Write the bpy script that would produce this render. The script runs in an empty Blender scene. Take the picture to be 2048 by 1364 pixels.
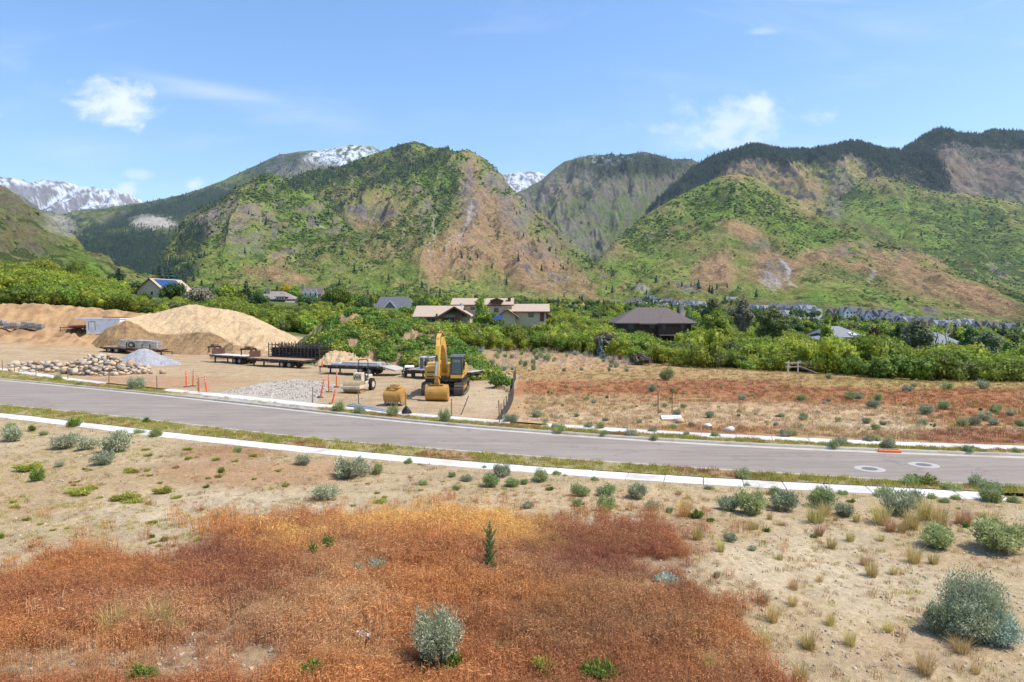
import bpy, math, random
import numpy as np
from mathutils import Vector, Matrix, Euler
R = math.radians
PI = math.pi
rng = np.random.default_rng(7)
random.seed(7)
scene = bpy.context.scene

# ------------------------------------------------------------------ camera, sky, sun, exposure
CAM_Z, FPX, HORIZON = 6.8, 1400.0, 620.0
PITCH = math.atan((682 - HORIZON) / FPX)
SP, CP = math.sin(PITCH), math.cos(PITCH)
cam_data = bpy.data.cameras.new('camera')
cam_data.sensor_width = 36.0
cam_data.sensor_fit = 'HORIZONTAL'
cam_data.lens = FPX / 2048 * 36.0
cam_data.clip_start = 0.2
cam_data.clip_end = 60000
cam = bpy.data.objects.new('camera', cam_data)
cam.location = (0, 0, CAM_Z)
cam.rotation_euler = (PI / 2 - PITCH, 0, 0)
scene.collection.objects.link(cam)
scene.camera = cam

SUN_DIR = Vector((0.50, -0.10, 0.86)).normalized()      # towards the sun: high, from the right
sun_data = bpy.data.lights.new('sun', 'SUN')
sun_data.energy = 3.35
sun_data.angle = R(0.53)
sun_data.color = (1.0, 0.955, 0.89)
sun = bpy.data.objects.new('sun', sun_data)
sun.rotation_euler = SUN_DIR.to_track_quat('Z', 'Y').to_euler()
scene.collection.objects.link(sun)

world = bpy.data.worlds.new('World')
scene.world = world
world.use_nodes = True
wn, wl = world.node_tree.nodes, world.node_tree.links
wn.clear()
w_out = wn.new('ShaderNodeOutputWorld')
w_bg = wn.new('ShaderNodeBackground')
w_bg.inputs['Strength'].default_value = 0.15
sky = wn.new('ShaderNodeTexSky')
sky.sky_type = 'NISHITA'
sky.sun_disc = False
sky.sun_elevation = math.asin(SUN_DIR.z)
sky.sun_rotation = math.atan2(SUN_DIR.x, SUN_DIR.y)
sky.altitude = 0
sky.air_density = 1.0
sky.dust_density = 1.0
sky.ozone_density = 1.6


def wmath(op, a, b=None, c=None):
    n = wn.new('ShaderNodeMath')
    n.operation = op
    for i, v in enumerate((a, b, c)):
        if v is None:
            continue
        if isinstance(v, (int, float)):
            n.inputs[i].default_value = v
        else:
            wl.new(v, n.inputs[i])
    return n.outputs[0]


tc = wn.new('ShaderNodeTexCoord')
sep = wn.new('ShaderNodeSeparateXYZ')
wl.new(tc.outputs['Generated'], sep.inputs[0])
yy = wmath('MAXIMUM', sep.outputs[1], 0.02)
A_ = wmath('DIVIDE', sep.outputs[0], yy)           # tangent of the bearing
E_ = wmath('DIVIDE', sep.outputs[2], yy)           # tangent of the elevation
cmb = wn.new('ShaderNodeCombineXYZ')
wl.new(A_, cmb.inputs[0])
wl.new(E_, cmb.inputs[1])


def wnoise(sx, sy, scale, detail, rough=0.6, dist=0.0, off=0.0):
    mp = wn.new('ShaderNodeMapping')
    mp.inputs['Scale'].default_value = (sx, sy, 1)
    mp.inputs['Location'].default_value = (off, off * 0.7, off)
    wl.new(cmb.outputs[0], mp.inputs[0])
    n = wn.new('ShaderNodeTexNoise')
    n.inputs['Scale'].default_value = scale
    n.inputs['Detail'].default_value = detail
    n.inputs['Roughness'].default_value = rough
    n.inputs['Distortion'].default_value = dist
    wl.new(mp.outputs[0], n.inputs['Vector'])
    return n.outputs[0]


puff = wnoise(1, 1.5, 16, 7, 0.62, 0.3)
cirr = wnoise(1, 4.5, 3.2, 6, 0.6, 0.8, 3.0)


def wsmooth(v, lo, hi, out):
    n = wn.new('ShaderNodeMapRange')
    n.interpolation_type = 'SMOOTHSTEP'
    n.inputs[1].default_value, n.inputs[2].default_value = lo, hi
    n.inputs[3].default_value, n.inputs[4].default_value = 0.0, out
    wl.new(v, n.inputs[0])
    return n.outputs[0]


cloud = wsmooth(cirr, 0.50, 0.86, 0.20)
cloud_list = [(235, 208, 150, 74, 0.75, 'p', 0), (1455, 250, 230, 90, 0.5, 'p', -0.06), (1500, 218, 90, 34, 0.6, 'p', 0), (392, 372, 45, 32, 0.55, 'p', 0), (262, 384, 32, 22, 0.5, 'p', 0),
              (285, 350, 50, 16, 0.3, 'p', 0), (1515, 74, 60, 14, 0.25, 'p', 0), (0, 236, 40, 16, 0.4, 'p', 0),
              (400, 180, 480, 55, 0.38, 'c', 0.20), (620, 240, 300, 90, 0.30, 'c', 0.1), (1760, 70, 260, 60, 0.14, 'c', 0.1),
              (150, 300, 320, 90, 0.22, 'c', 0.0), (1640, 12, 300, 22, 0.3, 'c', 0.05), (1400, 280, 260, 60, 0.25, 'c', -0.05), (950, 400, 1400, 160, 0.16, 'c', 0.0)]
for cx, cy, rx, ry, amt, typ, tilt in cloud_list:
    ca, ce = (cx - 1024) / FPX, (HORIZON - cy) / FPX
    du0 = wmath('SUBTRACT', A_, ca)
    dv0 = wmath('SUBTRACT', E_, ce)
    dv1 = wmath('ADD', dv0, wmath('MULTIPLY', du0, tilt))
    du = wmath('MULTIPLY', du0, FPX / rx)
    dv = wmath('MULTIPLY', dv1, FPX / ry)
    r2 = wmath('SQRT', wmath('ADD', wmath('MULTIPLY', du, du), wmath('MULTIPLY', dv, dv)))
    n = puff if typ == 'p' else cirr
    k = 2.3 if typ == 'p' else 1.4
    v = wmath('ADD', wmath('SUBTRACT', 0.74 if typ == 'p' else 0.62, r2), wmath('MULTIPLY', wmath('SUBTRACT', n, 0.5), k))
    s = wsmooth(v, 0.0, 0.75 if typ == 'p' else 1.0, amt)
    cloud = wmath('MAXIMUM', cloud, s)
front = wsmooth(sep.outputs[1], 0.03, 0.12, 1.0)
cloud = wmath('MULTIPLY', cloud, front)
cloud = wmath('MULTIPLY', cloud, wsmooth(sep.outputs[2], 0.0, 0.03, 1.0))
w_hsv = wn.new('ShaderNodeHueSaturation')
w_hsv.inputs['Hue'].default_value = 0.503
w_hsv.inputs['Saturation'].default_value = 1.22
w_hsv.inputs['Value'].default_value = 1.0
wl.new(sky.outputs[0], w_hsv.inputs['Color'])
w_mix = wn.new('ShaderNodeMix')
w_mix.data_type = 'RGBA'
wl.new(cloud, w_mix.inputs[0])
wl.new(w_hsv.outputs[0], w_mix.inputs[6])
w_mix.inputs[7].default_value = (5.0, 5.15, 5.4, 1)
wl.new(w_mix.outputs[2], w_bg.inputs['Color'])
wl.new(w_bg.outputs[0], w_out.inputs[0])

scene.view_settings.view_transform = 'Standard'
scene.view_settings.look = 'None'
scene.view_settings.exposure = 0.70
scene.view_settings.gamma = 1.0
scene.view_settings.use_curve_mapping = False
scene.render.engine = 'CYCLES'
scene.cycles.use_denoising = True
scene.cycles.max_bounces = 6
scene.cycles.diffuse_bounces = 2
scene.cycles.glossy_bounces = 2
scene.cycles.transmission_bounces = 3
scene.cycles.transparent_max_bounces = 6
scene.cycles.volume_bounces = 0

# ------------------------------------------------------------------ numpy noise
_perm = np.random.default_rng(3).permutation(512).astype(np.int64)
_grad = np.random.default_rng(4).normal(size=(512, 2))
_grad /= np.linalg.norm(_grad, axis=1)[:, None]


def perlin(x, y):
    x = np.asarray(x, float)
    y = np.asarray(y, float)
    xi = np.floor(x).astype(np.int64)
    yi = np.floor(y).astype(np.int64)
    xf, yf = x - xi, y - yi
    u = xf * xf * xf * (xf * (xf * 6 - 15) + 10)
    v = yf * yf * yf * (yf * (yf * 6 - 15) + 10)

    def g(ix, iy, fx, fy):
        h = _perm[(ix + _perm[iy & 511]) & 511]
        gr = _grad[h]
        return gr[..., 0] * fx + gr[..., 1] * fy
    n00, n10 = g(xi, yi, xf, yf), g(xi + 1, yi, xf - 1, yf)
    n01, n11 = g(xi, yi + 1, xf, yf - 1), g(xi + 1, yi + 1, xf - 1, yf - 1)
    return 1.5 * ((n00 * (1 - u) + n10 * u) * (1 - v) + (n01 * (1 - u) + n11 * u) * v)


def fbm(x, y, octaves=5, gain=0.5, lac=2.03):
    s, a, t = 0.0, 1.0, 0.0
    for i in range(octaves):
        s = s + a * perlin(x + 17.3 * i, y - 9.1 * i)
        t += a
        a *= gain
        x, y = x * lac, y * lac
    return s / t


def ridged(x, y, octaves=5, gain=0.5, lac=2.03):
    s, a, t = 0.0, 1.0, 0.0
    for i in range(octaves):
        s = s + a * (1 - 2.0 * np.abs(perlin(x + 31.7 * i, y + 5.3 * i)))
        t += a
        a *= gain
        x, y = x * lac, y * lac
    return s / t


def sstep(a, b, x):
    t = np.clip((x - a) / (b - a), 0, 1)
    return t * t * (3 - 2 * t)


# ------------------------------------------------------------------ surveying: bearings <-> world
def P(px, py, d):
    cx = (np.asarray(px, float) - 1024) / FPX
    cy = (682 - np.asarray(py, float)) / FPX
    dy = CP + cy * SP
    k = np.asarray(d, float) / dy
    return cx * k, np.asarray(d, float) + 0 * k, CAM_Z + (-SP + cy * CP) * k


def proj(x, y, z):
    dz = np.asarray(z, float) - CAM_Z
    f = np.maximum(y * CP - dz * SP, 1e-3)
    return 1024 + FPX * x / f, 682 - FPX * (y * SP + dz * CP) / f


_tp = np.array([-900, 0, 150, 300, 600, 900, 1200, 1500, 1800, 2048, 2900], float)
_td = np.array([56, 68, 80, 95, 109, 117, 140, 165, 220, 350, 600, 1000, 1800, 4200], float)
_ty = np.array([
    [790] * 11,
    [757, 758, 759, 760, 760, 760, 760, 760, 763, 767, 770],
    [728, 730, 733, 736, 739, 739, 739, 742, 756, 769, 775],
    [690, 698, 704, 712, 719, 716, 716, 735, 757, 769, 773],
    [662, 674, 676, 696, 706, 700, 703, 727, 748, 758, 766],
    [604, 617, 622, 640, 676, 686, 697, 719, 740, 750, 760],
    [590, 606, 612, 622, 650, 668, 683, 705, 728, 740, 750],
    [566, 592, 600, 610, 632, 650, 670, 690, 712, 722, 732],
    [520, 560, 580, 596, 612, 632, 652, 672, 692, 700, 710],
    [490, 545, 570, 588, 600, 612, 632, 652, 672, 680, 690],
    [480, 540, 565, 584, 594, 602, 617, 640, 655, 663, 675],
    [475, 540, 563, 582, 590, 596, 607, 624, 640, 652, 660],
    [470, 545, 565, 582, 592, 596, 602, 614, 634, 645, 650],
    [470, 550, 570, 590, 596, 600, 606, 614, 630, 640, 645]], float)
_gp = np.linspace(-1400, 3400, 241)
_gl = np.linspace(math.log(30), math.log(4200), 260)
_rows = np.array([np.interp(_gp, _tp, r) for r in _ty])
_zz = np.stack([P(_gp, _rows[i], _td[i])[2] for i in range(len(_td))])
_Z = np.zeros((len(_gl), len(_gp)))
for j in range(len(_gp)):
    _Z[:, j] = np.interp(_gl, np.concatenate([[math.log(30)], np.log(_td)]), np.concatenate([[0], _zz[:, j]]))
_Z[_gl < math.log(58)] = 0


def _blur(a, n, axis):
    for _ in range(n):
        p = np.concatenate([a.take([0], axis), a, a.take([-1], axis)], axis)
        s = a.shape[axis]
        a = (p.take(range(0, s), axis) + 2 * p.take(range(1, s + 1), axis) + p.take(range(2, s + 2), axis)) / 4
    return a


_Z = _blur(_blur(_Z, 8, 1), 2, 0)


def H(x, y):
    x, y = np.asarray(x, float), np.asarray(y, float)
    ys = np.maximum(y, 20)
    u = np.clip((1024 + FPX * x / ys - _gp[0]) / (_gp[1] - _gp[0]), 0, len(_gp) - 1.001)
    v = np.clip((np.log(ys) - _gl[0]) / (_gl[1] - _gl[0]), 0, len(_gl) - 1.001)
    i, j = v.astype(int), u.astype(int)
    a, b = v - i, u - j
    z = (_Z[i, j] * (1 - a) + _Z[i + 1, j] * a) * (1 - b) + (_Z[i, j + 1] * (1 - a) + _Z[i + 1, j + 1] * a) * b
    return np.where(y < 40, 0.0, z)


_gd = np.exp(np.linspace(math.log(9), math.log(3500), 700))


def G(px, py):
    """where the line of sight through a photo point meets the terrain"""
    x, y, z = P(px, py, _gd)
    below = z < H(x, y)
    k = int(np.argmax(below)) if below.any() else len(_gd) - 1
    lo, hi = _gd[max(k - 1, 0)], _gd[k]
    for _ in range(18):
        m = 0.5 * (lo + hi)
        q = P(px, py, m)
        if q[2] < H(q[0], q[1]):
            hi = m
        else:
            lo = m
    q = P(px, py, hi)
    return Vector((float(q[0]), float(q[1]), float(H(q[0], q[1]))))


# ------------------------------------------------------------------ object helpers
COL = scene.collection


def tag(o, label=None, cat=None, group=None, kind=None):
    if label:
        o['label'] = label
    if cat:
        o['category'] = cat
    if group:
        o['group'] = group
    if kind:
        o['kind'] = kind
    return o


def link(name, me, mat=None, parent=None, loc=None, rz=None):
    if mat is not None and len(me.materials) == 0:
        me.materials.append(mat)
    o = bpy.data.objects.new(name, me)
    COL.objects.link(o)
    if parent is not None:
        o.parent = parent
    if loc is not None:
        o.location = loc
    if rz is not None:
        o.rotation_euler = (0, 0, rz)
    return o


def thing(name, label, cat, loc=(0, 0, 0), rz=0.0, group=None, rot=None, scale=None):
    o = bpy.data.objects.new(name, None)
    o.empty_display_size = 0.2
    COL.objects.link(o)
    o.location = loc
    o.rotation_euler = rot if rot else (0, 0, rz)
    if scale:
        o.scale = (scale,) * 3 if isinstance(scale, (int, float)) else scale
    return tag(o, label, cat, group)


KIDS = {}


def copy_tree(o, label=None, group=None, loc=None, rot=None, scale=None):
    ch = [c for c in o.children]

    def cp(src, parent):
        c = src.copy()
        COL.objects.link(c)
        if parent is not None:
            c.parent = parent
        for k in src.children:
            cp(k, c)
        return c
    c = cp(o, None)
    if label:
        c['label'] = label
    if group:
        c['group'] = group
    if loc is not None:
        c.location = loc
    if rot is not None:
        c.rotation_euler = rot
    if scale is not None:
        c.scale = (scale,) * 3 if isinstance(scale, (int, float)) else scale
    return c


def np_mesh(name, V, F, smooth=False):
    V = np.ascontiguousarray(V, np.float32)
    F = np.ascontiguousarray(F, np.int32)
    me = bpy.data.meshes.new(name)
    k = F.shape[1]
    me.vertices.add(len(V))
    me.vertices.foreach_set('co', V.ravel())
    me.loops.add(F.size)
    me.loops.foreach_set('vertex_index', F.ravel())
    me.polygons.add(len(F))
    me.polygons.foreach_set('loop_start', np.arange(0, F.size, k, dtype=np.int32))
    try:
        me.polygons.foreach_set('loop_total', np.full(len(F), k, np.int32))
    except Exception:
        pass
    if smooth:
        me.polygons.foreach_set('use_smooth', np.ones(len(F), bool))
    me.update(calc_edges=True)
    me.validate()
    return me


def set_color(me, name, C):
    C = np.asarray(C, np.float32)
    if C.shape[1] == 3:
        C = np.concatenate([C, np.ones((len(C), 1), np.float32)], 1)
    a = me.attributes.new(name, 'FLOAT_COLOR', 'POINT')
    a.data.foreach_set('color', np.ascontiguousarray(C, np.float32).ravel())


def set_float(me, name, v):
    a = me.attributes.new(name, 'FLOAT', 'POINT')
    a.data.foreach_set('value', np.ascontiguousarray(v, np.float32).ravel())


class MB:
    """collects shapes and links them as one mesh object"""

    def __init__(self):
        self.v, self.f = [], []

    def add(self, vs, fs, m=None):
        b = len(self.v)
        for p in vs:
            p = Vector(p)
            self.v.append(tuple(m @ p) if m is not None else tuple(p))
        self.f += [tuple(b + i for i in f) for f in fs]
        return self

    def box(self, x0, x1, y0, y1, z0, z1, m=None):
        vs = [(x0, y0, z0), (x1, y0, z0), (x1, y1, z0), (x0, y1, z0), (x0, y0, z1), (x1, y0, z1), (x1, y1, z1), (x0, y1, z1)]
        return self.add(vs, [(0, 3, 2, 1), (4, 5, 6, 7), (0, 1, 5, 4), (1, 2, 6, 5), (2, 3, 7, 6), (3, 0, 4, 7)], m)

    def bar(self, a, b, w, h=None, up=(0, 0, 1)):
        h = h or w
        a, b = Vector(a), Vector(b)
        d = (b - a)
        L = d.length
        d.normalize()
        u = Vector(up)
        if abs(d.dot(u)) > 0.95:
            u = Vector((0, 1, 0))
        s = d.cross(u).normalized()
        u = s.cross(d).normalized()
        vs = []
        for q in (a, b):
            for i, j in ((-1, -1), (1, -1), (1, 1), (-1, 1)):
                vs.append(q + s * (i * w / 2) + u * (j * h / 2))
        return self.add(vs, [(0, 1, 2, 3), (7, 6, 5, 4), (0, 4, 5, 1), (1, 5, 6, 2), (2, 6, 7, 3), (3, 7, 4, 0)])

    def tube(self, a, b, r, r2=None, n=8, caps=True):
        r2 = r if r2 is None else r2
        a, b = Vector(a), Vector(b)
        d = (b - a).normalized()
        u = Vector((0, 0, 1)) if abs(d.z) < 0.9 else Vector((1, 0, 0))
        s = d.cross(u).normalized()
        u = s.cross(d)
        vs = []
        for q, rr in ((a, r), (b, r2)):
            for i in range(n):
                t = 2 * PI * i / n
                vs.append(q + s * math.cos(t) * rr + u * math.sin(t) * rr)
        fs = [(i, (i + 1) % n, n + (i + 1) % n, n + i) for i in range(n)]
        if caps:
            fs += [tuple(range(n - 1, -1, -1)), tuple(range(n, 2 * n))]
        return self.add(vs, fs)

    def prism(self, prof, x0, x1, m=None):
        """profile of (y, z) points swept along x"""
        n = len(prof)
        vs = [(x0, y, z) for y, z in prof] + [(x1, y, z) for y, z in prof]
        fs = [(i, (i + 1) % n, n + (i + 1) % n, n + i) for i in range(n)]
        fs += [tuple(range(n - 1, -1, -1)), tuple(range(n, 2 * n))]
        return self.add(vs, fs, m)

    def build(self, name, mat, parent=None, loc=None, rz=None, bevel=0, smooth=False):
        me = bpy.data.meshes.new(name)
        me.from_pydata(self.v, [], self.f)
        import bmesh
        bm = bmesh.new()
        bm.from_mesh(me)
        bmesh.ops.recalc_face_normals(bm, faces=bm.faces)
        if bevel:
            es = [e for e in bm.edges if len(e.link_faces) == 2 and e.calc_face_angle(0) > 0.6]
            bmesh.ops.bevel(bm, geom=es, offset=bevel, segments=1, affect='EDGES', clamp_overlap=True)
        bm.to_mesh(me)
        bm.free()
        if smooth:
            me.polygons.foreach_set('use_smooth', [True] * len(me.polygons))
        return link(name, me, mat, parent, loc, rz)


# ------------------------------------------------------------------ materials
class NT:
    def __init__(self, name):
        self.m = bpy.data.materials.new(name)
        self.m.use_nodes = True
        self.n, self.l = self.m.node_tree.nodes, self.m.node_tree.links
        self.n.clear()
        self.out = self.n.new('ShaderNodeOutputMaterial')
        self.bsdf = self.n.new('ShaderNodeBsdfPrincipled')
        self.l.new(self.bsdf.outputs[0], self.out.inputs[0])
        self.tc = self.n.new('ShaderNodeTexCoord')

    def put(self, sock, v):
        if isinstance(v, (int, float)):
            sock.default_value = v
        elif isinstance(v, (tuple, list)):
            sock.default_value = tuple(v) + ((1,) if len(v) == 3 and len(sock.default_value) == 4 else ())
        else:
            self.l.new(v, sock)

    def noise(self, scale, detail=5, rough=0.55, dist=0.0, vec=None, sc=None):
        n = self.n.new('ShaderNodeTexNoise')
        n.inputs['Scale'].default_value = scale
        n.inputs['Detail'].default_value = detail
        n.inputs['Roughness'].default_value = rough
        n.inputs['Distortion'].default_value = dist
        self.l.new(self.vec(vec, sc), n.inputs['Vector'])
        return n.outputs[0]

    def vec(self, vec=None, sc=None):
        v = vec or self.tc.outputs['Object']
        if sc:
            mp = self.n.new('ShaderNodeMapping')
            mp.inputs['Scale'].default_value = sc
            self.l.new(v, mp.inputs[0])
            v = mp.outputs[0]
        return v

    def voro(self, scale, out='Distance', feature='F1', sc=None):
        n = self.n.new('ShaderNodeTexVoronoi')
        n.feature = feature
        n.inputs['Scale'].default_value = scale
        self.l.new(self.vec(None, sc), n.inputs['Vector'])
        return n.outputs[out]

    def math(self, op, a, b=0.0, c=None):
        n = self.n.new('ShaderNodeMath')
        n.operation = op
        self.put(n.inputs[0], a)
        self.put(n.inputs[1], b)
        if c is not None:
            self.put(n.inputs[2], c)
        return n.outputs[0]

    def step(self, v, lo, hi, a=0.0, b=1.0):
        n = self.n.new('ShaderNodeMapRange')
        n.interpolation_type = 'SMOOTHSTEP'
        self.put(n.inputs[0], v)
        for i, q in enumerate((lo, hi, a, b)):
            self.put(n.inputs[1 + i], q)
        return n.outputs[0]

    def mix(self, f, a, b, mode='MIX'):
        n = self.n.new('ShaderNodeMix')
        n.data_type = 'RGBA'
        n.blend_type = mode
        self.put(n.inputs[0], f)
        self.put(n.inputs[6], a)
        self.put(n.inputs[7], b)
        return n.outputs[2]

    def ramp(self, v, cols):
        n = self.n.new('ShaderNodeValToRGB')
        e = n.color_ramp.elements
        while len(e) < len(cols):
            e.new(0.5)
        for i, (p, c) in enumerate(cols):
            e[i].position = p
            e[i].color = (*c, 1)
        self.l.new(v, n.inputs[0])
        return n.outputs[0]

    def attr(self, name, typ='GEOMETRY', out='Color'):
        n = self.n.new('ShaderNodeAttribute')
        n.attribute_type = typ
        n.attribute_name = name
        return n.outputs[out]

    def random(self):
        return self.n.new('ShaderNodeObjectInfo').outputs['Random']

    def value(self, col, f):
        """scale a colour by a factor"""
        n = self.n.new('ShaderNodeVectorMath')
        n.operation = 'SCALE'
        self.put(n.inputs[0], col)
        self.put(n.inputs['Scale'], f)
        return n.outputs[0]

    def bump(self, h, strength=0.3, dist=0.05):
        n = self.n.new('ShaderNodeBump')
        n.inputs['Strength'].default_value = strength
        n.inputs['Distance'].default_value = dist
        self.l.new(h, n.inputs['Height'])
        self.l.new(n.outputs[0], self.bsdf.inputs['Normal'])

    def done(self, col, rough=0.8, metal=0.0, spec=0.3):
        self.put(self.bsdf.inputs['Base Color'], col)
        self.put(self.bsdf.inputs['Roughness'], rough)
        self.put(self.bsdf.inputs['Metallic'], metal)
        self.bsdf.inputs['Specular IOR Level'].default_value = spec
        return self.m


MATS = {}
HAZE = 0.000024


def M(name, cols, scale=3.0, detail=6, rough=0.8, bump=0.0, bdist=0.02, metal=0.0, spec=0.3, rnd=0.0, dirt=None, dscale=1.2):
    """noise-varied colour; optional dirt colour laid over in patches; rnd = brightness change per object"""
    if name in MATS:
        return MATS[name]
    t = NT(name)
    nz = t.noise(scale, detail)
    k = len(cols)
    c = t.ramp(nz, [(0.28 + 0.44 * i / max(k - 1, 1), q) for i, q in enumerate(cols)]) if k > 1 else t.mix(t.step(nz, 0.3, 0.7), cols[0], tuple(0.85 * x for x in cols[0]))
    if dirt:
        c = t.mix(t.step(t.noise(dscale, 6, 0.65), 0.48, 0.66, 0, 0.75), c, dirt)
    if rnd:
        c = t.value(c, t.step(t.random(), 0, 1, 1 - rnd, 1 + rnd))
    if bump:
        t.bump(t.noise(scale * 2.5, 6, 0.6), bump, bdist)
    MATS[name] = t.done(c, rough, metal, spec)
    return MATS[name]


def leaf_mat(name, dark, mid, light, trans=0.35, scale=0.7, tint=None, rnd=0.25, rough=0.6):
    t = NT(name)
    nz = t.noise(scale, 4, 0.6)
    c = t.ramp(nz, [(0.3, dark), (0.5, mid), (0.7, light)])
    geo = t.n.new('ShaderNodeNewGeometry').outputs['Random Per Island']
    c = t.value(c, t.step(geo, 0, 1, 0.7, 1.3))
    if tint:
        c = t.mix(1.0, c, t.attr('tint', 'INSTANCER'), 'MULTIPLY')
    if rnd:
        r = t.random()
        c = t.value(c, t.step(r, 0, 1, 1 - rnd, 1 + rnd))
        h = t.n.new('ShaderNodeHueSaturation')
        t.l.new(t.step(t.math('FRACT', t.math('MULTIPLY', r, 7.13)), 0, 1, 0.485, 0.515), h.inputs['Hue'])
        t.l.new(c, h.inputs['Color'])
        c = h.outputs[0]
    t.done(c, rough, 0, 0.25)
    tr = t.n.new('ShaderNodeBsdfTranslucent')
    t.l.new(c, tr.inputs[0])
    mx = t.n.new('ShaderNodeMixShader')
    mx.inputs[0].default_value = trans
    t.l.new(t.bsdf.outputs[0], mx.inputs[1])
    t.l.new(tr.outputs[0], mx.inputs[2])
    t.l.new(mx.outputs[0], t.out.inputs[0])
    return t.m


def ground_mat(name, fine=1.0, stones=True):
    """colour comes from where the soils, gravels and grasses lie ('zone'), grain and small stones from noise"""
    t = NT(name)
    c = t.attr('zone')
    n1 = t.noise(0.9, 6, 0.65)
    n2 = t.noise(7.0, 6, 0.7)
    n3 = t.noise(38.0, 4, 0.7)
    f = t.math('MULTIPLY', t.step(n1, 0.3, 0.7, 0.86, 1.12), t.math('MULTIPLY', t.step(n2, 0.25, 0.75, 0.74, 1.22), t.step(n3, 0.25, 0.75, 0.78, 1.2)))
    c = t.value(c, f)
    c = t.mix(t.step(t.noise(2.2, 5, 0.7, 0.5), 0.56, 0.72, 0, 0.5), c, t.mix(1.0, c, (0.80, 0.62, 0.48), 'MULTIPLY'))
    if stones:
        v = t.voro(5.0)
        vc = t.voro(5.0, 'Color')
        bw = t.n.new('ShaderNodeRGBToBW')
        t.l.new(vc, bw.inputs[0])
        m = t.math('MULTIPLY', t.step(v, 0.16, 0.24, 1, 0), t.step(bw.outputs[0], 0.62, 0.66))
        c = t.mix(t.math('MULTIPLY', m, 0.55), c, (0.5, 0.45, 0.38))
    hgt = t.math('ADD', t.math('MULTIPLY', n2, 1.0), t.math('MULTIPLY', n3, 0.35))
    t.bump(hgt, 0.8, 0.10)
    return t.done(c, 0.95, 0, 0.1)

# ------------------------------------------------------------------ soils and covers on the ground
def inside(px, py, poly):
    c = np.zeros(np.shape(px), bool)
    n = len(poly)
    for i in range(n):
        x1, y1 = poly[i]
        x2, y2 = poly[(i + 1) % n]
        if y1 == y2:
            continue
        k = ((y1 > py) != (y2 > py)) & (px < (x2 - x1) * (py - y1) / (y2 - y1) + x1)
        c ^= k
    return c


def ell(px, py, cx, cy, rx, ry, wob=0.0, soft=0.35, rot=0.0):
    dx, dy = (px - cx), (py - cy)
    if rot:
        c, s = math.cos(R(rot)), math.sin(R(rot))
        dx, dy = dx * c + dy * s, -dx * s + dy * c
    r = np.sqrt((dx / rx) ** 2 + (dy / ry) ** 2) + wob
    return 1 - sstep(1 - soft, 1 + soft, r)


RED_POLY = [(-400, 1204), (0, 1164), (120, 1130), (330, 1128), (420, 1104), (480, 1078), (620, 1058), (760, 1052), (860, 1040), (960, 1048),
            (1080, 1052), (1180, 1062), (1290, 1062), (1350, 1088), (1372, 1122), (1362, 1155), (1390, 1195), (1450, 1235), (1510, 1300), (1580, 1400),
            (1700, 1900), (-900, 1900), (-900, 1250)]
ROAD_S = {
    'far_walk': [(-700, 737), (-300, 736), (0, 745), (100, 757), (215, 770), (350, 783), (500, 799), (614, 812), (798, 831), (1060, 853), (1350, 872), (1707, 890), (2048, 902), (2600, 915), (3300, 925)],
    'far_kerb': [(-700, 746), (-300, 748), (0, 761), (120, 771), (250, 783), (512, 811), (650, 827), (800, 843), (997, 861), (1350, 886), (1700, 903), (2048, 916), (2600, 931), (3300, 942)],
    'near_kerb': [(-700, 785), (-300, 790), (0, 812), (220, 834), (439, 860), (650, 885), (969, 911), (1350, 940), (1707, 963), (2048, 982), (2600, 1008), (3300, 1030)],
    'near_walk': [(-700, 798), (-300, 806), (0, 833), (160, 853), (420, 884), (560, 899), (700, 913), (900, 932), (1100, 948), (1300, 962), (1500, 975), (1700, 985), (1900, 996), (2048, 1004), (2600, 1033), (3300, 1058)],
}


def smooth_line(pts, n=260):
    w = np.array([P(px, py, FPX * CAM_Z / (py - HORIZON)) for px, py in pts])[:, :2]
    seg = np.concatenate([[0], np.cumsum(np.linalg.norm(np.diff(w, axis=0), axis=1))])
    s = np.linspace(0, seg[-1], n)
    q = np.stack([np.interp(s, seg, w[:, k]) for k in (0, 1)], 1)
    q = np.concatenate([[2 * q[0] - q[1]], q, [2 * q[-1] - q[-2]]])
    for _ in range(60):
        q[1:-1] = (q[:-2] + 2 * q[1:-1] + q[2:]) / 4
    return q[1:-1]


LINES = {k: smooth_line(v) for k, v in ROAD_S.items()}


def y_on(line, x):
    q = LINES[line] if isinstance(line, str) else line
    o = np.argsort(q[:, 0])
    return np.interp(x, q[o, 0], q[o, 1])


SAND, PALE, TAN = (0.44, 0.335, 0.195), (0.53, 0.43, 0.285), (0.39, 0.275, 0.15)
YARD, OCHRE, RUST, MAROON = (0.42, 0.31, 0.18), (0.36, 0.24, 0.10), (0.34, 0.15, 0.065), (0.27, 0.11, 0.058)
OLIVE, GRAV = (0.31, 0.255, 0.11), (0.42, 0.385, 0.33)
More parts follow.
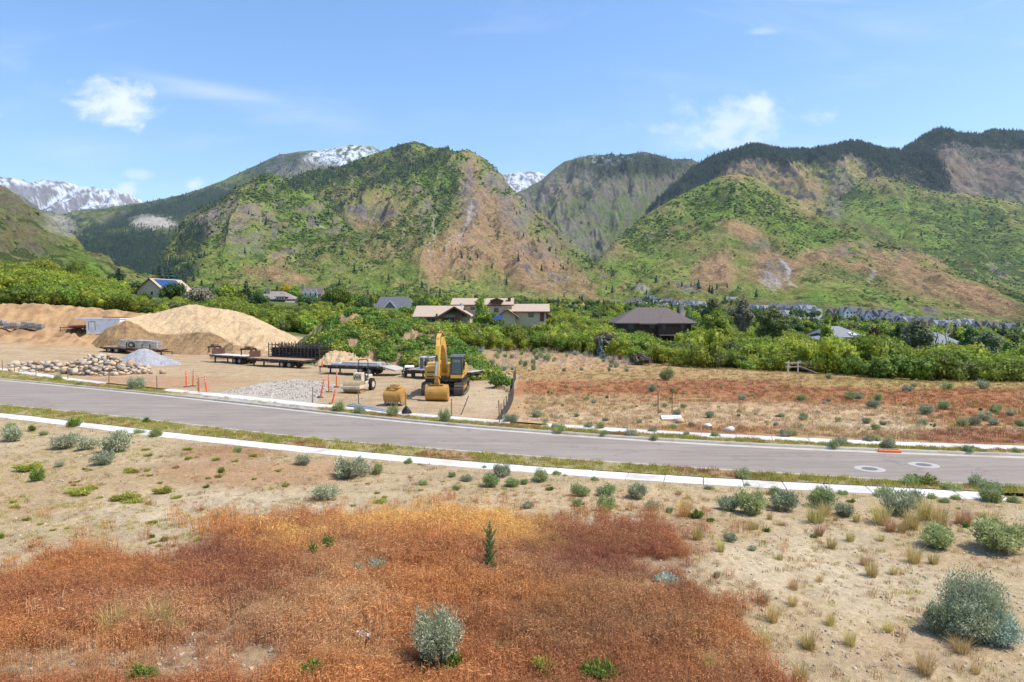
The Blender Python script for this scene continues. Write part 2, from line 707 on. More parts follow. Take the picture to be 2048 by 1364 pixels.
# (kind, shape, colour, softness or strength) in the order they lie over each other
ZONES = [
    ('band', (690, 900), (0.40, 0.255, 0.125), 0.9), ('ell', (1500, 735, 620, 38), OCHRE, 0.85), ('ell', (1150, 715, 120, 30), (0.46, 0.29, 0.16), 0.7),
    ('ell', (1300, 775, 420, 15), RUST, 0.95), ('ell', (1750, 790, 420, 26), RUST, 0.95), ('ell', (1560, 772, 250, 12), MAROON, 0.5), ('ell', (2000, 815, 240, 34), RUST, 0.8),
    ('ell', (1500, 830, 330, 24), (0.52, 0.37, 0.22), 0.7), ('ell', (1960, 876, 135, 18), MAROON, 0.85), ('ell', (1420, 862, 150, 14), RUST, 0.6), ('ell', (1120, 840, 90, 16), (0.52, 0.37, 0.22), 0.6),
    ('ell', (1850, 768, 260, 9), (0.36, 0.30, 0.10), 0.6), ('ell', (1760, 850, 110, 10), PALE, 0.6),
    ('ell', (520, 945, 190, 26), RUST, 0.5), ('ell', (470, 905, 110, 16), (0.33, 0.17, 0.085), 0.75), ('ell', (120, 990, 240, 60), (0.38, 0.25, 0.12), 0.5),
    ('ell', (420, 1030, 330, 42), PALE, 0.6), ('ell', (150, 1110, 300, 30), (0.47, 0.33, 0.2), 0.4), ('ell', (1180, 1000, 300, 26), (0.50, 0.34, 0.19), 0.4), ('ell', (1630, 1120, 180, 70), PALE, 0.45), ('ell', (1790, 1180, 140, 60), PALE, 0.4), ('ell', (1920, 1110, 200, 30), TAN, 0.5), ('ell', (1850, 1300, 160, 40), (0.40, 0.26, 0.15), 0.4),
    ('ell', (1370, 1060, 90, 40), (0.34, 0.2, 0.11), 0.5),
]
YARD_POLY = [(-900, 600), (150, 612), (640, 680), (900, 690), (1010, 760), (1040, 748), (1003, 838), (798, 829), (614, 808), (350, 779), (100, 752), (-900, 735)]
GRAVEL_POLY = [(418, 791), (497, 772), (536, 764), (594, 760), (653, 764), (672, 772), (640, 790), (628, 806), (622, 824), (500, 809), (360, 794), (400, 790)]
TAN_F = (0.45, 0.36, 0.15)


def zone_color(x, y, z=None):
    z = H(x, y) if z is None else z
    yy_ = np.maximum(y, 6.0)
    px, py = proj(x, yy_, z)
    n1 = fbm(x / 6.0, y / 6.0, 4)
    n2 = fbm(x / 1.6 + 40, y / 1.6, 4)
    C = np.zeros(np.shape(x) + (3,)) + np.array(SAND)
    C = C + (np.array(TAN) - C) * (0.5 * sstep(-0.1, 0.45, n1 + 0.5 * n2))[..., None]

    def over(m, c):
        nonlocal C
        C = C + (np.array(c) - C) * m[..., None]
    jx, jy = px + n1 * 28 + n2 * 14, py + (n1 * 0.5 + n2 * 0.5) * np.clip((py - 640) * 0.09, 2, 26)
    far_side = (y > y_on('far_walk', x)) & (y < 130)
    for kind, sh, c, a in ZONES:
        if kind == 'band':
            over(np.where(far_side, a, 0.0), c)
        else:
            cx, cy, rx, ry = sh
            m = ell(px, py, cx, cy, rx, ry, 0.45 * n1 + 0.30 * n2) * a
            if cy < 900:
                m = np.where(far_side, m, 0)
            over(m, c)
    over(np.where(inside(jx, jy, RED_POLY) & (y < 24), 0.8, 0.0), (0.33, 0.21, 0.12))
    # verges between kerb and footpath
    for a, b in (('far_kerb', 'far_walk'), ('near_walk', 'near_kerb')):
        ya, yb = y_on(a, x), y_on(b, x)
        v = (y > np.minimum(ya, yb)) & (y < np.maximum(ya, yb))
        over(np.where(v, 0.75, 0), OLIVE)
        over(np.where(v, sstep(0.0, 0.3, n1) * 0.7, 0), (0.36, 0.2, 0.1))
    yard = inside(px + n2 * 6, py + n2 * 2, YARD_POLY) & (y > y_on('far_walk', x)) & (y < 140)
    over(np.where(yard, 0.95, 0), YARD)
    over(np.where(yard, sstep(0.05, 0.4, n1) * 0.5, 0), (0.42, 0.27, 0.14))
    streak = fbm(x / 9.0, y / 1.1, 4)
    over(np.where(yard, sstep(0.02, 0.3, streak) * 0.65, 0), (0.33, 0.225, 0.13))
    over(ell(px, py, 300, 765, 190, 12, n1 * 0.4) * np.where(yard, 0.55, 0), (0.38, 0.20, 0.11))
    over(ell(px, py, 960, 800, 50, 26, n1 * 0.4) * np.where(yard, 0.4, 0), PALE)
    gr = inside(px + n2 * 9, py + n2 * 2.5, GRAVEL_POLY) & (y > y_on('far_kerb', x))
    over(np.where(gr, 0.9, 0), GRAV)
    left = sstep(99, 104, y) * sstep(330, 260, px) * sstep(135, 118, y)
    over(left, (0.47, 0.29, 0.14))
    over(left * sstep(-0.05, 0.25, n2 + .5 * n1) * .85, (0.27, 0.155, 0.08))
    over(left * sstep(0.1, 0.4, fbm(x / 2.2 + 5, y / 1.2, 4)) * .6, (0.17, 0.10, 0.055))
    # valley floor beyond the thickets
    far = sstep(96, 125, y) * (1 - left) * np.where(yard, 0, 1)
    gcol = np.array((0.085, 0.12, 0.032)) + (np.array((0.17, 0.165, 0.06)) - np.array((0.085, 0.12, 0.032))) * sstep(-0.1, 0.4, fbm(x / 60, y / 90, 5))[..., None]
    C = C + (gcol - C) * far[..., None]
    m = ell(px, py, 760, 590, 85, 7, n1 * .3) * sstep(200, 400, y)
    over(m * 0.8, (0.42, 0.33, 0.15))
    for cx, cy, rx, ry in ((560, 553, 70, 8), (1300, 607, 60, 4), (1440, 628, 60, 6), (1180, 606, 30, 5), (1690, 634, 60, 4)):
        over(ell(px, py, cx, cy, rx, ry, n1 * .5) * sstep(200, 400, y) * 0.8, (0.42, 0.24, 0.12))
    return np.clip(C, 0.01, 0.9)


# ---- ground sheet
nu, nr = 560, 400
uu = np.linspace(-1.45, 1.45, nu)
dd = np.concatenate([np.linspace(-40, 5, 12)[:-1], np.exp(np.linspace(math.log(20), math.log(4015), nr)) - 15])
U, D = np.meshgrid(uu, dd)
X = U * (np.maximum(D, -8) + 18)
X = np.where(D < 5, U * 34, X)
Y = D


def road_band(x, y, pad=0.0):
    return (y > y_on('near_walk', x) - 1.1 - pad) & (y < y_on('far_walk', x) + 1.1 + pad)


def relief(x, y):
    far = np.clip(y / 60, 0.25, 3)
    r = 0.10 * fbm(x / 3.5, y / 3.5, 5) + 0.05 * fbm(x / 0.9 + 9, y / 0.9, 3) + 0.35 * fbm(x / 22, y / 22, 3)
    a = y_on('near_walk', x) - 1.2
    b = y_on('far_walk', x) + 1.2
    k = np.maximum(sstep(0, 3.0, a - y), sstep(0, 3.0, y - b))
    k = np.where(y > 140, 1.0, k)
    big = np.where(y > 230, 3.0 * fbm(x / 120, y / 160, 4) * sstep(230, 500, y), 0)
    hump = 0.0
    for hx, hy, hr, hh in ((-0.4, 19, 6.0, 0.35), (5.5, 18.0, 4.5, 0.40), (-9, 17, 7, 0.25), (-14, 31, 3.0, 0.35), (-10.5, 32.5, 2.6, 0.4), (9.5, 20, 3.0, -0.15)):
        hump = hump + hh * np.exp(-((x - hx) ** 2 + (y - hy) ** 2) / hr ** 2)
    bank = sstep(101, 108, y) * sstep(130, 116, y) * sstep(-38, -60, x)
    return (r + hump) * k + big + bank * 1.7 * ridged(x / 3.6, y / 3.6, 5, .62) - 0.03 * (1 - k)


def GH(x, y):
    """height of the finished ground"""
    x, y = np.asarray(x, float), np.asarray(y, float)
    z = H(x, y) + relief(x, y)
    return np.where(road_band(x, y), H(x, y) - 0.03, z)


Z = GH(X, Y)
V = np.stack([X, Y, Z], -1).reshape(-1, 3)
rr, cc = len(dd), nu
idx = np.arange(rr * cc).reshape(rr, cc)
F = np.stack([idx[:-1, :-1], idx[:-1, 1:], idx[1:, 1:], idx[1:, :-1]], -1).reshape(-1, 4)
gm = np_mesh('ground', V, F, True)
set_color(gm, 'zone', zone_color(X, Y, Z).reshape(-1, 3))
MG = ground_mat('bare_ground')
ground = link('ground', gm, MG)
tag(ground, kind='structure')


def on(px, py):
    """a place on the finished ground, found from where it shows in the photo"""
    g = G(px, py)
    z = float(GH(g.x, g.y))
    if g.y < 60:
        x1, y1, z1 = [float(v) for v in P(px, py, 1.0)]
        d = g.y
        for _ in range(6):
            d = (z - CAM_Z) / (z1 - CAM_Z)
            z = float(GH(x1 * d, d))
        return Vector((x1 * d, d, z))
    return Vector((g.x, g.y, z))


# ---- road, gutters, kerbs, footpaths
def strip(name, qa, qb, mat, dz, kind='structure', thick=0.0, sub=1):
    za = H(qa[:, 0], qa[:, 1]) + dz
    zb = H(qb[:, 0], qb[:, 1]) + dz
    rows = []
    for i in range(sub + 1):
        t = i / sub
        rows.append(np.column_stack([qa * (1 - t) + qb * t, za * (1 - t) + zb * t]))
    if thick:
        rows = [rows[0] - [0, 0, thick]] + rows + [rows[-1] - [0, 0, thick]]
    n = len(qa)
    V = np.concatenate(rows)
    ix = np.arange(len(V)).reshape(len(rows), n)
    F = np.stack([ix[:-1, :-1], ix[:-1, 1:], ix[1:, 1:], ix[1:, :-1]], -1).reshape(-1, 4)
    o = link(name, np_mesh(name, V, F[:, ::-1]), mat)
    return tag(o, kind=kind)


def offset(q, d):
    t = np.gradient(q, axis=0)
    t /= np.linalg.norm(t, axis=1)[:, None]
    return q + np.stack([-t[:, 1], t[:, 0]], 1) * d


t = NT('asphalt')
c0 = t.ramp(t.noise(0.35, 6, 0.6), [(0.3, (0.245, 0.207, 0.172)), (0.7, (0.285, 0.243, 0.202))])
tr_ = t.noise(1.0, 4, 0.6, 0.3, None, (0.12, 1.4, 1))
c0 = t.value(c0, t.step(tr_, 0.3, 0.7, 0.88, 1.08))
c0 = t.value(c0, t.step(t.noise(60, 3, 0.8), 0.25, 0.75, 0.8, 1.2))
c0 = t.mix(t.step(t.noise(0.5, 5, 0.7, 1.0, None, (0.5, 1.6, 1)), 0.56, 0.70, 0, 0.45), c0, (0.30, 0.255, 0.205))
crk = t.math('ADD', t.voro(0.11, 'Distance', 'DISTANCE_TO_EDGE'), t.math('MULTIPLY', t.math('SUBTRACT', t.noise(1.5, 5, 0.7), 0.5), 0.18))
c0 = t.mix(t.step(crk, 0.0, 0.004, 0.25, 0), c0, (0.12, 0.105, 0.095))
t.bump(t.noise(80, 3), 0.35, 0.01)
M_ASPH = t.done(c0, 0.95, 0, 0.08)
M_CONC = M('walk_concrete', [(0.54, 0.515, 0.47), (0.64, 0.61, 0.565)], 1.3, 6, 0.85, 0.25, 0.01, dirt=(0.42, 0.36, 0.28), dscale=0.8, rnd=0.09)
M_KERB = M('kerb_concrete', [(0.40, 0.355, 0.29), (0.50, 0.45, 0.37)], 1.5, 6, 0.9, 0.25, 0.01, dirt=(0.34, 0.27, 0.2), dscale=0.7)
road_q0, road_q1 = LINES['near_kerb'], LINES['far_kerb']
q1_on = np.column_stack([road_q1[:, 0], road_q1[:, 1]])
road = strip('road', offset(road_q0, 0.45), offset(q1_on, -0.45), M_ASPH, 0.0, sub=8)
for nm, q, s in (('near', road_q0, -1), ('far', road_q1, 1)):
    inner = offset(q, -s * 0.50)
    foot_ = offset(q, s * 0.02)
    back = offset(q, s * 0.18)
    strip('gutter', inner, foot_, M_KERB, 0.006) if s > 0 else strip('gutter', foot_, inner, M_KERB, 0.006)
    walk_ = offset(LINES[nm + '_walk'], -s * .62)
    vg = strip('verge', offset(q, s * .17), walk_, None, .10, sub=4, thick=.0)
    vv = np.empty(len(vg.data.vertices) * 3, np.float32)
    vg.data.vertices.foreach_get('co', vv)
    vv = vv.reshape(-1, 3).astype(float)
    set_color(vg.data, 'zone', zone_color(vv[:, 0], vv[:, 1], vv[:, 2] * 0))
    vg.data.materials.append(MG)
    vg.data.polygons.foreach_set('use_smooth', [True] * len(vg.data.polygons))
    sh_ = strip('shoulder', offset(LINES[nm + '_walk'], s * .55), offset(LINES[nm + '_walk'], s * 2.2), None, .0, sub=3)
    vv = np.empty(len(sh_.data.vertices) * 3, np.float32)
    sh_.data.vertices.foreach_get('co', vv)
    vv = vv.reshape(4, -1, 3).astype(float)
    for i_, dz_ in enumerate((.065, .055, .03, -.05)):
        vv[i_, :, 2] += dz_ + (.02 * fbm(vv[i_, :, 0] / .8, vv[i_, :, 1] / .8, 3))
    vv = vv.reshape(-1, 3)
    sh_.data.vertices.foreach_set('co', vv.astype(np.float32).ravel())
    set_color(sh_.data, 'zone', zone_color(vv[:, 0], vv[:, 1], vv[:, 2] * 0))
    sh_.data.materials.append(MG)
    if s > 0:
        strip('kerb', foot_, back, M_KERB, 0.13, thick=0.16)
    else:
        strip('kerb', back, foot_, M_KERB, 0.13, thick=0.16)


def footpath(qc, width, name, n0, n1, slab_len):
    root = thing(name, None, None)
    root['kind'] = 'structure'
    seg = np.concatenate([[0], np.cumsum(np.linalg.norm(np.diff(qc, axis=0), axis=1))])
    s = n0
    t = np.gradient(qc, axis=0)
    t /= np.linalg.norm(t, axis=1)[:, None]
    k = 0
    while s + slab_len < min(n1, seg[-1]):
        pts = []
        for ss in (s + 0.012, s + slab_len - 0.012):
            c = [np.interp(ss, seg, qc[:, i]) for i in (0, 1)]
            tt = [np.interp(ss, seg, t[:, i]) for i in (0, 1)]
            for sg in (-1, 1):
                pts.append((c[0] - tt[1] * sg * width / 2, c[1] + tt[0] * sg * width / 2))
        mb = MB()
        zt = [float(H(*p)) + 0.085 + random.uniform(-0.006, 0.006) for p in pts]
        vs = [(p[0], p[1], z) for p, z in zip(pts, zt)] + [(p[0], p[1], z - 0.16) for p, z in zip(pts, zt)]
        mb.add(vs, [(0, 1, 3, 2), (4, 6, 7, 5), (0, 4, 5, 1), (2, 3, 7, 6), (0, 2, 6, 4), (1, 5, 7, 3)])
        mb.build('slab', M_CONC, root, bevel=0.012)
        s += slab_len
        k += 1
    return root


def arc_of(line, px):
    q = LINES[line]
    pp = proj(q[:, 0], q[:, 1], H(q[:, 0], q[:, 1]))[0]
    seg = np.concatenate([[0], np.cumsum(np.linalg.norm(np.diff(q, axis=0), axis=1))])
    return float(np.interp(px, pp, seg))


footpath(LINES['near_walk'], 1.15, 'near_footpath', arc_of('near_walk', -260), arc_of('near_walk', 2030), 1.5)
footpath(LINES['near_walk'], 1.15, 'near_footpath', arc_of('near_walk', 2062), arc_of('near_walk', 2500), 1.5)
footpath(LINES['far_walk'], 1.25, 'far_footpath', arc_of('far_walk', -350), arc_of('far_walk', 215), 1.8)
footpath(LINES['far_walk'], 1.25, 'far_footpath', arc_of('far_walk', 328), arc_of('far_walk', 1070), 1.8)
footpath(LINES['far_walk'], 1.25, 'far_footpath', arc_of('far_walk', 1085), arc_of('far_walk', 2400), 1.8)

M_COLLAR = M('collar_concrete', [(0.34, 0.315, 0.28), (0.41, 0.385, 0.345)], 3, 5, 0.85)
M_IRON = M('cover_iron', [(0.16, 0.14, 0.13), (0.22, 0.2, 0.185)], 20, 4, 0.7, 0.4, 0.01)
for k, (px, py, r_) in enumerate([(1739, 938, 0.62), (1847, 930, 0.62)]):
    g = G(px, py)
    t_ = thing('manhole', ['manhole in a pale concrete ring, the one nearer the near footpath', 'manhole in a pale concrete ring, the farther right one below the storm drain'][k], 'manhole', (g.x, g.y, 0.004), group='manholes in the road')
    mb = MB()
    vs, n = [], 40
    for i in range(n):
        a = 2 * PI * i / n
        for rr_, zz_ in ((r_, 0), (r_ - 0.02, 0.012), (0.33, 0.012), (0.315, 0.0)):
            vs.append((rr_ * math.cos(a), rr_ * math.sin(a), zz_))
    fs = []
    for i in range(n):
        j = (i + 1) % n
        for q in range(3):
            fs.append((4 * i + q, 4 * j + q, 4 * j + q + 1, 4 * i + q + 1))
    mb.add(vs, fs).build('collar', M_COLLAR, t_)
    mb = MB().tube((0, 0, -0.01), (0, 0, 0.011), 0.31, n=32)
    for i in range(-3, 4):
        w = math.sqrt(max(0.0, 0.27 ** 2 - (i * 0.075) ** 2))
        mb.box(-w, w, i * 0.075 - 0.012, i * 0.075 + 0.012, 0.009, 0.016)
    mb.build('cover', M_IRON, t_)

# ------------------------------------------------------------------ sheets of land built from crest and foot lines
def sheet(name, rows, px0, px1, nx, ny, amp, size, back=None, ridges=(), crest=0.25, stretch=2.2, octaves=7, seed=0, colorf=None, mat=None, rough=1.0, gain=0.5, skirt=0.0):
    """rows: from crest to foot, each a list of (bearing, height mark, distance)"""
    cols = np.linspace(px0, px1, nx)
    pts = []
    for r in rows:
        r = np.array(r, float)
        yv = np.interp(cols, r[:, 0], r[:, 1])
        dv = np.interp(cols, r[:, 0], r[:, 2])
        dv = _blur(dv[None], 12, 1)[0]
        pts.append(np.stack(P(cols, yv, dv), -1))
    pts = np.array(pts)
    k = len(pts)
    t = np.linspace(0, k - 1, ny)
    out = np.zeros((ny, nx, 3))
    for c in range(3):
        for j in range(k - 1):
            m = (t >= j) & (t <= j + 1)
            a = (t[m] - j)[:, None]
            p0 = pts[max(j - 1, 0), :, c] if j > 0 else 2 * pts[0, :, c] - pts[1, :, c]
            p1, p2 = pts[j, :, c], pts[j + 1, :, c]
            p3 = pts[j + 2, :, c] if j + 2 < k else 2 * p2 - p1
            tens = 0.35
            m1, m2 = tens * (p2 - p0), tens * (p3 - p1)
            a2, a3 = a * a, a * a * a
            out[m, :, c] = (2 * a3 - 3 * a2 + 1) * p1 + (a3 - 2 * a2 + a) * m1 + (-2 * a3 + 3 * a2) * p2 + (a3 - a2) * m2
    X, Y, Z = out[..., 0], out[..., 1], out[..., 2]
    tt = (t / (k - 1))[:, None]
    px, py = proj(X, Y, Z)
    dY = 0
    for line, w, a in ridges:
        L = np.array(line, float)
        best = np.full(px.shape, 1e9)
        for i in range(len(L) - 1):
            ax, ay = L[i]
            bx, by = L[i + 1]
            l2 = (bx - ax) ** 2 + (by - ay) ** 2
            s = np.clip(((px - ax) * (bx - ax) + (py - ay) * (by - ay)) / l2, 0, 1)
            best = np.minimum(best, np.hypot(px - ax - s * (bx - ax), py - ay - s * (by - ay)))
        wn_ = w * (1 + 0.35 * fbm(px / 60 + seed, py / 60, 3))
        wn_ = wn_ * 1.4
        dY = dY + .6 * a * np.exp(-(best / wn_)) * np.minimum(1, tt * 6)
    Y = Y - dY
    qx, qy = X / size, Y / (size * stretch)
    wq = 0.35 * fbm(qx * 0.7 + seed, qy * 0.7, 3)
    nz = 0.75 * ridged(qx + wq + seed * 3.1, qy + wq, octaves, gain) + 0.25 * ridged(qx * 3.1 + seed, Y / size * 1.2, max(octaves - 2, 2), gain)
    fade = crest + (1 - crest) * np.clip(tt * 7, 0, 1)
    foot_fade = np.clip((1 - tt) * 6, 0, 1)
    Z = Z + amp * (nz - 0.25) * fade * foot_fade + rough * amp * 0.10 * fbm(X / (size * 0.12), Y / (size * 0.12), 4) * fade
    if back is not None:
        bd, bz = back
        bX, bY, bZ = X[0] * (1 + bd / Y[0]), Y[0] + bd, Z[0] - bz
        X, Y, Z = np.vstack([bX, X]), np.vstack([bY, Y]), np.vstack([bZ, Z])
    if skirt:
        X, Y, Z = np.vstack([X, X[-1:]]), np.vstack([Y, Y[-1:] - skirt * .5]), np.vstack([Z, Z[-1:] - skirt])
        nz = np.vstack([nz, nz[-1:]])
    V = np.stack([X, Y, Z], -1).reshape(-1, 3)
    r_, c_ = X.shape
    ix = np.arange(r_ * c_).reshape(r_, c_)
    F = np.stack([ix[:-1, :-1], ix[1:, :-1], ix[1:, 1:], ix[:-1, 1:]], -1).reshape(-1, 4)
    me = np_mesh(name, V, F, True)
    # steepness, for rock
    gy, gx = np.gradient(Z)
    ds = np.hypot(np.gradient(X, axis=1), np.gradient(Y, axis=1)) + 1e-6
    dt = np.hypot(np.gradient(X, axis=0), np.gradient(Y, axis=0)) + 1e-6
    steep = np.hypot(gx / ds, gy / dt)
    px, py = proj(X, Y, Z)
    if colorf:
        C, bushy = colorf(X, Y, Z, px, py, steep, nz if back is None else np.vstack([nz[:1], nz]))
        set_color(me, 'zone', C.reshape(-1, 3))
        if bushy is not None:
            set_float(me, 'bushy', bushy.reshape(-1))
    o = link(name, me, mat)
    return o, (X, Y, Z, px, py)


# hillside colours
LUSH, GRASS, DEEP = (0.15, 0.235, 0.032), (0.21, 0.265, 0.055), (0.042, 0.082, 0.02)
SOIL, ROCK, BLUEROCK, GRANITE, CONIF, SNOW = (0.35, 0.215, 0.115), (0.22, 0.185, 0.155), (0.12, 0.115, 0.11), (0.42, 0.38, 0.33), (0.014, 0.030, 0.018), (0.62, 0.66, 0.73)
HILL = {  # kind: ellipses (cx, cy, rx, ry, rotation, strength)
    'lush': [(1450, 400, 110, 50, 0, .8), (1620, 470, 120, 30, 15, .8), (1280, 520, 80, 50, -40, .7), (860, 360, 60, 30, 0, .8), (640, 440, 120, 22, -25, .9), (570, 380, 60, 30, 30, .9), (600, 420, 60, 26, 30, .6), (700, 545, 160, 36, 0, .5), (420, 530, 110, 30, -20, .7), (1800, 430, 250, 40, 8, .7), (1900, 480, 200, 40, 15, .7), (80, 500, 130, 26, 20, .8), (940, 330, 40, 25, 0, .6), (1180, 570, 100, 14, 12, .8), (1400, 590, 300, 10, 0, .6), (1650, 590, 200, 14, 5, .6)],
    'soil': [(935, 500, 62, 60, 0, .85), (980, 430, 55, 75, -12, .8), (945, 370, 22, 60, -8, .85), (1050, 520, 95, 50, 35, .9), (880, 530, 50, 40, 60, .9), (1130, 560, 80, 24, 25, .7), (760, 500, 45, 24, 0, .45), (735, 420, 60, 40, 0, .5), (810, 440, 30, 60, 0, .3),
             (1430, 545, 45, 34, -20, .95), (1550, 540, 60, 36, 15, .9), (1640, 510, 70, 14, -18, .9), (1480, 462, 40, 14, 20, .9), (1740, 520, 90, 26, 10, .8), (1830, 545, 100, 36, 22, .8), (1950, 590, 90, 26, 20, .9), (1990, 610, 80, 14, 10, .7), (1480, 330, 45, 26, -30, .8), (1560, 350, 90, 36, 25, .7), (1610, 400, 40, 34, 40, .55), (1720, 340, 70, 20, 20, .4), (1900, 340, 60, 30, 40, .55), (1990, 345, 50, 26, 0, .5), (560, 552, 60, 12, 10, .8), (560, 520, 20, 14, 0, .6), (1215, 480, 60, 25, 30, .4), (1240, 575, 25, 8, -40, .5), (500, 420, 40, 20, 0, .4), (30, 470, 40, 12, 0, .4), (1125, 385, 40, 20, 0, .35)],
    'rock': [(1010, 370, 40, 34, 45, .9), (1040, 420, 30, 50, 0, .9), (1020, 430, 34, 26, 0, .6), (740, 425, 42, 14, 0, .95), (705, 415, 24, 14, 0, .9), (850, 430, 10, 40, 8, .6), (935, 400, 14, 60, 6, .7), (1070, 500, 40, 16, 20, .6), (1100, 555, 30, 12, 0, .6), (430, 440, 54, 30, -20, .95), (500, 420, 60, 22, 20, .7), (490, 470, 40, 40, 40, .6), (560, 360, 16, 10, 0, .5), (1555, 545, 30, 24, 45, .7), (1370, 575, 20, 8, 0, .8), (1690, 500, 50, 14, -10, .4), (1520, 490, 30, 8, 20, .5), (1670, 400, 20, 36, 10, .85), (1680, 345, 20, 40, 10, .6), (1860, 620, 16, 10, 0, .9), (1800, 510, 12, 6, 0, .9), (2005, 540, 26, 18, 20, .7), (10, 400, 40, 26, 40, .9), (230, 565, 60, 10, 0, .2), (1150, 470, 80, 30, 20, .5)],
    'conif': [(650, 355, 110, 14, -14, .7), (800, 310, 24, 20, -50, .6), (790, 350, 70, 12, -25, .7), (870, 320, 40, 8, -35, .8), (700, 400, 70, 10, -32, .6), (385, 480, 40, 30, -60, .85), (380, 420, 90, 12, -20, .7), (350, 545, 40, 24, -20, .8), (560, 335, 80, 20, -10, .6)],
    'pale': [(868, 470, 3, 60, 4, .5), (925, 450, 4, 44, 8, .5), (905, 480, 3, 30, 12, .4), (1570, 540, 30, 4, 60, .9), (1590, 570, 12, 4, 60, .8), (1540, 560, 20, 16, 40, .6), (305, 445, 42, 14, 5, .95), (120, 450, 36, 16, 20, .6), (1280, 578, 14, 7, 0, .6), (1740, 552, 5, 9, 10, .7), (640, 455, 8, 3, 0, .6)],
}


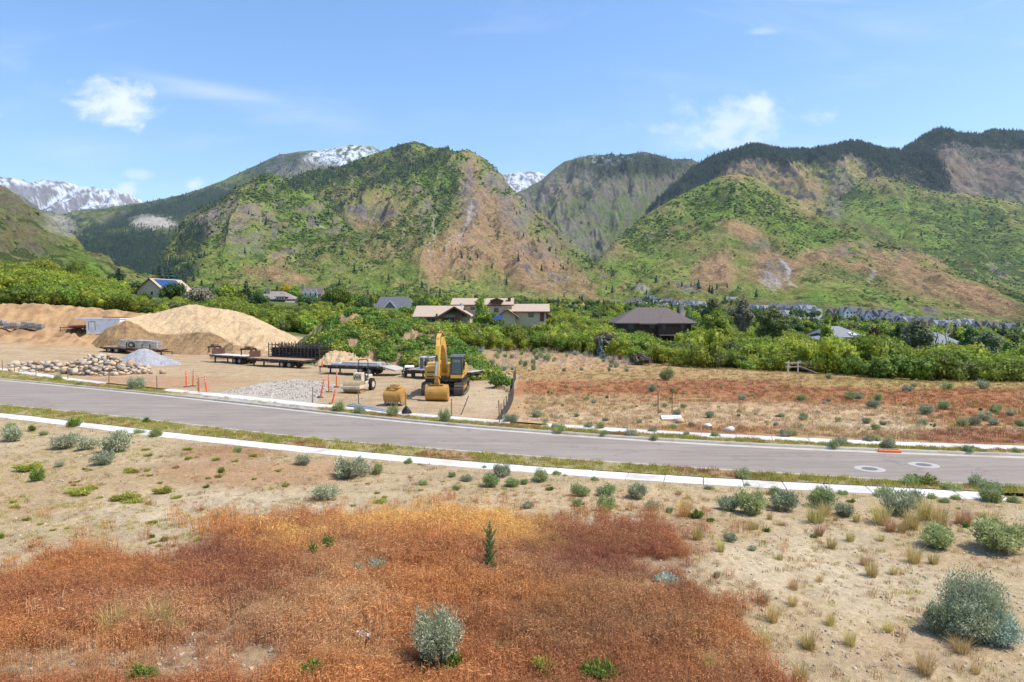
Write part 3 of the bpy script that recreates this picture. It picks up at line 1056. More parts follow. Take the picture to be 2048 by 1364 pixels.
def hill_color(kind):
    def f(X, Y, Z, px, py, steep, nz):
        s = 150.0
        n1 = fbm(X / 220 + 3, Y / 420, 5)
        n2 = fbm(X / 45 + 30, Y / 90, 5, 0.6)
        n3 = fbm(X / 700, Y / 900, 3)
        wob = 0.45 * n1 + 0.55 * n2
        m0 = {k: np.zeros(px.shape) for k in HILL}
        jx, jy = px + n1 * 30, py + n2 * 16
        for k, L in HILL.items():
            for cx, cy, rx, ry, rot, a in L:
                m0[k] = np.maximum(m0[k], a * ell(jx, jy, cx, cy, rx, ry, 0.7 * wob, 0.45, rot))
        C = np.zeros(px.shape + (3,)) + np.array((0.155, 0.20, 0.050))
        bushy = 0.5 + 0.5 * n3 + 0.4 * n1

        def over(m, c):
            nonlocal C
            C = C + (np.array(c) - C) * np.clip(m, 0, 1)[..., None]
        over(sstep(-0.05, 0.35, n1), GRASS)
        over(sstep(0.0, 0.4, -n1 + 0.3 * n2) * 0.7, (0.075, 0.105, 0.035))
        over(sstep(0.05, 0.35, n2 + 0.2) * 0.28, SOIL)
        if kind in ('main', 'front'):
            over(sstep(0.12, 0.45, fbm(X / 160 + 70, Y / 200, 5, 0.6)) * 0.55, (0.24, 0.155, 0.08))
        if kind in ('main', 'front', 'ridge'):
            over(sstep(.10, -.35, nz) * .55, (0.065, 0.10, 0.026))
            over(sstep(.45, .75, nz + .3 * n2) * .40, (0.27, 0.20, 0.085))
        over(m0['lush'] * (0.8 - 0.3 * n2), LUSH)
        rib = fbm(X / 26 + 8, Y / 170, 5, 0.6)
        mixn = 0.6 * n2 + 0.7 * rib
        soilm = m0['soil'] * sstep(-0.30, 0.16, 0.12 + mixn + .35 * (nz - .2))
        over(soilm, SOIL)
        over(soilm * sstep(0.0, 0.5, n1 + n2) * 0.5, (0.36, 0.23, 0.13))
        rk = np.maximum(m0['rock'] * sstep(-0.2, 0.12, n2 + rib * .5 + 0.1), sstep(1.0, 1.7, steep + n2) * .75)
        if kind == 'back':      # bare, burnt and cliffy
            over(0.65 + 0 * n1, (0.125, 0.118, 0.10))
            over(sstep(0.02, 0.35, n1 + n2 * 0.4) * 0.6, (0.10, 0.14, 0.04))
            over(sstep(0.0, 0.3, n2) * 0.75, BLUEROCK)
            over(m0['soil'], (0.24, 0.16, 0.095))
            strata = fbm(X / 300 + (Z + 0.35 * X) / 60, (Z + 0.35 * X) / 34, 4)
            over(sstep(0.1, 0.35, strata) * 0.6, (0.22, 0.19, 0.165))
            over(ell(px, py, 1215, 430, 130, 50, wob, .5) * sstep(-.1, .3, n1) * .7, (0.10, 0.15, 0.035))
            over(ell(px, py, 1180, 470, 150, 60, wob, .5) * .6, (0.105, 0.15, 0.04))
        elif kind == 'high':
            over(0.5 + 0 * n1, (0.10, 0.125, 0.04))
        over(rk, ROCK)
        over(rk * sstep(0.0, 0.3, n2 - .3 * nz + .1), BLUEROCK)
        over(rk * sstep(0.1, 0.4, -n2) * .8, (0.30, 0.23, 0.18))
        over(m0['pale'], GRANITE)
        con = m0['conif'] * sstep(-0.3, 0.2, n2 + 0.1)
        if kind == 'high':      # forested valley head, snow on the summit
            con = np.maximum(con, ell(px, py, 250, 520, 230, 80, wob * 1.3, .4) * .95)
            con = np.maximum(con, ell(px, py, 350, 420, 230, 26, wob, .4, -14) * .9)
            con = con * (1 - m0['pale'])
            over(con, CONIF)
            snow = ell(px, py, 695, 312, 80, 22, wob * .8, .3) * sstep(-0.08, 0.10, n2 + 0.12 + .3 * n1)
            over(ell(px, py, 580, 325, 90, 26, wob, .4) * .8, (0.17, 0.165, 0.15))
            over(snow, SNOW)
            over(ell(px, py, 110, 400, 90, 22, wob, .4) * .8, (0.17, 0.15, 0.14))
        else:
            over(con, CONIF)
        if kind == 'back':
            over(ell(px, py, 1225, 318, 50, 16, wob, .4) * sstep(.0, .1, n2 - .05), SNOW)
            over(ell(px, py, 1270, 330, 110, 26, wob, .4) * .8, CONIF)
            con = np.maximum(con, ell(px, py, 1270, 330, 110, 26, wob, .4) * .8)
        if kind == 'ridge':
            cr = np.interp(px, [1300, 1380, 1440, 1500, 1600, 1660, 1700, 1740, 1780, 1840, 1880, 1960, 2048, 2300], [372, 335, 303, 290, 300, 292, 284, 290, 304, 280, 256, 268, 262, 260])
            dep = np.interp(px, [1340, 1400, 1480, 1520, 1600, 1660, 1700, 1760, 1810, 1850, 1880, 1930, 1980, 2048], [60, 70, 26, 34, 30, 42, 26, 50, 70, 110, 44, 26, 30, 40])
            cm = 1 - sstep(0.6, 1.25, (py - cr) / dep + 0.9 * n2 + 0.3 * n1)
            cm = np.maximum(cm, ell(px, py, 1860, 330, 24, 62, wob, .4, -24))
            cliff = sstep(1810, 1880, px) * sstep(430, 380, py)
            over(cliff * .9, (0.13, 0.12, 0.11))
            strata = np.sin((py - 0.42 * px) * 0.30 + 5 * n1) * 0.5 + n2
            over(cliff * sstep(0.1, 0.7, strata) * .7, (0.26, 0.20, 0.15))
            over(cliff * sstep(0.25, 0.5, n1 - n2 * .5) * .8, (0.10, 0.145, 0.04))
            over(cliff * m0['soil'] * .7, (0.26, 0.18, 0.11))
            over(cm, CONIF)
            con = np.maximum(con, cm)
        if kind == 'snow':
            C = np.zeros(px.shape + (3,)) + np.array((0.20, 0.19, 0.19))
            over(sstep(0.0, 0.16, n2 + 0.6 * n1 + np.clip((415 - py) / 90, -1, .18) - 0.25 * sstep(.4, 1.2, steep)), SNOW)
            over(sstep(1, 3, steep) * .7, (0.2, 0.19, 0.19))
            over(ell(px, py, 30, 385, 70, 16, wob, .4) * .9, (0.19, 0.18, 0.175))
            bushy = bushy * 0
        over(ell(px, py, 0, 430, 130, 60, wob, .4, 30) * (0.6 if kind == 'left' else 0), (0.12, 0.10, 0.06))
        bushy = np.clip(bushy + m0['conif'] * 0.3 - soilm * 0.65 - m0['pale'] - rk * .4 + .1, 0, 1)
        if kind == 'back':
            bushy *= .4
        f.con = con
        f.bushy = bushy
        return np.clip(C, 0.008, 0.9), bushy
    return f


def hill_mat(name, s=1.0):
    t = NT(name)
    c = t.attr('zone')
    b = t.attr('bushy', 'GEOMETRY', 'Fac')
    a1 = t.noise(0.035 * s, 7, 0.7)
    a2 = t.noise(0.16 * s, 5, 0.7)
    c = t.value(c, t.math('MULTIPLY', t.step(a1, 0.3, 0.7, 0.72, 1.25), t.step(a2, 0.28, 0.72, 0.66, 1.3)))
    th = t.math('SUBTRACT', 0.74, t.math('MULTIPLY', b, 0.30))
    cl = t.math('ADD', t.math('MULTIPLY', t.noise(0.055 * s, 4, 0.75), 0.6), t.math('MULTIPLY', t.noise(0.012 * s, 4, 0.6), 0.4))
    m = t.step(t.math('SUBTRACT', cl, th), -0.03, 0.02)
    c = t.mix(t.math('MULTIPLY', m, 0.78), c, (0.040, 0.072, 0.020))
    t.bump(t.math('ADD', t.math('MULTIPLY', m, 0.5), t.math('ADD', a1, a2)), 0.9, 9.0 / s)
    return t.done(c, 0.95, 0, 0.05)


MH = hill_mat('hillside')
sheets = {}
BUSHY = {}


def hill(name, kind, rows, px0, px1, nx, ny, amp, size, **kw):
    cf = hill_color(kind)
    o, data = sheet(name, rows, px0, px1, nx, ny, amp, size, colorf=cf, mat=MH, **kw)
    tag(o, kind='structure')
    sheets[name + str(len(sheets))] = (data, cf.con)
    BUSHY[name + str(len(sheets) - 1)] = cf.bushy
    return o


hill('snowy_mountain', 'snow', [[(-500, 330, 9500), (0, 351, 9500), (30, 356, 9500), (60, 367, 9500), (120, 365, 9400), (150, 367, 9400), (200, 378, 9300), (240, 391, 9300), (290, 408, 9200), (420, 450, 9200)],
                                [(-500, 420, 8200), (420, 470, 8200)], [(-500, 520, 7200), (420, 520, 7200)]], -500, 420, 240, 60, 320, 900, back=(1500, 500), seed=11, crest=.3)
hill('snowy_mountain', 'snow', [[(900, 400, 9500), (1000, 352, 9500), (1012, 346, 9500), (1045, 345, 9500), (1078, 347, 9500), (1110, 362, 9500), (1200, 400, 9500)],
                                [(900, 470, 8000), (1200, 470, 8000)]], 900, 1200, 120, 40, 200, 900, back=(1500, 500), seed=5, crest=.2)
hill('forested_ridge', 'high', [[(-500, 440, 6500), (-60, 380, 6800), (0, 381, 6800), (40, 392, 6800), (80, 420, 6600), (130, 436, 6400), (200, 425, 6400), (290, 408, 6500), (380, 385, 6500), (450, 361, 6500), (520, 327, 6600), (560, 309, 6600), (600, 303, 6600), (640, 303, 6600), (670, 296, 6600), (700, 290, 6600), (720, 291, 6600), (745, 294, 6600), (770, 308, 6500), (900, 400, 6500)],
                                [(-500, 480, 5200), (80, 462, 5200), (300, 450, 5000), (560, 400, 5400), (900, 440, 5400)],
                                [(-500, 530, 3800), (300, 505, 3600), (900, 500, 4200)], [(-500, 590, 2600), (900, 590, 2800)]],
     -500, 900, 700, 240, 170, 800, back=(1500, 600), seed=2, crest=.12)
hill('rocky_mountain', 'back', [[(980, 430, 5200), (1035, 388, 5200), (1060, 374, 5200), (1085, 360, 5200), (1110, 338, 5200), (1130, 323, 5200), (1170, 316, 5200), (1210, 310, 5200), (1240, 309, 5200), (1290, 304, 5200), (1315, 312, 5100), (1345, 321, 5100), (1385, 320, 5100), (1420, 340, 5000), (1560, 420, 5000)],
                                [(980, 470, 4300), (1130, 410, 4300), (1290, 410, 4300), (1560, 470, 4300)], [(980, 540, 3300), (1560, 530, 3300)], [(980, 600, 2400), (1560, 600, 2400)]],
     980, 1560, 460, 240, 190, 480, back=(1500, 600), seed=8, crest=.12,
     ridges=[([(1290, 306), (1200, 400), (1130, 470)], 26, 220), ([(1385, 330), (1300, 430), (1260, 520)], 22, -200), ([(1180, 330), (1130, 400)], 18, 130), ([(1340, 330), (1280, 400), (1240, 440), (1210, 500)], 18, 150)])
hill('conifer_topped_mountain', 'ridge', [[(1290, 430, 4300), (1345, 372, 4300), (1380, 337, 4300), (1420, 315, 4300), (1440, 305, 4300), (1470, 300, 4300), (1500, 290, 4300), (1560, 299, 4300), (1600, 301, 4300), (1660, 294, 4300), (1700, 284, 4300), (1740, 291, 4300), (1770, 304, 4300), (1800, 302, 4400), (1830, 285, 4500), (1860, 264, 4600), (1880, 256, 4600), (1920, 265, 4600), (1960, 269, 4600), (1985, 261, 4600), (2048, 263, 4600), (2300, 240, 4600), (2700, 300, 4500)],
                                [(1290, 480, 3700), (1500, 370, 3700), (1700, 370, 3700), (1900, 350, 4000), (2700, 380, 4000)], [(1290, 540, 3000), (1500, 470, 3000), (1700, 440, 3200), (2048, 440, 3400), (2700, 470, 3400)], [(1290, 620, 2200), (2700, 640, 2200)]],
     1290, 2700, 800, 230, 150, 480, back=(1200, 500), seed=14, crest=.10,
     ridges=[([(1500, 292), (1480, 330), (1420, 370)], 16, 130), ([(1505, 295), (1560, 350), (1640, 440)], 20, 150), ([(1700, 290), (1668, 320), (1660, 350)], 14, 120), ([(1620, 310), (1640, 380), (1665, 430)], 16, -170), ([(1885, 258), (1890, 300), (1860, 360)], 16, 200), ([(1890, 262), (1960, 340), (1990, 400)], 16, -160), ([(1960, 275), (2010, 330), (2060, 400)], 14, 150)])
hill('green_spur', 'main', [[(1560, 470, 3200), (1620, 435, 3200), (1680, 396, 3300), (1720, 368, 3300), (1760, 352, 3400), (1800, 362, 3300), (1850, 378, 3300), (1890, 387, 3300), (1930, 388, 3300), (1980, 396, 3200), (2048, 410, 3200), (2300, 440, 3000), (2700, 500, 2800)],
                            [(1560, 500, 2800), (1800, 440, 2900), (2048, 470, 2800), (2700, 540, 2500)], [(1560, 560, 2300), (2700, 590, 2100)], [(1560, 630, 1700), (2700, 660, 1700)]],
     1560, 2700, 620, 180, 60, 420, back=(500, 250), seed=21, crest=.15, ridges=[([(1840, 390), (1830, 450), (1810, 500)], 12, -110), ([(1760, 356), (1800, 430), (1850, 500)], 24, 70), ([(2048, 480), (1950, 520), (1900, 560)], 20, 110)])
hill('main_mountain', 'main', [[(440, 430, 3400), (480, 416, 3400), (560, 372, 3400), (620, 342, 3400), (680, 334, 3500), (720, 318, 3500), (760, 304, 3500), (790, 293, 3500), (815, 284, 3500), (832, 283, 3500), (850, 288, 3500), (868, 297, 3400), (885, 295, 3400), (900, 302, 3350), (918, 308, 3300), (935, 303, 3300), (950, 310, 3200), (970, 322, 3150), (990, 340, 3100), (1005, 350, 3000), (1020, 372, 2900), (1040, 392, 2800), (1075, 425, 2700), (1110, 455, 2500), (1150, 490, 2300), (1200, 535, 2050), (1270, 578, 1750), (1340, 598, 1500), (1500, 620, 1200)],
                               [(440, 450, 3000), (620, 400, 3000), (740, 380, 2950), (832, 350, 2950), (935, 355, 2800), (1010, 405, 2650), (1100, 490, 2250), (1200, 553, 1850), (1270, 585, 1600), (1500, 622, 1150)],
                               [(440, 520, 2400), (620, 480, 2450), (740, 460, 2350), (860, 430, 2300), (960, 440, 2150), (1060, 510, 1900), (1200, 570, 1600), (1270, 592, 1450), (1500, 625, 1100)],
                               [(440, 565, 1750), (620, 550, 1650), (860, 525, 1650), (1000, 540, 1600), (1100, 568, 1500), (1270, 598, 1300), (1500, 628, 1050)],
                               [(440, 603, 1000), (1000, 603, 1000), (1270, 612, 1000), (1500, 632, 950)]],
     440, 1500, 860, 330, 85, 360, back=(900, 400), seed=31, crest=.10,
     ridges=[([(935, 304), (925, 370), (900, 430), (860, 500), (850, 560)], 22, 160), ([(935, 304), (1000, 380), (1050, 470), (1090, 560)], 18, 140), ([(832, 284), (760, 340), (660, 420)], 18, 110), ([(880, 310), (800, 390), (740, 460), (700, 540)], 20, -150),
             ([(900, 350), (780, 420), (700, 430)], 20, 110), ([(960, 420), (1000, 520), (1010, 590)], 14, -90), ([(868, 400), (880, 480), (870, 540)], 10, -60)])
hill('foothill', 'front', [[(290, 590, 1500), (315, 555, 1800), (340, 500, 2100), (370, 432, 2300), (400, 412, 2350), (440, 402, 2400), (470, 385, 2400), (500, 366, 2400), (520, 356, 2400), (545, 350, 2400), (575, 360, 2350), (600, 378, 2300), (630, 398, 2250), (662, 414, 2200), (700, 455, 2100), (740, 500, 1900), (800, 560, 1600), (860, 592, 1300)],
                           [(290, 595, 1350), (370, 500, 1900), (470, 440, 2050), (545, 410, 2100), (662, 450, 2000), (740, 530, 1700), (860, 596, 1250)],
                           [(290, 600, 1150), (400, 545, 1500), (545, 510, 1600), (662, 520, 1600), (740, 560, 1400), (860, 600, 1150)],
                           [(290, 606, 950), (860, 606, 950)]],
     290, 860, 560, 260, 62, 280, back=(500, 300), seed=44, crest=.12, ridges=[([(545, 352), (500, 400), (480, 470), (470, 540)], 18, 110), ([(545, 352), (610, 410), (650, 450)], 14, 50), ([(440, 405), (400, 470), (370, 540)], 16, 60)])
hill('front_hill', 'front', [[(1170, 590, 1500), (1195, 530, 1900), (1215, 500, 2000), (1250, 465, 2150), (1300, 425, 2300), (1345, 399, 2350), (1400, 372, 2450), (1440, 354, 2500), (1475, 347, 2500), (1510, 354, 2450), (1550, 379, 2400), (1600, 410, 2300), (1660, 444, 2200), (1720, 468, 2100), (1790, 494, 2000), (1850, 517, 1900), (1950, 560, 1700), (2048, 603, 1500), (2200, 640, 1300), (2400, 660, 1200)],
                             [(1170, 592, 1450), (1250, 520, 1850), (1345, 450, 2050), (1475, 420, 2100), (1600, 460, 2000), (1720, 500, 1850), (1850, 545, 1650), (2048, 613, 1350), (2400, 662, 1150)],
                             [(1170, 598, 1300), (1345, 530, 1600), (1475, 505, 1650), (1600, 520, 1600), (1720, 545, 1500), (1850, 575, 1400), (2048, 625, 1250), (2400, 668, 1050)],
                             [(1170, 612, 1000), (1400, 622, 1000), (1700, 640, 1000), (2048, 660, 1000), (2400, 675, 1000)]],
     1170, 2400, 860, 280, 48, 300, back=(500, 300), seed=57, crest=.10,
     ridges=[([(1475, 350), (1450, 430), (1430, 520), (1430, 580)], 24, 120), ([(1540, 460), (1560, 530), (1600, 590)], 12, -90), ([(1510, 490), (1530, 540), (1550, 590)], 16, 70), ([(1660, 446), (1700, 500), (1720, 560)], 20, 60), ([(1380, 420), (1300, 500), (1280, 570)], 16, -70), ([(1620, 480), (1650, 510), (1600, 540), (1595, 590)], 12, -70)])
hill('near_slope', 'left', [[(-900, 200, 1500), (-400, 290, 1500), (-100, 352, 1500), (0, 384, 1450), (20, 392, 1450), (45, 412, 1400), (90, 444, 1350), (140, 482, 1250), (200, 528, 1100), (260, 562, 950), (330, 590, 800)],
                            [(-900, 400, 1000), (0, 450, 1050), (140, 515, 950), (260, 575, 800), (330, 594, 700)],
                            [(-900, 560, 500), (0, 580, 520), (330, 598, 520)]],
     -900, 330, 420, 180, 50, 230, back=(400, 200), seed=63, crest=.15)

# conifers standing on the high slopes: a far-off wood, one mass
def scatter(name, P3, coll, idx, rot, scl, tint=None, label=None, mat=None):
    me = bpy.data.meshes.new(name)
    me.vertices.add(len(P3))
    me.vertices.foreach_set('co', np.ascontiguousarray(P3, np.float32).ravel())
    a = me.attributes.new('pick', 'INT', 'POINT')
    a.data.foreach_set('value', np.ascontiguousarray(idx, np.int32))
    for nm, v in (('rot', rot), ('scl', scl)):
        a = me.attributes.new(nm, 'FLOAT_VECTOR', 'POINT')
        a.data.foreach_set('vector', np.ascontiguousarray(v, np.float32).ravel())
    if tint is not None:
        set_color(me, 'tint', tint)
    o = bpy.data.objects.new(name, me)
    COL.objects.link(o)
    ng = bpy.data.node_groups.new(name, 'GeometryNodeTree')
    ng.interface.new_socket('Geometry', in_out='INPUT', socket_type='NodeSocketGeometry')
    ng.interface.new_socket('Geometry', in_out='OUTPUT', socket_type='NodeSocketGeometry')
    n, l = ng.nodes, ng.links
    gi, go = n.new('NodeGroupInput'), n.new('NodeGroupOutput')
    ip = n.new('GeometryNodeInstanceOnPoints')
    ci = n.new('GeometryNodeCollectionInfo')
    ci.inputs['Collection'].default_value = coll
    ci.inputs['Separate Children'].default_value = True
    ci.inputs['Reset Children'].default_value = True
    ip.inputs['Pick Instance'].default_value = True
    l.new(gi.outputs[0], ip.inputs['Points'])
    l.new(ci.outputs[0], ip.inputs['Instance'])
    for nm, typ, sk in (('pick', 'INT', 'Instance Index'), ('rot', 'FLOAT_VECTOR', 'Rotation'), ('scl', 'FLOAT_VECTOR', 'Scale')):
        na = n.new('GeometryNodeInputNamedAttribute')
        na.data_type = typ
        na.inputs['Name'].default_value = nm
        l.new(na.outputs[0], ip.inputs[sk])
    l.new(ip.outputs[0], go.inputs[0])
    md = o.modifiers.new('scatter', 'NODES')
    md.node_group = ng
    tag(o, label, None, None, 'stuff')
    return o


def source(name, meshes):
    """meshes kept in a collection outside the scene, for scattering masses"""
    c = bpy.data.collections.new(name)
    for i, me in enumerate(meshes):
        c.objects.link(bpy.data.objects.new('%s_%03d' % (name, i), me))
    return c


M_FARCON = M('far_conifer', [(0.012, 0.026, 0.016), (0.022, 0.042, 0.020)], 0.05, 3, 0.9, rnd=0.35)


def cone_mesh(seed):
    r = random.Random(seed)
    vs, fs = [], []
    lay = 4
    for k in range(lay):
        z0, z1 = k / lay * 0.86 + 0.04, (k + 1) / lay * 0.86 + 0.14
        rad = 0.2 * (1 - k / lay) + 0.03
        b = len(vs)
        n = 6
        for i in range(n):
            a = 2 * PI * (i + 0.5 * k) / n
            q = rad * r.uniform(0.65, 1.25)
            vs.append((q * math.cos(a), q * math.sin(a), z0 + r.uniform(-.04, .04)))
        vs.append((0, 0, z1))
        fs += [(b + i, b + (i + 1) % n, b + n) for i in range(n)]
    me = np_mesh('conifer', vs, fs)
    me.materials.append(M_FARCON)
    return me


M_HBR = NT('slope_brush')
_r = M_HBR.random()
M_HBR = M_HBR.done(M_HBR.ramp(_r, [(0.0, (0.045, 0.075, 0.02)), (0.5, (0.08, 0.12, 0.028)), (1.0, (0.14, 0.185, 0.04))]), 0.95, 0, 0.05)


def blob_mesh(seed):
    r = random.Random(seed)
    vs = [(0, 0, .62 * r.uniform(.8, 1.1))]
    for k, (rad, z) in enumerate(((.34, .48), (.52, .15), (.5, -.1))):
        for i in range(6):
            a = 2 * PI * (i + .5 * k) / 6
            q = rad * r.uniform(.7, 1.25)
            vs.append((q * math.cos(a), q * math.sin(a), z * r.uniform(.8, 1.2)))
    fs = [(0, 1 + i, 1 + (i + 1) % 6) for i in range(6)]
    for k in range(2):
        b = 1 + 6 * k
        for i in range(6):
            fs += [(b + i, b + 6 + i, b + (i + 1) % 6), (b + (i + 1) % 6, b + 6 + i, b + 6 + (i + 1) % 6)]
    me = np_mesh('brush', vs, fs)
    me.materials.append(M_HBR)
    return me


brush_src = source('slope_brush', [blob_mesh(s) for s in range(4)])
pts = []
for nm, (data, con) in sheets.items():
    if nm[:5] not in ('main_', 'footh', 'green', 'front', 'near_', 'conif', 'rocky'):
        continue
    X_, Y_, Z_, px_, py_ = data
    kk = {'main_': .30, 'footh': .26, 'front': .20, 'near_': .10}.get(nm[:5], .17)
    cl = fbm(X_ / 60, Y_ / 90, 5, 0.7)
    b_ = BUSHY.get(nm, 0.5)
    pr = kk * sstep(-0.12, 0.3, cl + (b_ - .55) * .7) * (con < .3)
    k = (rng.random(con.shape) < pr) & (px_ > -200) & (px_ < 2250) & (py_ < 612)
    area = np.clip(Y_[k] / 1800, .4, 1.4)
    m_ = rng.random(len(area)) < area
    j = rng.normal(size=(int(m_.sum()), 2)) * 4
    pts.append(np.column_stack([X_[k][m_] + j[:, 0], Y_[k][m_] + j[:, 1], Z_[k][m_] - .6]))
pts = np.concatenate(pts)
n = len(pts)
print('slope brush', n)
S = rng.uniform(2.6, 7.6, n) * np.clip(pts[:, 1] / 2200, .45, 1.25)
scatter('slope_brush', pts, brush_src, rng.integers(0, 4, n), np.column_stack([np.zeros((n, 2)), rng.uniform(0, 6.28, n)]), np.column_stack([S * 1.3, S * 1.3, S * .72]), label='scrub brush speckling the lower mountain slopes')

cone_src = source('far_conifer', [cone_mesh(s) for s in range(4)])
pts = []
for nm, (data, con) in sheets.items():
    X_, Y_, Z_, px_, py_ = data
    dens = {'conifer': 0.16, 'foreste': 0.12, 'main_mo': 0.06, 'rocky_m': 0.05, 'foothil': 0.05}.get(nm[:7], 0.02)
    pr = con * dens * 1.7 + np.where(nm[:5] in ('main_', 'footh', 'green'), 0.0012, 0)
    k = rng.random(con.shape) < pr
    k &= (px_ > -300) & (px_ < 2350) & (rng.random(con.shape) < 0.9)
    j = rng.normal(size=(int(k.sum()), 2)) * 6
    pts.append(np.column_stack([X_[k] + j[:, 0], Y_[k] + j[:, 1], Z_[k] - 2.0]))
pts = np.concatenate(pts)
n = len(pts)
sc_ = rng.uniform(11, 23, n) * np.where(pts[:, 1] < 2600, 0.7, 1.0)
print('far conifers', n)
scatter('conifer_forest', pts, cone_src, rng.integers(0, 4, n), np.column_stack([np.zeros((n, 2)), rng.uniform(0, 6.28, n)]), np.column_stack([sc_ * 1.15, sc_ * 1.15, sc_]),
        label='dark conifer forest along the mountain crests and the valley head')

# ------------------------------------------------------------------ plants
def leaf_quads(Pn, N, size, rg, aspect=0.6):
    """rhombic leaf clumps at points Pn with rough normals N"""
    n = len(Pn)
    T = rg.normal(size=(n, 3))
    T -= (T * N).sum(1)[:, None] * N
    T /= np.linalg.norm(T, axis=1)[:, None] + 1e-9
    B = np.cross(N, T)
    s = (size * rg.uniform(0.6, 1.3, n))[:, None]
    V = np.stack([Pn - T * s, Pn + B * s * aspect, Pn + T * s, Pn - B * s * aspect], 1).reshape(-1, 3)
    F = np.arange(4 * n).reshape(n, 4)
    return V, F


def unit(v):
    return v / (np.linalg.norm(v, axis=1)[:, None] + 1e-9)


def lobes_crown(lobes, n_leaf, leaf, seed, up=0.5, core=True, shell=0.75):
    """lobes: (x, y, z, rx, ry, rz)"""
    rg = np.random.default_rng(seed)
    L = np.array(lobes, float)
    w = (L[:, 3] * L[:, 4] + L[:, 4] * L[:, 5])
    ids = rg.choice(len(L), n_leaf, p=w / w.sum())
    d = unit(rg.normal(size=(n_leaf, 3)))
    rad = rg.uniform(shell, 1.06, n_leaf) * (1 + 0.16 * np.sin(d[:, 0] * 7 + ids) * np.cos(d[:, 1] * 6 + d[:, 2] * 5 + ids))
    q = L[ids, :3] + d * L[ids, 3:] * rad[:, None]
    N = unit(d + rg.normal(size=(n_leaf, 3)) * 0.55 + np.array([0, 0, up]))
    k = q[:, 2] > 0.02
    V, F = leaf_quads(q[k], N[k], leaf, rg)
    Vs, Fs = [V], [F]
    b = len(V)
    if core:
        for x, y, z, rx, ry, rz in lobes:
            vs, fs = [], []
            nu_, nv_ = 7, 4
            for i in range(nv_ + 1):
                a = PI * i / nv_
                for j in range(nu_):
                    t_ = 2 * PI * j / nu_
                    vs.append((x + 0.62 * rx * math.sin(a) * math.cos(t_), y + 0.62 * ry * math.sin(a) * math.sin(t_), z + 0.62 * rz * math.cos(a)))
            for i in range(nv_):
                for j in range(nu_):
                    fs.append((b + i * nu_ + j, b + i * nu_ + (j + 1) % nu_, b + (i + 1) * nu_ + (j + 1) % nu_, b + (i + 1) * nu_ + j))
            Vs.append(np.array(vs))
            Fs.append(np.array(fs))
            b += len(vs)
    return np.concatenate(Vs), np.concatenate(Fs)


def trunk_mesh(name, h, r, seed, n_limb=4, spread=0.5, base=0.0, multi=1):
    rd = random.Random(seed)
    mb = MB()
    for m_ in range(multi):
        ox, oy = (rd.uniform(-.5, .5) * spread, rd.uniform(-.5, .5) * spread) if multi > 1 else (0, 0)
        p = Vector((ox, oy, -0.3))
        dirv = Vector((ox * 0.4, oy * 0.4, 1)).normalized()
        rr_ = r
        for s in range(3):
            q = p + dirv * (h / 3) + Vector((rd.uniform(-.1, .1), rd.uniform(-.1, .1), 0)) * h * 0.3
            mb.tube(p, q, rr_, rr_ * 0.72, 6, False)
            if s > 0:
                for _ in range(n_limb // 2):
                    a = rd.uniform(0, 6.28)
                    e = p.lerp(q, rd.random()) + Vector((math.cos(a) * spread * h * .55, math.sin(a) * spread * h * .55, h * rd.uniform(.15, .4)))
                    mb.tube(p.lerp(q, 0.5), e, rr_ * 0.5, rr_ * 0.15, 5, False)
            p, rr_ = q, rr_ * 0.72
    me = bpy.data.meshes.new(name)
    me.from_pydata(mb.v, [], mb.f)
    return me


M_OAK = leaf_mat('scrub_oak_leaves', (0.17, 0.22, 0.022), (0.28, 0.33, 0.035), (0.40, 0.43, 0.06), 0.4, 0.5, rnd=0.3)
M_OAK2 = leaf_mat('deep_oak_leaves', (0.12, 0.185, 0.025), (0.20, 0.275, 0.035), (0.30, 0.36, 0.055), 0.4, 0.5, rnd=0.3)
M_DKTREE = leaf_mat('dark_tree_leaves', (0.05, 0.095, 0.025), (0.085, 0.145, 0.035), (0.13, 0.19, 0.045), 0.25, 0.5, rnd=0.25)
M_OLIVE = leaf_mat('olive_leaves', (0.11, 0.13, 0.035), (0.16, 0.185, 0.055), (0.22, 0.24, 0.075), 0.3, 0.6)
M_LIME = leaf_mat('fresh_green_leaves', (0.16, 0.24, 0.03), (0.24, 0.34, 0.05), (0.33, 0.42, 0.07), 0.4, 0.6)
M_GREYG = leaf_mat('grey_willow_leaves', (0.15, 0.19, 0.08), (0.22, 0.26, 0.12), (0.30, 0.34, 0.17), 0.3, 0.6)
M_SPRUCE = leaf_mat('spruce_needles', (0.012, 0.032, 0.018), (0.024, 0.055, 0.027), (0.04, 0.08, 0.035), 0.1, 0.8)
M_BLUES = leaf_mat('blue_spruce_needles', (0.06, 0.11, 0.10), (0.11, 0.17, 0.16), (0.18, 0.25, 0.23), 0.1, 0.8)
M_DEADN = leaf_mat('dead_needles', (0.20, 0.075, 0.03), (0.30, 0.12, 0.05), (0.36, 0.16, 0.07), 0.1, 0.8)
M_PLUM = leaf_mat('plum_leaves', (0.05, 0.015, 0.015), (0.09, 0.025, 0.022), (0.13, 0.05, 0.035), 0.3, 0.8)
M_YEL = leaf_mat('golden_leaves', (0.32, 0.26, 0.03), (0.42, 0.34, 0.04), (0.5, 0.42, 0.07), 0.4, 0.8)
M_BARE = leaf_mat('leafless_twigs', (0.13, 0.11, 0.07), (0.19, 0.165, 0.11), (0.27, 0.23, 0.16), 0.1, 0.8)
M_BARK = M('bark', [(0.09, 0.065, 0.045), (0.16, 0.12, 0.09)], 6, 5, 0.9)
M_WHITEBARK = M('pale_dead_bark', [(0.42, 0.36, 0.30), (0.6, 0.54, 0.47)], 4, 5, 0.9)


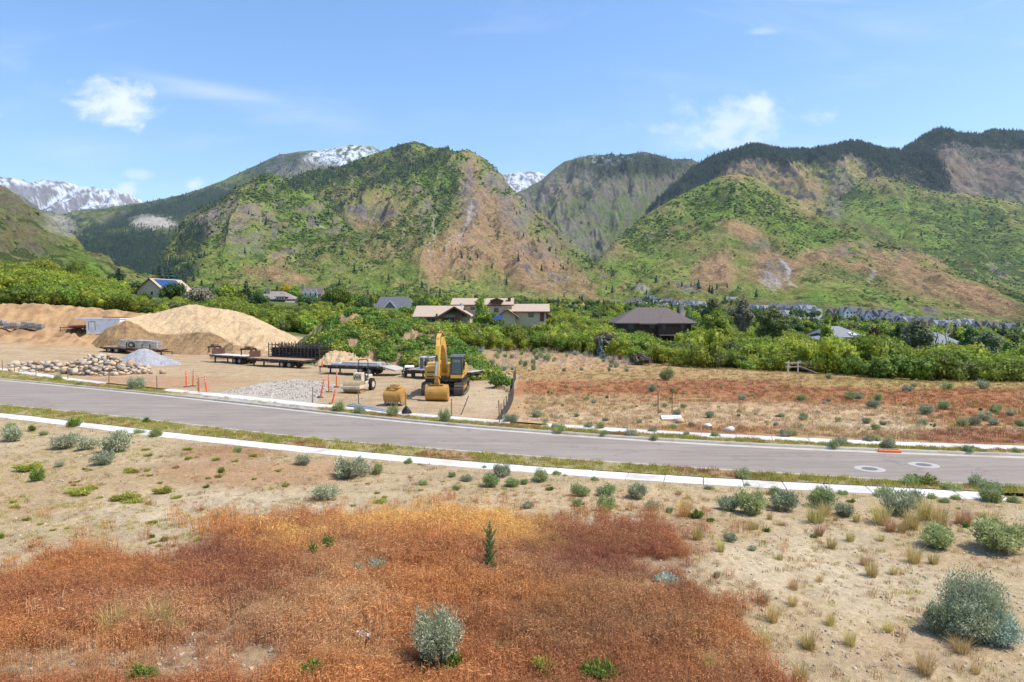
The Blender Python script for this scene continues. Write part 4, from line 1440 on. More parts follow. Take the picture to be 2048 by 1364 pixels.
def shrub_lobes(w, h, seed, n=7, low=0.35):
    rd = random.Random(seed)
    L = [(0, 0, h * 0.5, w * 0.30, w * 0.30, h * 0.46)]
    for i in range(n):
        a = 2 * PI * i / n + rd.uniform(-.3, .3)
        q = rd.uniform(0.18, 0.36) * w
        r_ = rd.uniform(0.15, 0.23) * w
        hz = rd.uniform(low, 0.74) * h
        L.append((q * math.cos(a), q * math.sin(a), hz, r_, r_, min(hz, r_ * 0.9)))
    return L


def mesh_from(name, VF, mat):
    me = np_mesh(name, VF[0], VF[1])
    me.materials.append(mat)
    return me


def spruce_mesh(name, h, w, mat, seed, tiers=13, dens=1.0, leaf=0.14):
    rg = np.random.default_rng(seed)
    pts_, nrm = [], []
    for k in range(tiers):
        f = k / tiers
        z = h * (0.06 + 0.92 * f)
        r_ = 0.5 * w * (1 - f) ** 0.85 + 0.03 * w
        nb = max(5, int(11 * (1 - f) + 4))
        a0 = rg.uniform(0, 6.28)
        for b in range(nb):
            a = a0 + 2 * PI * b / nb + rg.normal() * .12
            rl = r_ * rg.uniform(.72, 1.12)
            m = max(3, int(9 * (1 - f) * dens) + 3)
            s = np.sqrt(rg.uniform(0.05, 1, m))
            q = np.column_stack([np.cos(a + rg.normal(size=m) * .13) * rl * s, np.sin(a + rg.normal(size=m) * .13) * rl * s, z - 0.33 * rl * s ** 1.5 + rg.normal(size=m) * .05 * w])
            pts_.append(q)
            nrm.append(np.column_stack([np.full(m, math.cos(a) * .5), np.full(m, math.sin(a) * .5), np.ones(m)]) + rg.normal(size=(m, 3)) * .4)
    Pn, N = np.concatenate(pts_), unit(np.concatenate(nrm))
    V, F = leaf_quads(Pn, N, leaf * w * .5, rg, .55)
    me = np_mesh(name, V, F)
    me.materials.append(mat)
    return me


def make_tree(name, kind, label, loc, h, w, seed, group=None, cat='tree', trunk_vis=0.25, rz=None):
    """one tree: crown and trunk"""
    rz = random.uniform(0, 6.28) if rz is None else rz
    r = thing(name, label, cat, loc, rz, group)
    mats = {'dark': M_DKTREE, 'oak': M_OAK, 'oak2': M_OAK2, 'olive': M_OLIVE, 'lime': M_LIME, 'grey': M_GREYG, 'plum': M_PLUM, 'yellow': M_YEL, 'bare': M_BARE}
    if kind in mats:
        z0 = h * trunk_vis
        L = [(x, y, z * (1 - trunk_vis) + z0 * 0.9, a, b, c) for x, y, z, a, b, c in shrub_lobes(w, h, seed, 8, 0.30)]
        L.append((0, 0, h * 0.80, w * .2, w * .2, h * .18))
        if kind == 'lime' and h > 1.4 * w:
            rd = random.Random(seed)
            L = [(rd.uniform(-.12, .12) * w, rd.uniform(-.12, .12) * w, h * (.2 + .75 * i / 7), w * .42 * (1 - .75 * (i / 7) ** 1.3), w * .42 * (1 - .75 * (i / 7) ** 1.3), h * .12) for i in range(8)]
        link('crown', mesh_from('crown', lobes_crown(L, int(1500 + 40 * w * h), 0.05 * w ** .6 + .10, seed, shell=.6), mats[kind]), None, r)
        link('trunk', trunk_mesh('trunk', h * 0.7, 0.03 * h, seed, 6, .5), M_BARK, r)
    elif kind in ('spruce', 'blue', 'dead'):
        m = {'spruce': M_SPRUCE, 'blue': M_BLUES, 'dead': M_DEADN}[kind]
        link('crown', spruce_mesh('crown', h, w, m, seed), None, r)
        link('trunk', trunk_mesh('trunk', h * 0.85, 0.02 * h, seed, 0, .1), M_BARK, r)
    return r


# ---- scrub oak thickets
oak_meshes, oak_trunks = [], []
for s in range(8):
    w, h = random.Random(s).uniform(4.0, 5.2), random.Random(s + 50).uniform(2.6, 3.6)
    me = mesh_from('foliage', lobes_crown(shrub_lobes(w, h, s, 9 + s % 4, 0.25), 1700, 0.17, 100 + s, up=.35, shell=.62), (M_OAK, M_OAK2, M_OAK, M_OAK2, M_OAK, M_OLIVE, M_OAK, M_OAK2)[s])
    oak_meshes.append(me)
    oak_trunks.append(trunk_mesh('trunk', 2.0, 0.07, s, 4, 1.3, multi=4))


def brush_mask(px, py_ground, d, x, y):
    """where thickets stand: bearing and distance"""
    front = np.interp(px, [-300, 0, 150, 300, 420, 520, 600, 700, 800, 900, 1000, 1100, 1180, 1260, 1400, 1500, 1600, 1700, 1850, 2048, 2500],
                      [124, 124, 122, 122, 118, 112, 122, 122, 116, 112, 108, 104, 100, 89, 84, 82, 84, 76, 74, 73, 72])
    return d > front


oak_spots = []
gx = np.arange(-260, 260, 3.3)
for iy, gy_ in enumerate(np.arange(70, 330, 3.0)):
    for x0 in gx:
        x = x0 + random.uniform(-1.3, 1.3) + (iy % 2) * 1.6
        y = gy_ + random.uniform(-1.2, 1.2)
        p_ = 1024 + FPX * x / y
        if p_ < -260 or p_ > 2400:
            continue
        if not brush_mask(p_, 0, y, x, y):
            continue
        front_zone = y < np.interp(p_, [0, 600, 1200, 1600, 2048], [330, 200, 205, 190, 150])
        g_ = float(fbm(x / 26 + 5, y / 26, 3))
        if g_ < (-0.42 if front_zone else -0.05):
            continue
        oak_spots.append((x, y, p_, g_))
# houses, drives and open lawns stay clear
CLEAR = [(255, 345, 175, 250), (495, 600, 195, 290), (740, 840, 200, 290), (845, 950, 150, 216), (1610, 1770, 150, 215), (1855, 1930, 150, 225), (1228, 1400, 148, 182), (825, 1110, 168, 215), (255, 345, 214, 250), (500, 600, 245, 290), (740, 840, 245, 290), (600, 650, 305, 330), (1600, 1770, 178, 215), (1850, 1940, 190, 225), (1590, 1640, 74, 80)]
oak_spots = [s for s in oak_spots if not any(a < s[2] < b and c < s[1] < d for a, b, c, d in CLEAR)]


def oak_scale(x, y, px):
    base = np.interp(px, [-200, 100, 400, 700, 1000, 1300, 1500, 1700, 2048], [1.45, 1.35, 0.85, 0.9, 0.85, 1.0, 1.05, 1.2, 1.1])
    k = base * random.uniform(0.72, 1.2)
    if y < np.interp(px, [0, 900, 1400, 2048], [130, 118, 90, 78]):
        k *= 0.85
    if 1302 < px < 1362 and y > 97:
        k *= np.interp(px, [1302, 1325, 1342, 1362], [0.75, 0.32, 0.32, 0.8])
    if 820 < px < 1110 and y > 128:
        k *= 0.5
    if 235 < px <= 820 and y > 135:
        k *= 0.55
    if 1400 < px < 2100 and y > 120:
        k *= 0.8
    if 1230 < px < 1400 and y > 120:
        k *= 0.72
    return k


oak_spots.sort(key=lambda s: s[1])
near_o = [s for s in oak_spots if 0 < s[2] < 2048][:290]
ids = set(map(id, near_o))
rest_o = [s for s in oak_spots if id(s) not in ids]
REG = [(0, 700, 'scrub oak shrub in the low thicket behind the sand pile and weedy mound', 'scrub oaks behind the earth piles'),
       (700, 1180, 'yellow-green scrub oak in the thicket below the tan-roofed house', 'scrub oaks below the tan-roofed house'),
       (1180, 1620, 'bright green scrub oak in the thicket below the dark brown house', 'scrub oaks below the dark brown house'),
       (1620, 2100, 'dark based scrub oak in the tall hedge-like thicket edging the red field', 'scrub oaks edging the red field')]
for k, (x, y, p_, g_) in enumerate(near_o):
    a, b, lab, grp = [r for r in REG if r[0] <= p_ < r[1]][0]
    frontd = float(np.interp(p_, [0, 600, 1180, 1260, 1700, 2048], [122, 120, 100, 89, 76, 73]))
    rowt = 'front-edge' if y < frontd + 4 else 'second-row' if y < frontd + 8 else 'third-row' if y < frontd + 12 else 'fourth-row' if y < frontd + 17 else 'deep-set'
    LM = [(0, 'left border'), (140, 'brown leafless slope bush'), (250, 'solar-roofed house'), (360, 'brownish bush above the sand pile'), (460, 'bay house'), (600, 'three-gabled house'), (700, 'top of the earth mound'), (800, 'dark grey roof'), (850, 'left wing of the tan house'), (940, 'pointed poplar'), (1000, 'right wing of the tan house'), (1100, 'white gabled cottage'), (1180, 'brown leafless field bush'), (1230, 'left end of the brown house'), (1290, 'middle of the brown house'), (1345, 'blue spruce'), (1400, 'tree right of the brown house'), (1460, 'half-bare tree'), (1520, 'broad rounded tree'), (1600, 'rail fence'), (1650, 'left of the pale grey roof'), (1700, 'right of the pale grey roof'), (1745, 'plum tree'), (1800, 'grey-green willow'), (1860, 'dead white snags'), (1930, 'second grey roof'), (1990, 'right border trees')]
    lab = '%s scrub oak of the thicket, below the %s' % (rowt, [t_ for a_, t_ in LM if p_ >= a_][-1])
    v = random.randrange(8)
    s = oak_scale(x, y, p_) * random.uniform(.8, 1.15)
    r = thing('scrub_oak', lab, 'shrub', (x, y, float(GH(x, y)) - 0.1), random.uniform(0, 6.28), 'scrub oaks of the thicket', scale=(s, s, s * random.uniform(.75, 1.3)))
    link('foliage', oak_meshes[v], None, r)
    link('trunk', oak_trunks[v], M_BARK, r)
oak_src = source('oak_source', oak_meshes)
n = len(rest_o)
print('oaks', len(near_o), n)
A = np.array([(s[0], s[1]) for s in rest_o])
S = np.array([oak_scale(s[0], s[1], s[2]) * 1.05 for s in rest_o])
scatter('oak_thicket', np.column_stack([A, GH(A[:, 0], A[:, 1]) - 0.1]), oak_src, rng.integers(0, 8, n), np.column_stack([np.zeros((n, 2)), rng.uniform(0, 6.28, n)]),
        np.column_stack([S, S, S]), label='mass of scrub oak thicket covering the slope behind the field and yard')

# valley trees and bushes beyond the thickets: a far-off wood
vt = []
vm = [mesh_from('crown', lobes_crown(shrub_lobes(6, 6.5, 40 + s, 8, .3), 500, .55, 300 + s, shell=.7), [M_OAK2, M_DKTREE, M_OLIVE, M_OAK, M_DKTREE][s]) for s in range(5)] + [spruce_mesh('crown', 9, 4, M_SPRUCE, 77, 10, .5, .22)]
vsrc = source('valley_source', vm)
cnt = 0
while len(vt) < 5200:
    y = math.exp(random.uniform(math.log(230), math.log(1300)))
    x = random.uniform(-0.95, 0.95) * y
    p_ = 1024 + FPX * x / y
    if fbm(x / 70 + 9, y / 90, 3) < random.uniform(-.35, .15):
        continue
    if 700 < p_ < 1000 and y > 420 and random.random() < .6:
        continue
    if any(a_ < p_ < b_ and y < c_ for a_, b_, c_ in ((735, 845, 292), (500, 600, 290), (255, 345, 262), (597, 648, 350), (1095, 1140, 300), (900, 1100, 240))):
        continue
    vt.append((x, y))
vt = np.array(vt)
n = len(vt)
pk = rng.choice(6, n, p=[.28, .16, .12, .3, .08, .06])
S = rng.uniform(.45, 1.1, n) * np.where(vt[:, 0] > 60, 1.0, .75)
scatter('valley_wood', np.column_stack([vt, GH(vt[:, 0], vt[:, 1]) - .3]), vsrc, pk, np.column_stack([np.zeros((n, 2)), rng.uniform(0, 6.28, n)]), np.column_stack([S, S, S]),
        label='scattered trees and bushes filling the valley floor before the mountains')


def tree_at(px, py_base, py_top, d, wpx, name, kind, label, seed, **kw):
    x, y, _ = P(px, py_base, d)
    z = float(P(px, py_base, d)[2])
    gz = float(GH(x, y))
    top = float(P(px, py_top, d)[2])
    base = min(z, gz) if gz < top - 1 else z
    return make_tree(name, kind, label, (float(x), float(y), base), top - base, wpx * d / FPX, seed, **kw)


TREES = [
    (962, 655, 588, 170, 42, 'poplar_tree', 'lime', 'light green pointed poplar standing before the tan-roofed house'),
    (990, 660, 625, 168, 40, 'leafy_tree', 'lime', 'low fresh green tree at the foot of the pointed poplar'),
    (215, 585, 556, 235, 18, 'dead_conifer', 'dead', 'small rust-brown dead conifer left of the solar-roofed house'),
    (238, 590, 534, 250, 40, 'spruce_tree', 'spruce', 'dark tall spruce just left of the solar-roofed house'),
    (225, 585, 545, 258, 34, 'leafy_tree', 'dark', 'dark round tree behind the rust-brown dead conifer'),
    (345, 605, 565, 205, 50, 'leafy_tree', 'dark', 'dark green tree covering the right end of the solar-roofed house'),
    (398, 612, 574, 190, 64, 'leafless_bush', 'bare', 'brownish half-leafless round bush above the sand pile'),
    (185, 588, 566, 225, 44, 'leafy_tree', 'olive', 'round olive-dark bush among bright scrub on the left slope'),
    (135, 590, 562, 215, 44, 'leafless_bush', 'bare', 'brown leafless bush among bright scrub on the left slope'),
    (290, 605, 585, 200, 30, 'leafy_tree', 'olive', 'small grey-green bush below the solar-roofed house wall'),
    (493, 600, 558, 240, 26, 'spruce_tree', 'spruce', 'dark spruce left of the house with the square bay'),
    (517, 615, 584, 215, 46, 'leafy_tree', 'dark', 'dense dark round tree in front of the house with the square bay'),
    (455, 600, 562, 250, 40, 'leafy_tree', 'oak2', 'mid green tree left of the dark spruce and square bay house'),
    (437, 600, 570, 260, 20, 'spruce_tree', 'blue', 'small blue-grey spruce far left of the square bay house'),
    (555, 590, 568, 300, 22, 'spruce_tree', 'spruce', 'small dark spruce in front of the golden tree'),
    (572, 590, 568, 330, 34, 'golden_tree', 'yellow', 'golden yellow tree between the bay house and the three-gabled house'),
    (590, 592, 570, 290, 28, 'leafy_tree', 'lime', 'bright green tree beside the golden tree'),
    (618, 618, 592, 225, 48, 'leafy_tree', 'dark', 'dark green tree in front of the three-gabled house'),
    (680, 612, 574, 235, 56, 'leafy_tree', 'oak2', 'large green tree between the three-gabled and the grey-roofed house'),
    (722, 620, 596, 225, 34, 'leafy_tree', 'dark', 'dark tree hiding the left corner of the grey-roofed house'),
    (742, 612, 588, 235, 14, 'spruce_tree', 'spruce', 'slim dark spruce left of the dark grey roof'),
    (812, 632, 614, 190, 40, 'leafy_tree', 'oak2', 'green tree below the dark grey roof'),
    (845, 635, 598, 215, 44, 'leafy_tree', 'dark', 'dark leafy tree behind the left wing of the tan-roofed house'),
    (834, 652, 634, 182, 16, 'plum_bush', 'plum', 'dark red bush at the left wall of the tan-roofed house'),
    (1090, 636, 620, 190, 26, 'plum_bush', 'plum', 'dark red bush at the right end of the tan-roofed house'),
    (1172, 650, 632, 190, 14, 'spruce_tree', 'spruce', 'small dark spruce left of the dark brown house, the leftmost of three'),
    (1208, 655, 634, 185, 12, 'spruce_tree', 'spruce', 'small dark spruce left of the dark brown house, the middle of three'),
    (1221, 655, 633, 183, 12, 'spruce_tree', 'spruce', 'small dark spruce almost touching the dark brown house'),
    (1195, 650, 618, 205, 44, 'leafy_tree', 'olive', 'olive-green tree behind the small dark spruces'),
    (1209, 710, 664, 98, 56, 'leafless_bush', 'bare', 'brown half-leafless bush at the edge of the thicket behind the field'),
    (1201, 712, 670, 96, 22, 'small_conifer', 'blue', 'small grey-green conifer before the brown leafless bush'),
    (1380, 708, 678, 96, 18, 'blue_spruce', 'blue', 'small blue spruce amid bright scrub below the dark brown house'),
    (1282, 726, 706, 88, 40, 'leafless_bush', 'bare', 'low brown bush at the foot of the bright green thicket'),
    (1433, 670, 618, 150, 62, 'leafy_tree', 'oak2', 'large bright green tree right of the dark brown house'),
    (1425, 655, 594, 200, 52, 'leafy_tree', 'olive', 'tall olive tree behind the bright green tree right of the dark brown house'),
    (1486, 658, 596, 190, 46, 'leafless_tree', 'bare', 'thin grey-brown half-bare tree between two green trees'),
    (1546, 668, 612, 150, 70, 'leafy_tree', 'olive', 'broad rounded deep green tree right of the half-bare tree'),
    (1655, 668, 630, 170, 40, 'leafy_tree', 'lime', 'yellow-green tree in front of the white and grey gabled houses'),
    (1670, 660, 630, 220, 30, 'leafy_tree', 'lime', 'yellow-green bush on the left behind the large grey roof'),
    (1748, 682, 654, 165, 40, 'plum_tree', 'plum', 'dark red plum tree covering the right end of the large grey roof'),
    (1838, 702, 636, 130, 74, 'willow_tree', 'grey', 'pale grey-green willow with bare upper branches left of the dead white snags'),
    (1800, 680, 645, 150, 44, 'leafy_tree', 'dark', 'dark tree between the plum tree and the grey-green willow'),
    (1940, 690, 652, 170, 40, 'leafy_tree', 'dark', 'dark tree right of the second grey roof'),
    (1975, 700, 660, 150, 60, 'leafy_tree', 'grey', 'soft grey-green tree right of the dead white snags'),
    (1990, 715, 690, 120, 44, 'spruce_tree', 'spruce', 'very dark spruce group edge near the right end of the thicket'),
    (2015, 722, 684, 118, 34, 'leafy_tree', 'dark', 'very dark bluish tree beside the yellow-green tree at the right border'),
    (2040, 722, 700, 112, 40, 'leafy_tree', 'lime', 'yellow-green tree at the right border above the thicket'),
    (2030, 700, 664, 170, 40, 'spruce_tree', 'spruce', 'dark spruce behind the trees at the right border'),
    (1905, 706, 684, 118, 50, 'leafy_tree', 'oak2', 'low green tree in front of the second grey roof'),
    (1135, 640, 618, 230, 40, 'leafy_tree', 'oak2', 'green tree beside the white gabled cottage'),
    (1770, 668, 646, 240, 50, 'leafy_tree', 'oak2', 'mid green tree behind the plum tree'),
    (1590, 655, 636, 240, 36, 'leafy_tree', 'dark', 'dark tree below the white far houses'),
    (20, 560, 520, 290, 60, 'leafy_tree', 'oak2', 'bright green tree high on the slope at the left border'),
    (90, 556, 518, 300, 70, 'leafy_tree', 'oak', 'yellow-green tree crown high on the left slope'),
    (150, 558, 524, 290, 56, 'leafy_tree', 'oak2', 'deep green tree high on the left slope before the forest'),
    (178, 575, 535, 270, 50, 'leafy_tree', 'lime', 'fresh green tree just left of the dark spruces'),
    (60, 575, 535, 270, 60, 'leafy_tree', 'oak2', 'green tree midway up the left slope'),
]
for i, (px, pb, pt, d, w, nm, kd, lab) in enumerate(TREES):
    tree_at(px, pb, pt, d, w, nm, kd, lab, 500 + i, trunk_vis=0.12 if kd not in ('lime',) else 0.08)

# dead white snags before the second grey roof
for (px, pb, pt, d, lab, sd) in ((1893, 706, 640, 122, 'tall dead tree with white twisting bare limbs before the second grey roof', 4), (1876, 706, 662, 121, 'shorter dark dead trunk left of the white twisting snag', 9)):
    x, y, z = [float(v) for v in P(px, pb, d)]
    tz = float(P(px, pt, d)[2])
    h = tz - z
    r = thing('dead_tree', lab, 'dead tree', (x, y, z), 0, 'dead trees by the grey roof')
    rd = random.Random(sd)
    mb, mt = MB(), MB()
    p = Vector((0, 0, 0))
    rad = .22
    forks = []
    for s in range(6):
        q = p + Vector((rd.uniform(-.25, .25), rd.uniform(-.2, .2), h / 6))
        mt.tube(p, q, rad, rad * .8, 7, False)
        p, rad = q, rad * .8
        forks.append((p.copy(), rad))
    link('trunk', (lambda m_: (m_.from_pydata(mt.v, [], mt.f), m_)[1])(bpy.data.meshes.new('trunk')), M_BARK if sd == 9 else M_WHITEBARK, r)
    for p, rad in forks[1:]:
        for _ in range(3 if sd == 4 else 1):
            a, q0 = rd.uniform(0, 6.28), p.copy()
            dv = Vector((math.cos(a), math.sin(a) * .6, .8)).normalized()
            r0 = rad * .6
            for s in range(4):
                q1 = q0 + dv * rd.uniform(.35, .6)
                mb.tube(q0, q1, r0, r0 * .7, 5, False)
                dv = (dv + Vector((rd.uniform(-.6, .6), rd.uniform(-.4, .4), rd.uniform(-.1, .5)))).normalized()
                q0, r0 = q1, r0 * .7
    mb.build('limb', M_WHITEBARK if sd == 4 else M_BARK, r)

# ---- sagebrush, rabbitbrush, bunch grass
def sage_mesh(name, w, h, nstem, seed, mat, blade=0.012, leafy=6, spread=1.0, low=.15, fan=False):
    """many thin upright stems with narrow leaves"""
    rg = np.random.default_rng(seed)
    V, F = [], []
    b = 0
    nl = int(rg.integers(5, 8)) if not fan else 6
    la = 2 * PI * np.arange(nl) / nl + rg.uniform(-.4, .4, nl)
    lr = rg.uniform(.14, .34, nl) * w
    cen = np.column_stack([np.cos(la) * lr, np.sin(la) * lr])
    lh = rg.uniform(.62, 1.05, nl)
    lw = rg.uniform(.17, .27, nl) * w
    a = rg.uniform(0, 2 * PI, nstem)
    q = np.sqrt(rg.uniform(0, 1, nstem))
    j = rg.integers(0, nl, nstem)
    c = cen[j]
    tipr = lw[j] * q
    hh = h * lh[j] * (1 - .42 * q ** 2.2) * rg.uniform(.72, 1.1, nstem)
    if fan:
        hh = h * (lh[j] * .35 + .65) * rg.uniform(.62, 1.06, nstem) * (1 - .12 * q)
    tip = np.column_stack([c[:, 0] * spread + np.cos(a) * tipr, c[:, 1] * spread + np.sin(a) * tipr, hh])
    root = np.column_stack([c * (.12 if fan else .35) + np.column_stack([np.cos(a), np.sin(a)]) * tipr[:, None] * .25, np.zeros(nstem)])
    mid = root * .45 + tip * .55 + np.column_stack([np.cos(a) * tipr * .12, np.sin(a) * tipr * .12, 0 * a])
    m = leafy
    ts = rg.uniform(low, 1.0, (nstem, m)) ** .7
    ts = ts[..., None]
    pos = (1 - ts) ** 2 * root[:, None] + 2 * ts * (1 - ts) * mid[:, None] + ts ** 2 * tip[:, None]
    pos = pos.reshape(-1, 3)
    pos += rg.normal(size=pos.shape) * .03 * w
    dirv = unit(np.repeat(tip - root, m, 0) + rg.normal(size=pos.shape) * .42 * h)
    s = unit(np.cross(dirv, rg.normal(size=pos.shape)))
    L = (blade * 5 * rg.uniform(.6, 1.4, len(pos)))[:, None]
    W = (blade * rg.uniform(.7, 1.3, len(pos)))[:, None]
    V = np.stack([pos - dirv * L * .4, pos + s * W, pos + dirv * L, pos - s * W], 1).reshape(-1, 3)
    V[:, 2] = np.maximum(V[:, 2], .0)
    F = np.arange(len(V)).reshape(-1, 4)
    # a few woody stems
    k = rg.choice(nstem, min(nstem, 26), False)
    sv, sf = [], []
    b = len(V)
    for i in k:
        for (p0, p1) in ((root[i], mid[i]), (mid[i], root[i] * .2 + tip[i] * .8)):
            dd_ = np.array([blade * .5, 0, 0])
            sv += [p0 - dd_, p0 + dd_, p1 + dd_ * .6, p1 - dd_ * .6]
            sf.append([b, b + 1, b + 2, b + 3])
            b += 4
    V = np.concatenate([V, np.array(sv)])
    F = np.concatenate([F, np.array(sf)])
    me = np_mesh(name, V, F)
    me.materials.append(mat)
    return me


M_SAGE = leaf_mat('sage_leaves', (0.27, 0.29, 0.17), (0.39, 0.41, 0.25), (0.53, 0.54, 0.36), .2, 2.5, rnd=.14)
M_RABB = leaf_mat('rabbitbrush_leaves', (0.27, 0.33, 0.12), (0.38, 0.43, 0.18), (0.50, 0.53, 0.25), .25, 2.5, rnd=.16)
M_SAGE2 = leaf_mat('dull_sage_leaves', (0.23, 0.255, 0.14), (0.36, 0.385, 0.23), (0.52, 0.535, 0.35), .2, 2.5, rnd=.05)
M_TEAL = leaf_mat('teal_leaves', (0.27, 0.36, 0.27), (0.36, 0.46, 0.35), (0.46, 0.54, 0.43), .2, 2.5, rnd=.08)
M_GREENW = leaf_mat('green_weed_leaves', (0.11, 0.17, 0.03), (0.18, 0.25, 0.045), (0.27, 0.33, 0.07), .3, 2.5, rnd=.15)
M_YELW = leaf_mat('yellow_weed_leaves', (0.25, 0.25, 0.04), (0.37, 0.35, 0.06), (0.48, 0.44, 0.09), .3, 2.5, rnd=.12)
M_GOLD = leaf_mat('golden_bunch_grass', (0.46, 0.36, 0.12), (0.62, 0.50, 0.19), (0.74, 0.62, 0.28), .3, 2.5, rnd=.15)
M_BROWNG = leaf_mat('brown_bunch_grass', (0.38, 0.24, 0.11), (0.52, 0.35, 0.17), (0.64, 0.46, 0.25), .3, 2.5, rnd=.15)
SAGE = {
    's': [sage_mesh('sage', 1.0, .62, 520, 10 + i, M_SAGE, .013, 7) for i in range(4)],
    'r': [sage_mesh('rabbitbrush', 1.0, .64, 560, 20 + i, M_RABB, .012, 7) for i in range(4)],
    't': [sage_mesh('teal_shrub', 1.0, .5, 420, 30 + i, M_TEAL, .014, 6) for i in range(2)],
    'g': [sage_mesh('green_weed', 1.0, .7, 260, 40 + i, M_GREENW, .02, 6) for i in range(3)],
    'y': [sage_mesh('yellow_weed', 1.0, .45, 260, 50 + i, M_YELW, .018, 6) for i in range(3)],
}


def grass_mesh(name, w, h, nb, seed, mat, bw=0.012, lean=.5, head=0.0, hmat=None):
    rg = np.random.default_rng(seed)
    a = rg.uniform(0, 2 * PI, nb)
    r0 = w * .24 * np.sqrt(rg.uniform(0, 1, nb))
    root = np.column_stack([np.cos(a) * r0, np.sin(a) * r0, np.zeros(nb)])
    a2 = a + rg.normal(size=nb) * .6
    ln = lean * 1.3 * w * rg.uniform(.1, 1, nb) ** 1.4
    hh = h * rg.uniform(.35, 1.08, nb)
    tip = root + np.column_stack([np.cos(a2) * ln, np.sin(a2) * ln, hh])
    mid = root + (tip - root) * .5 + np.column_stack([-np.cos(a2) * ln * .18, -np.sin(a2) * ln * .18, hh * .08])
    s = np.column_stack([-np.sin(a2 + rg.normal(size=nb)), np.cos(a2 + rg.normal(size=nb)), np.zeros(nb)])
    s = unit(s) * bw
    V = np.stack([root - s * .6, root + s * .6, mid + s * .5, mid - s * .5, tip], 1).reshape(-1, 3)
    b = np.arange(nb) * 5
    F = np.concatenate([np.stack([b, b + 1, b + 2], 1), np.stack([b, b + 2, b + 3], 1), np.stack([b + 3, b + 2, b + 4], 1)])
    me = np_mesh(name, V, F)
    me.materials.append(mat)
    return me


SAGE['b'] = [grass_mesh('bunch_grass', 1.0, 1.0, 260, 60 + i, M_GOLD, .011) for i in range(3)]
SAGE['n'] = [grass_mesh('brown_grass', 1.0, .8, 280, 65 + i, M_BROWNG, .011) for i in range(3)]
BN = {'s': ('sagebrush', 'shrub'), 'r': ('rabbitbrush', 'shrub'), 't': ('teal_shrub', 'shrub'), 'g': ('green_weed', 'weed'), 'y': ('yellow_weed', 'weed'), 'b': ('bunch_grass', 'grass tuft'), 'n': ('bunch_grass', 'grass tuft')}


LABELS_USED = {}
SEG_NEAR = [(0, 100, 'at the left border'), (100, 260, 'above the leftmost yellow weed mats'), (260, 400, 'above the middle yellow weed mats'), (400, 560, 'near the rusty hummock by the footpath'), (560, 690, 'beside the lone round sagebrush'), (690, 800, 'beside the broad sagebrush at the footpath'),
            (800, 900, 'left of the thistle, towards the road'), (900, 1010, 'straight above the thistle'), (1010, 1100, 'just right above the thistle'), (1100, 1200, 'above the maroon grass'), (1200, 1300, 'above the right part of the maroon grass'), (1300, 1400, 'above the teal shrub'), (1400, 1480, 'right of the red grass tip'),
            (1480, 1560, 'by the widest green bush of the sand strip'), (1560, 1660, 'left below the first manhole'), (1660, 1760, 'below the first manhole'), (1760, 1850, 'below the second manhole'), (1850, 1930, 'above the round rabbitbrush'), (1930, 2060, 'above the wide rabbitbrush at the right border')]
SEG_FAR = [(0, 250, 'below the boulder heap'), (250, 420, 'by the left orange posts'), (420, 700, 'by the gravel drive'), (700, 830, 'by the silver pipes'), (830, 960, 'below the excavator'), (960, 1060, 'by the silt fence'), (1060, 1140, 'right of the silt fence'), (1140, 1230, 'midway between silt fence and fallen sign'), (1230, 1310, 'left of the fallen sign'), (1310, 1370, 'behind the fallen sign'),
           (1370, 1450, 'behind the white boulders'), (1450, 1520, 'right of the white boulders'), (1520, 1600, 'below the old rail fence'), (1600, 1660, 'right of the old rail fence'), (1660, 1740, 'left above the manholes'), (1740, 1800, 'above the storm drain'), (1800, 1870, 'right above the storm drain'), (1870, 1960, 'above the dark maroon patch'), (1960, 2060, 'at the right border')]


def where(px, py, far):
    seg = [t_ for a, b, t_ in (SEG_FAR if far else SEG_NEAR) if a <= px < b][0]
    if far:
        row = 'high on the field' if py < 770 else ('on the red band' if py < 805 else ('mid field' if py < 838 else 'low on the field'))
        if py > 858 or px < 1000:
            row = 'at the far footpath'
    else:
        row = 'hugging the near footpath' if py < float(np.interp(px, [0, 1000, 2048], [885, 962, 1012])) else 'out on the sand'
    return '%s %s' % (row, seg)


def bush(px, py, w, kind, label, group, hs=1.0):
    g = on(px, py)
    sc = w * g.y / FPX * (random.uniform(.85, 1.1) if kind in 'bn' else 1)
    hs = hs * random.uniform(.8, 1.15)
    me = SAGE[kind][random.randrange(len(SAGE[kind]))]
    o = link(BN[kind][0], me, None, None, (g.x, g.y, g.z - .02), random.uniform(0, 6.28))
    o.scale = (sc * 1.04, sc * 1.04, sc * 1.12 * hs)
    return tag(o, label, BN[kind][1], group)


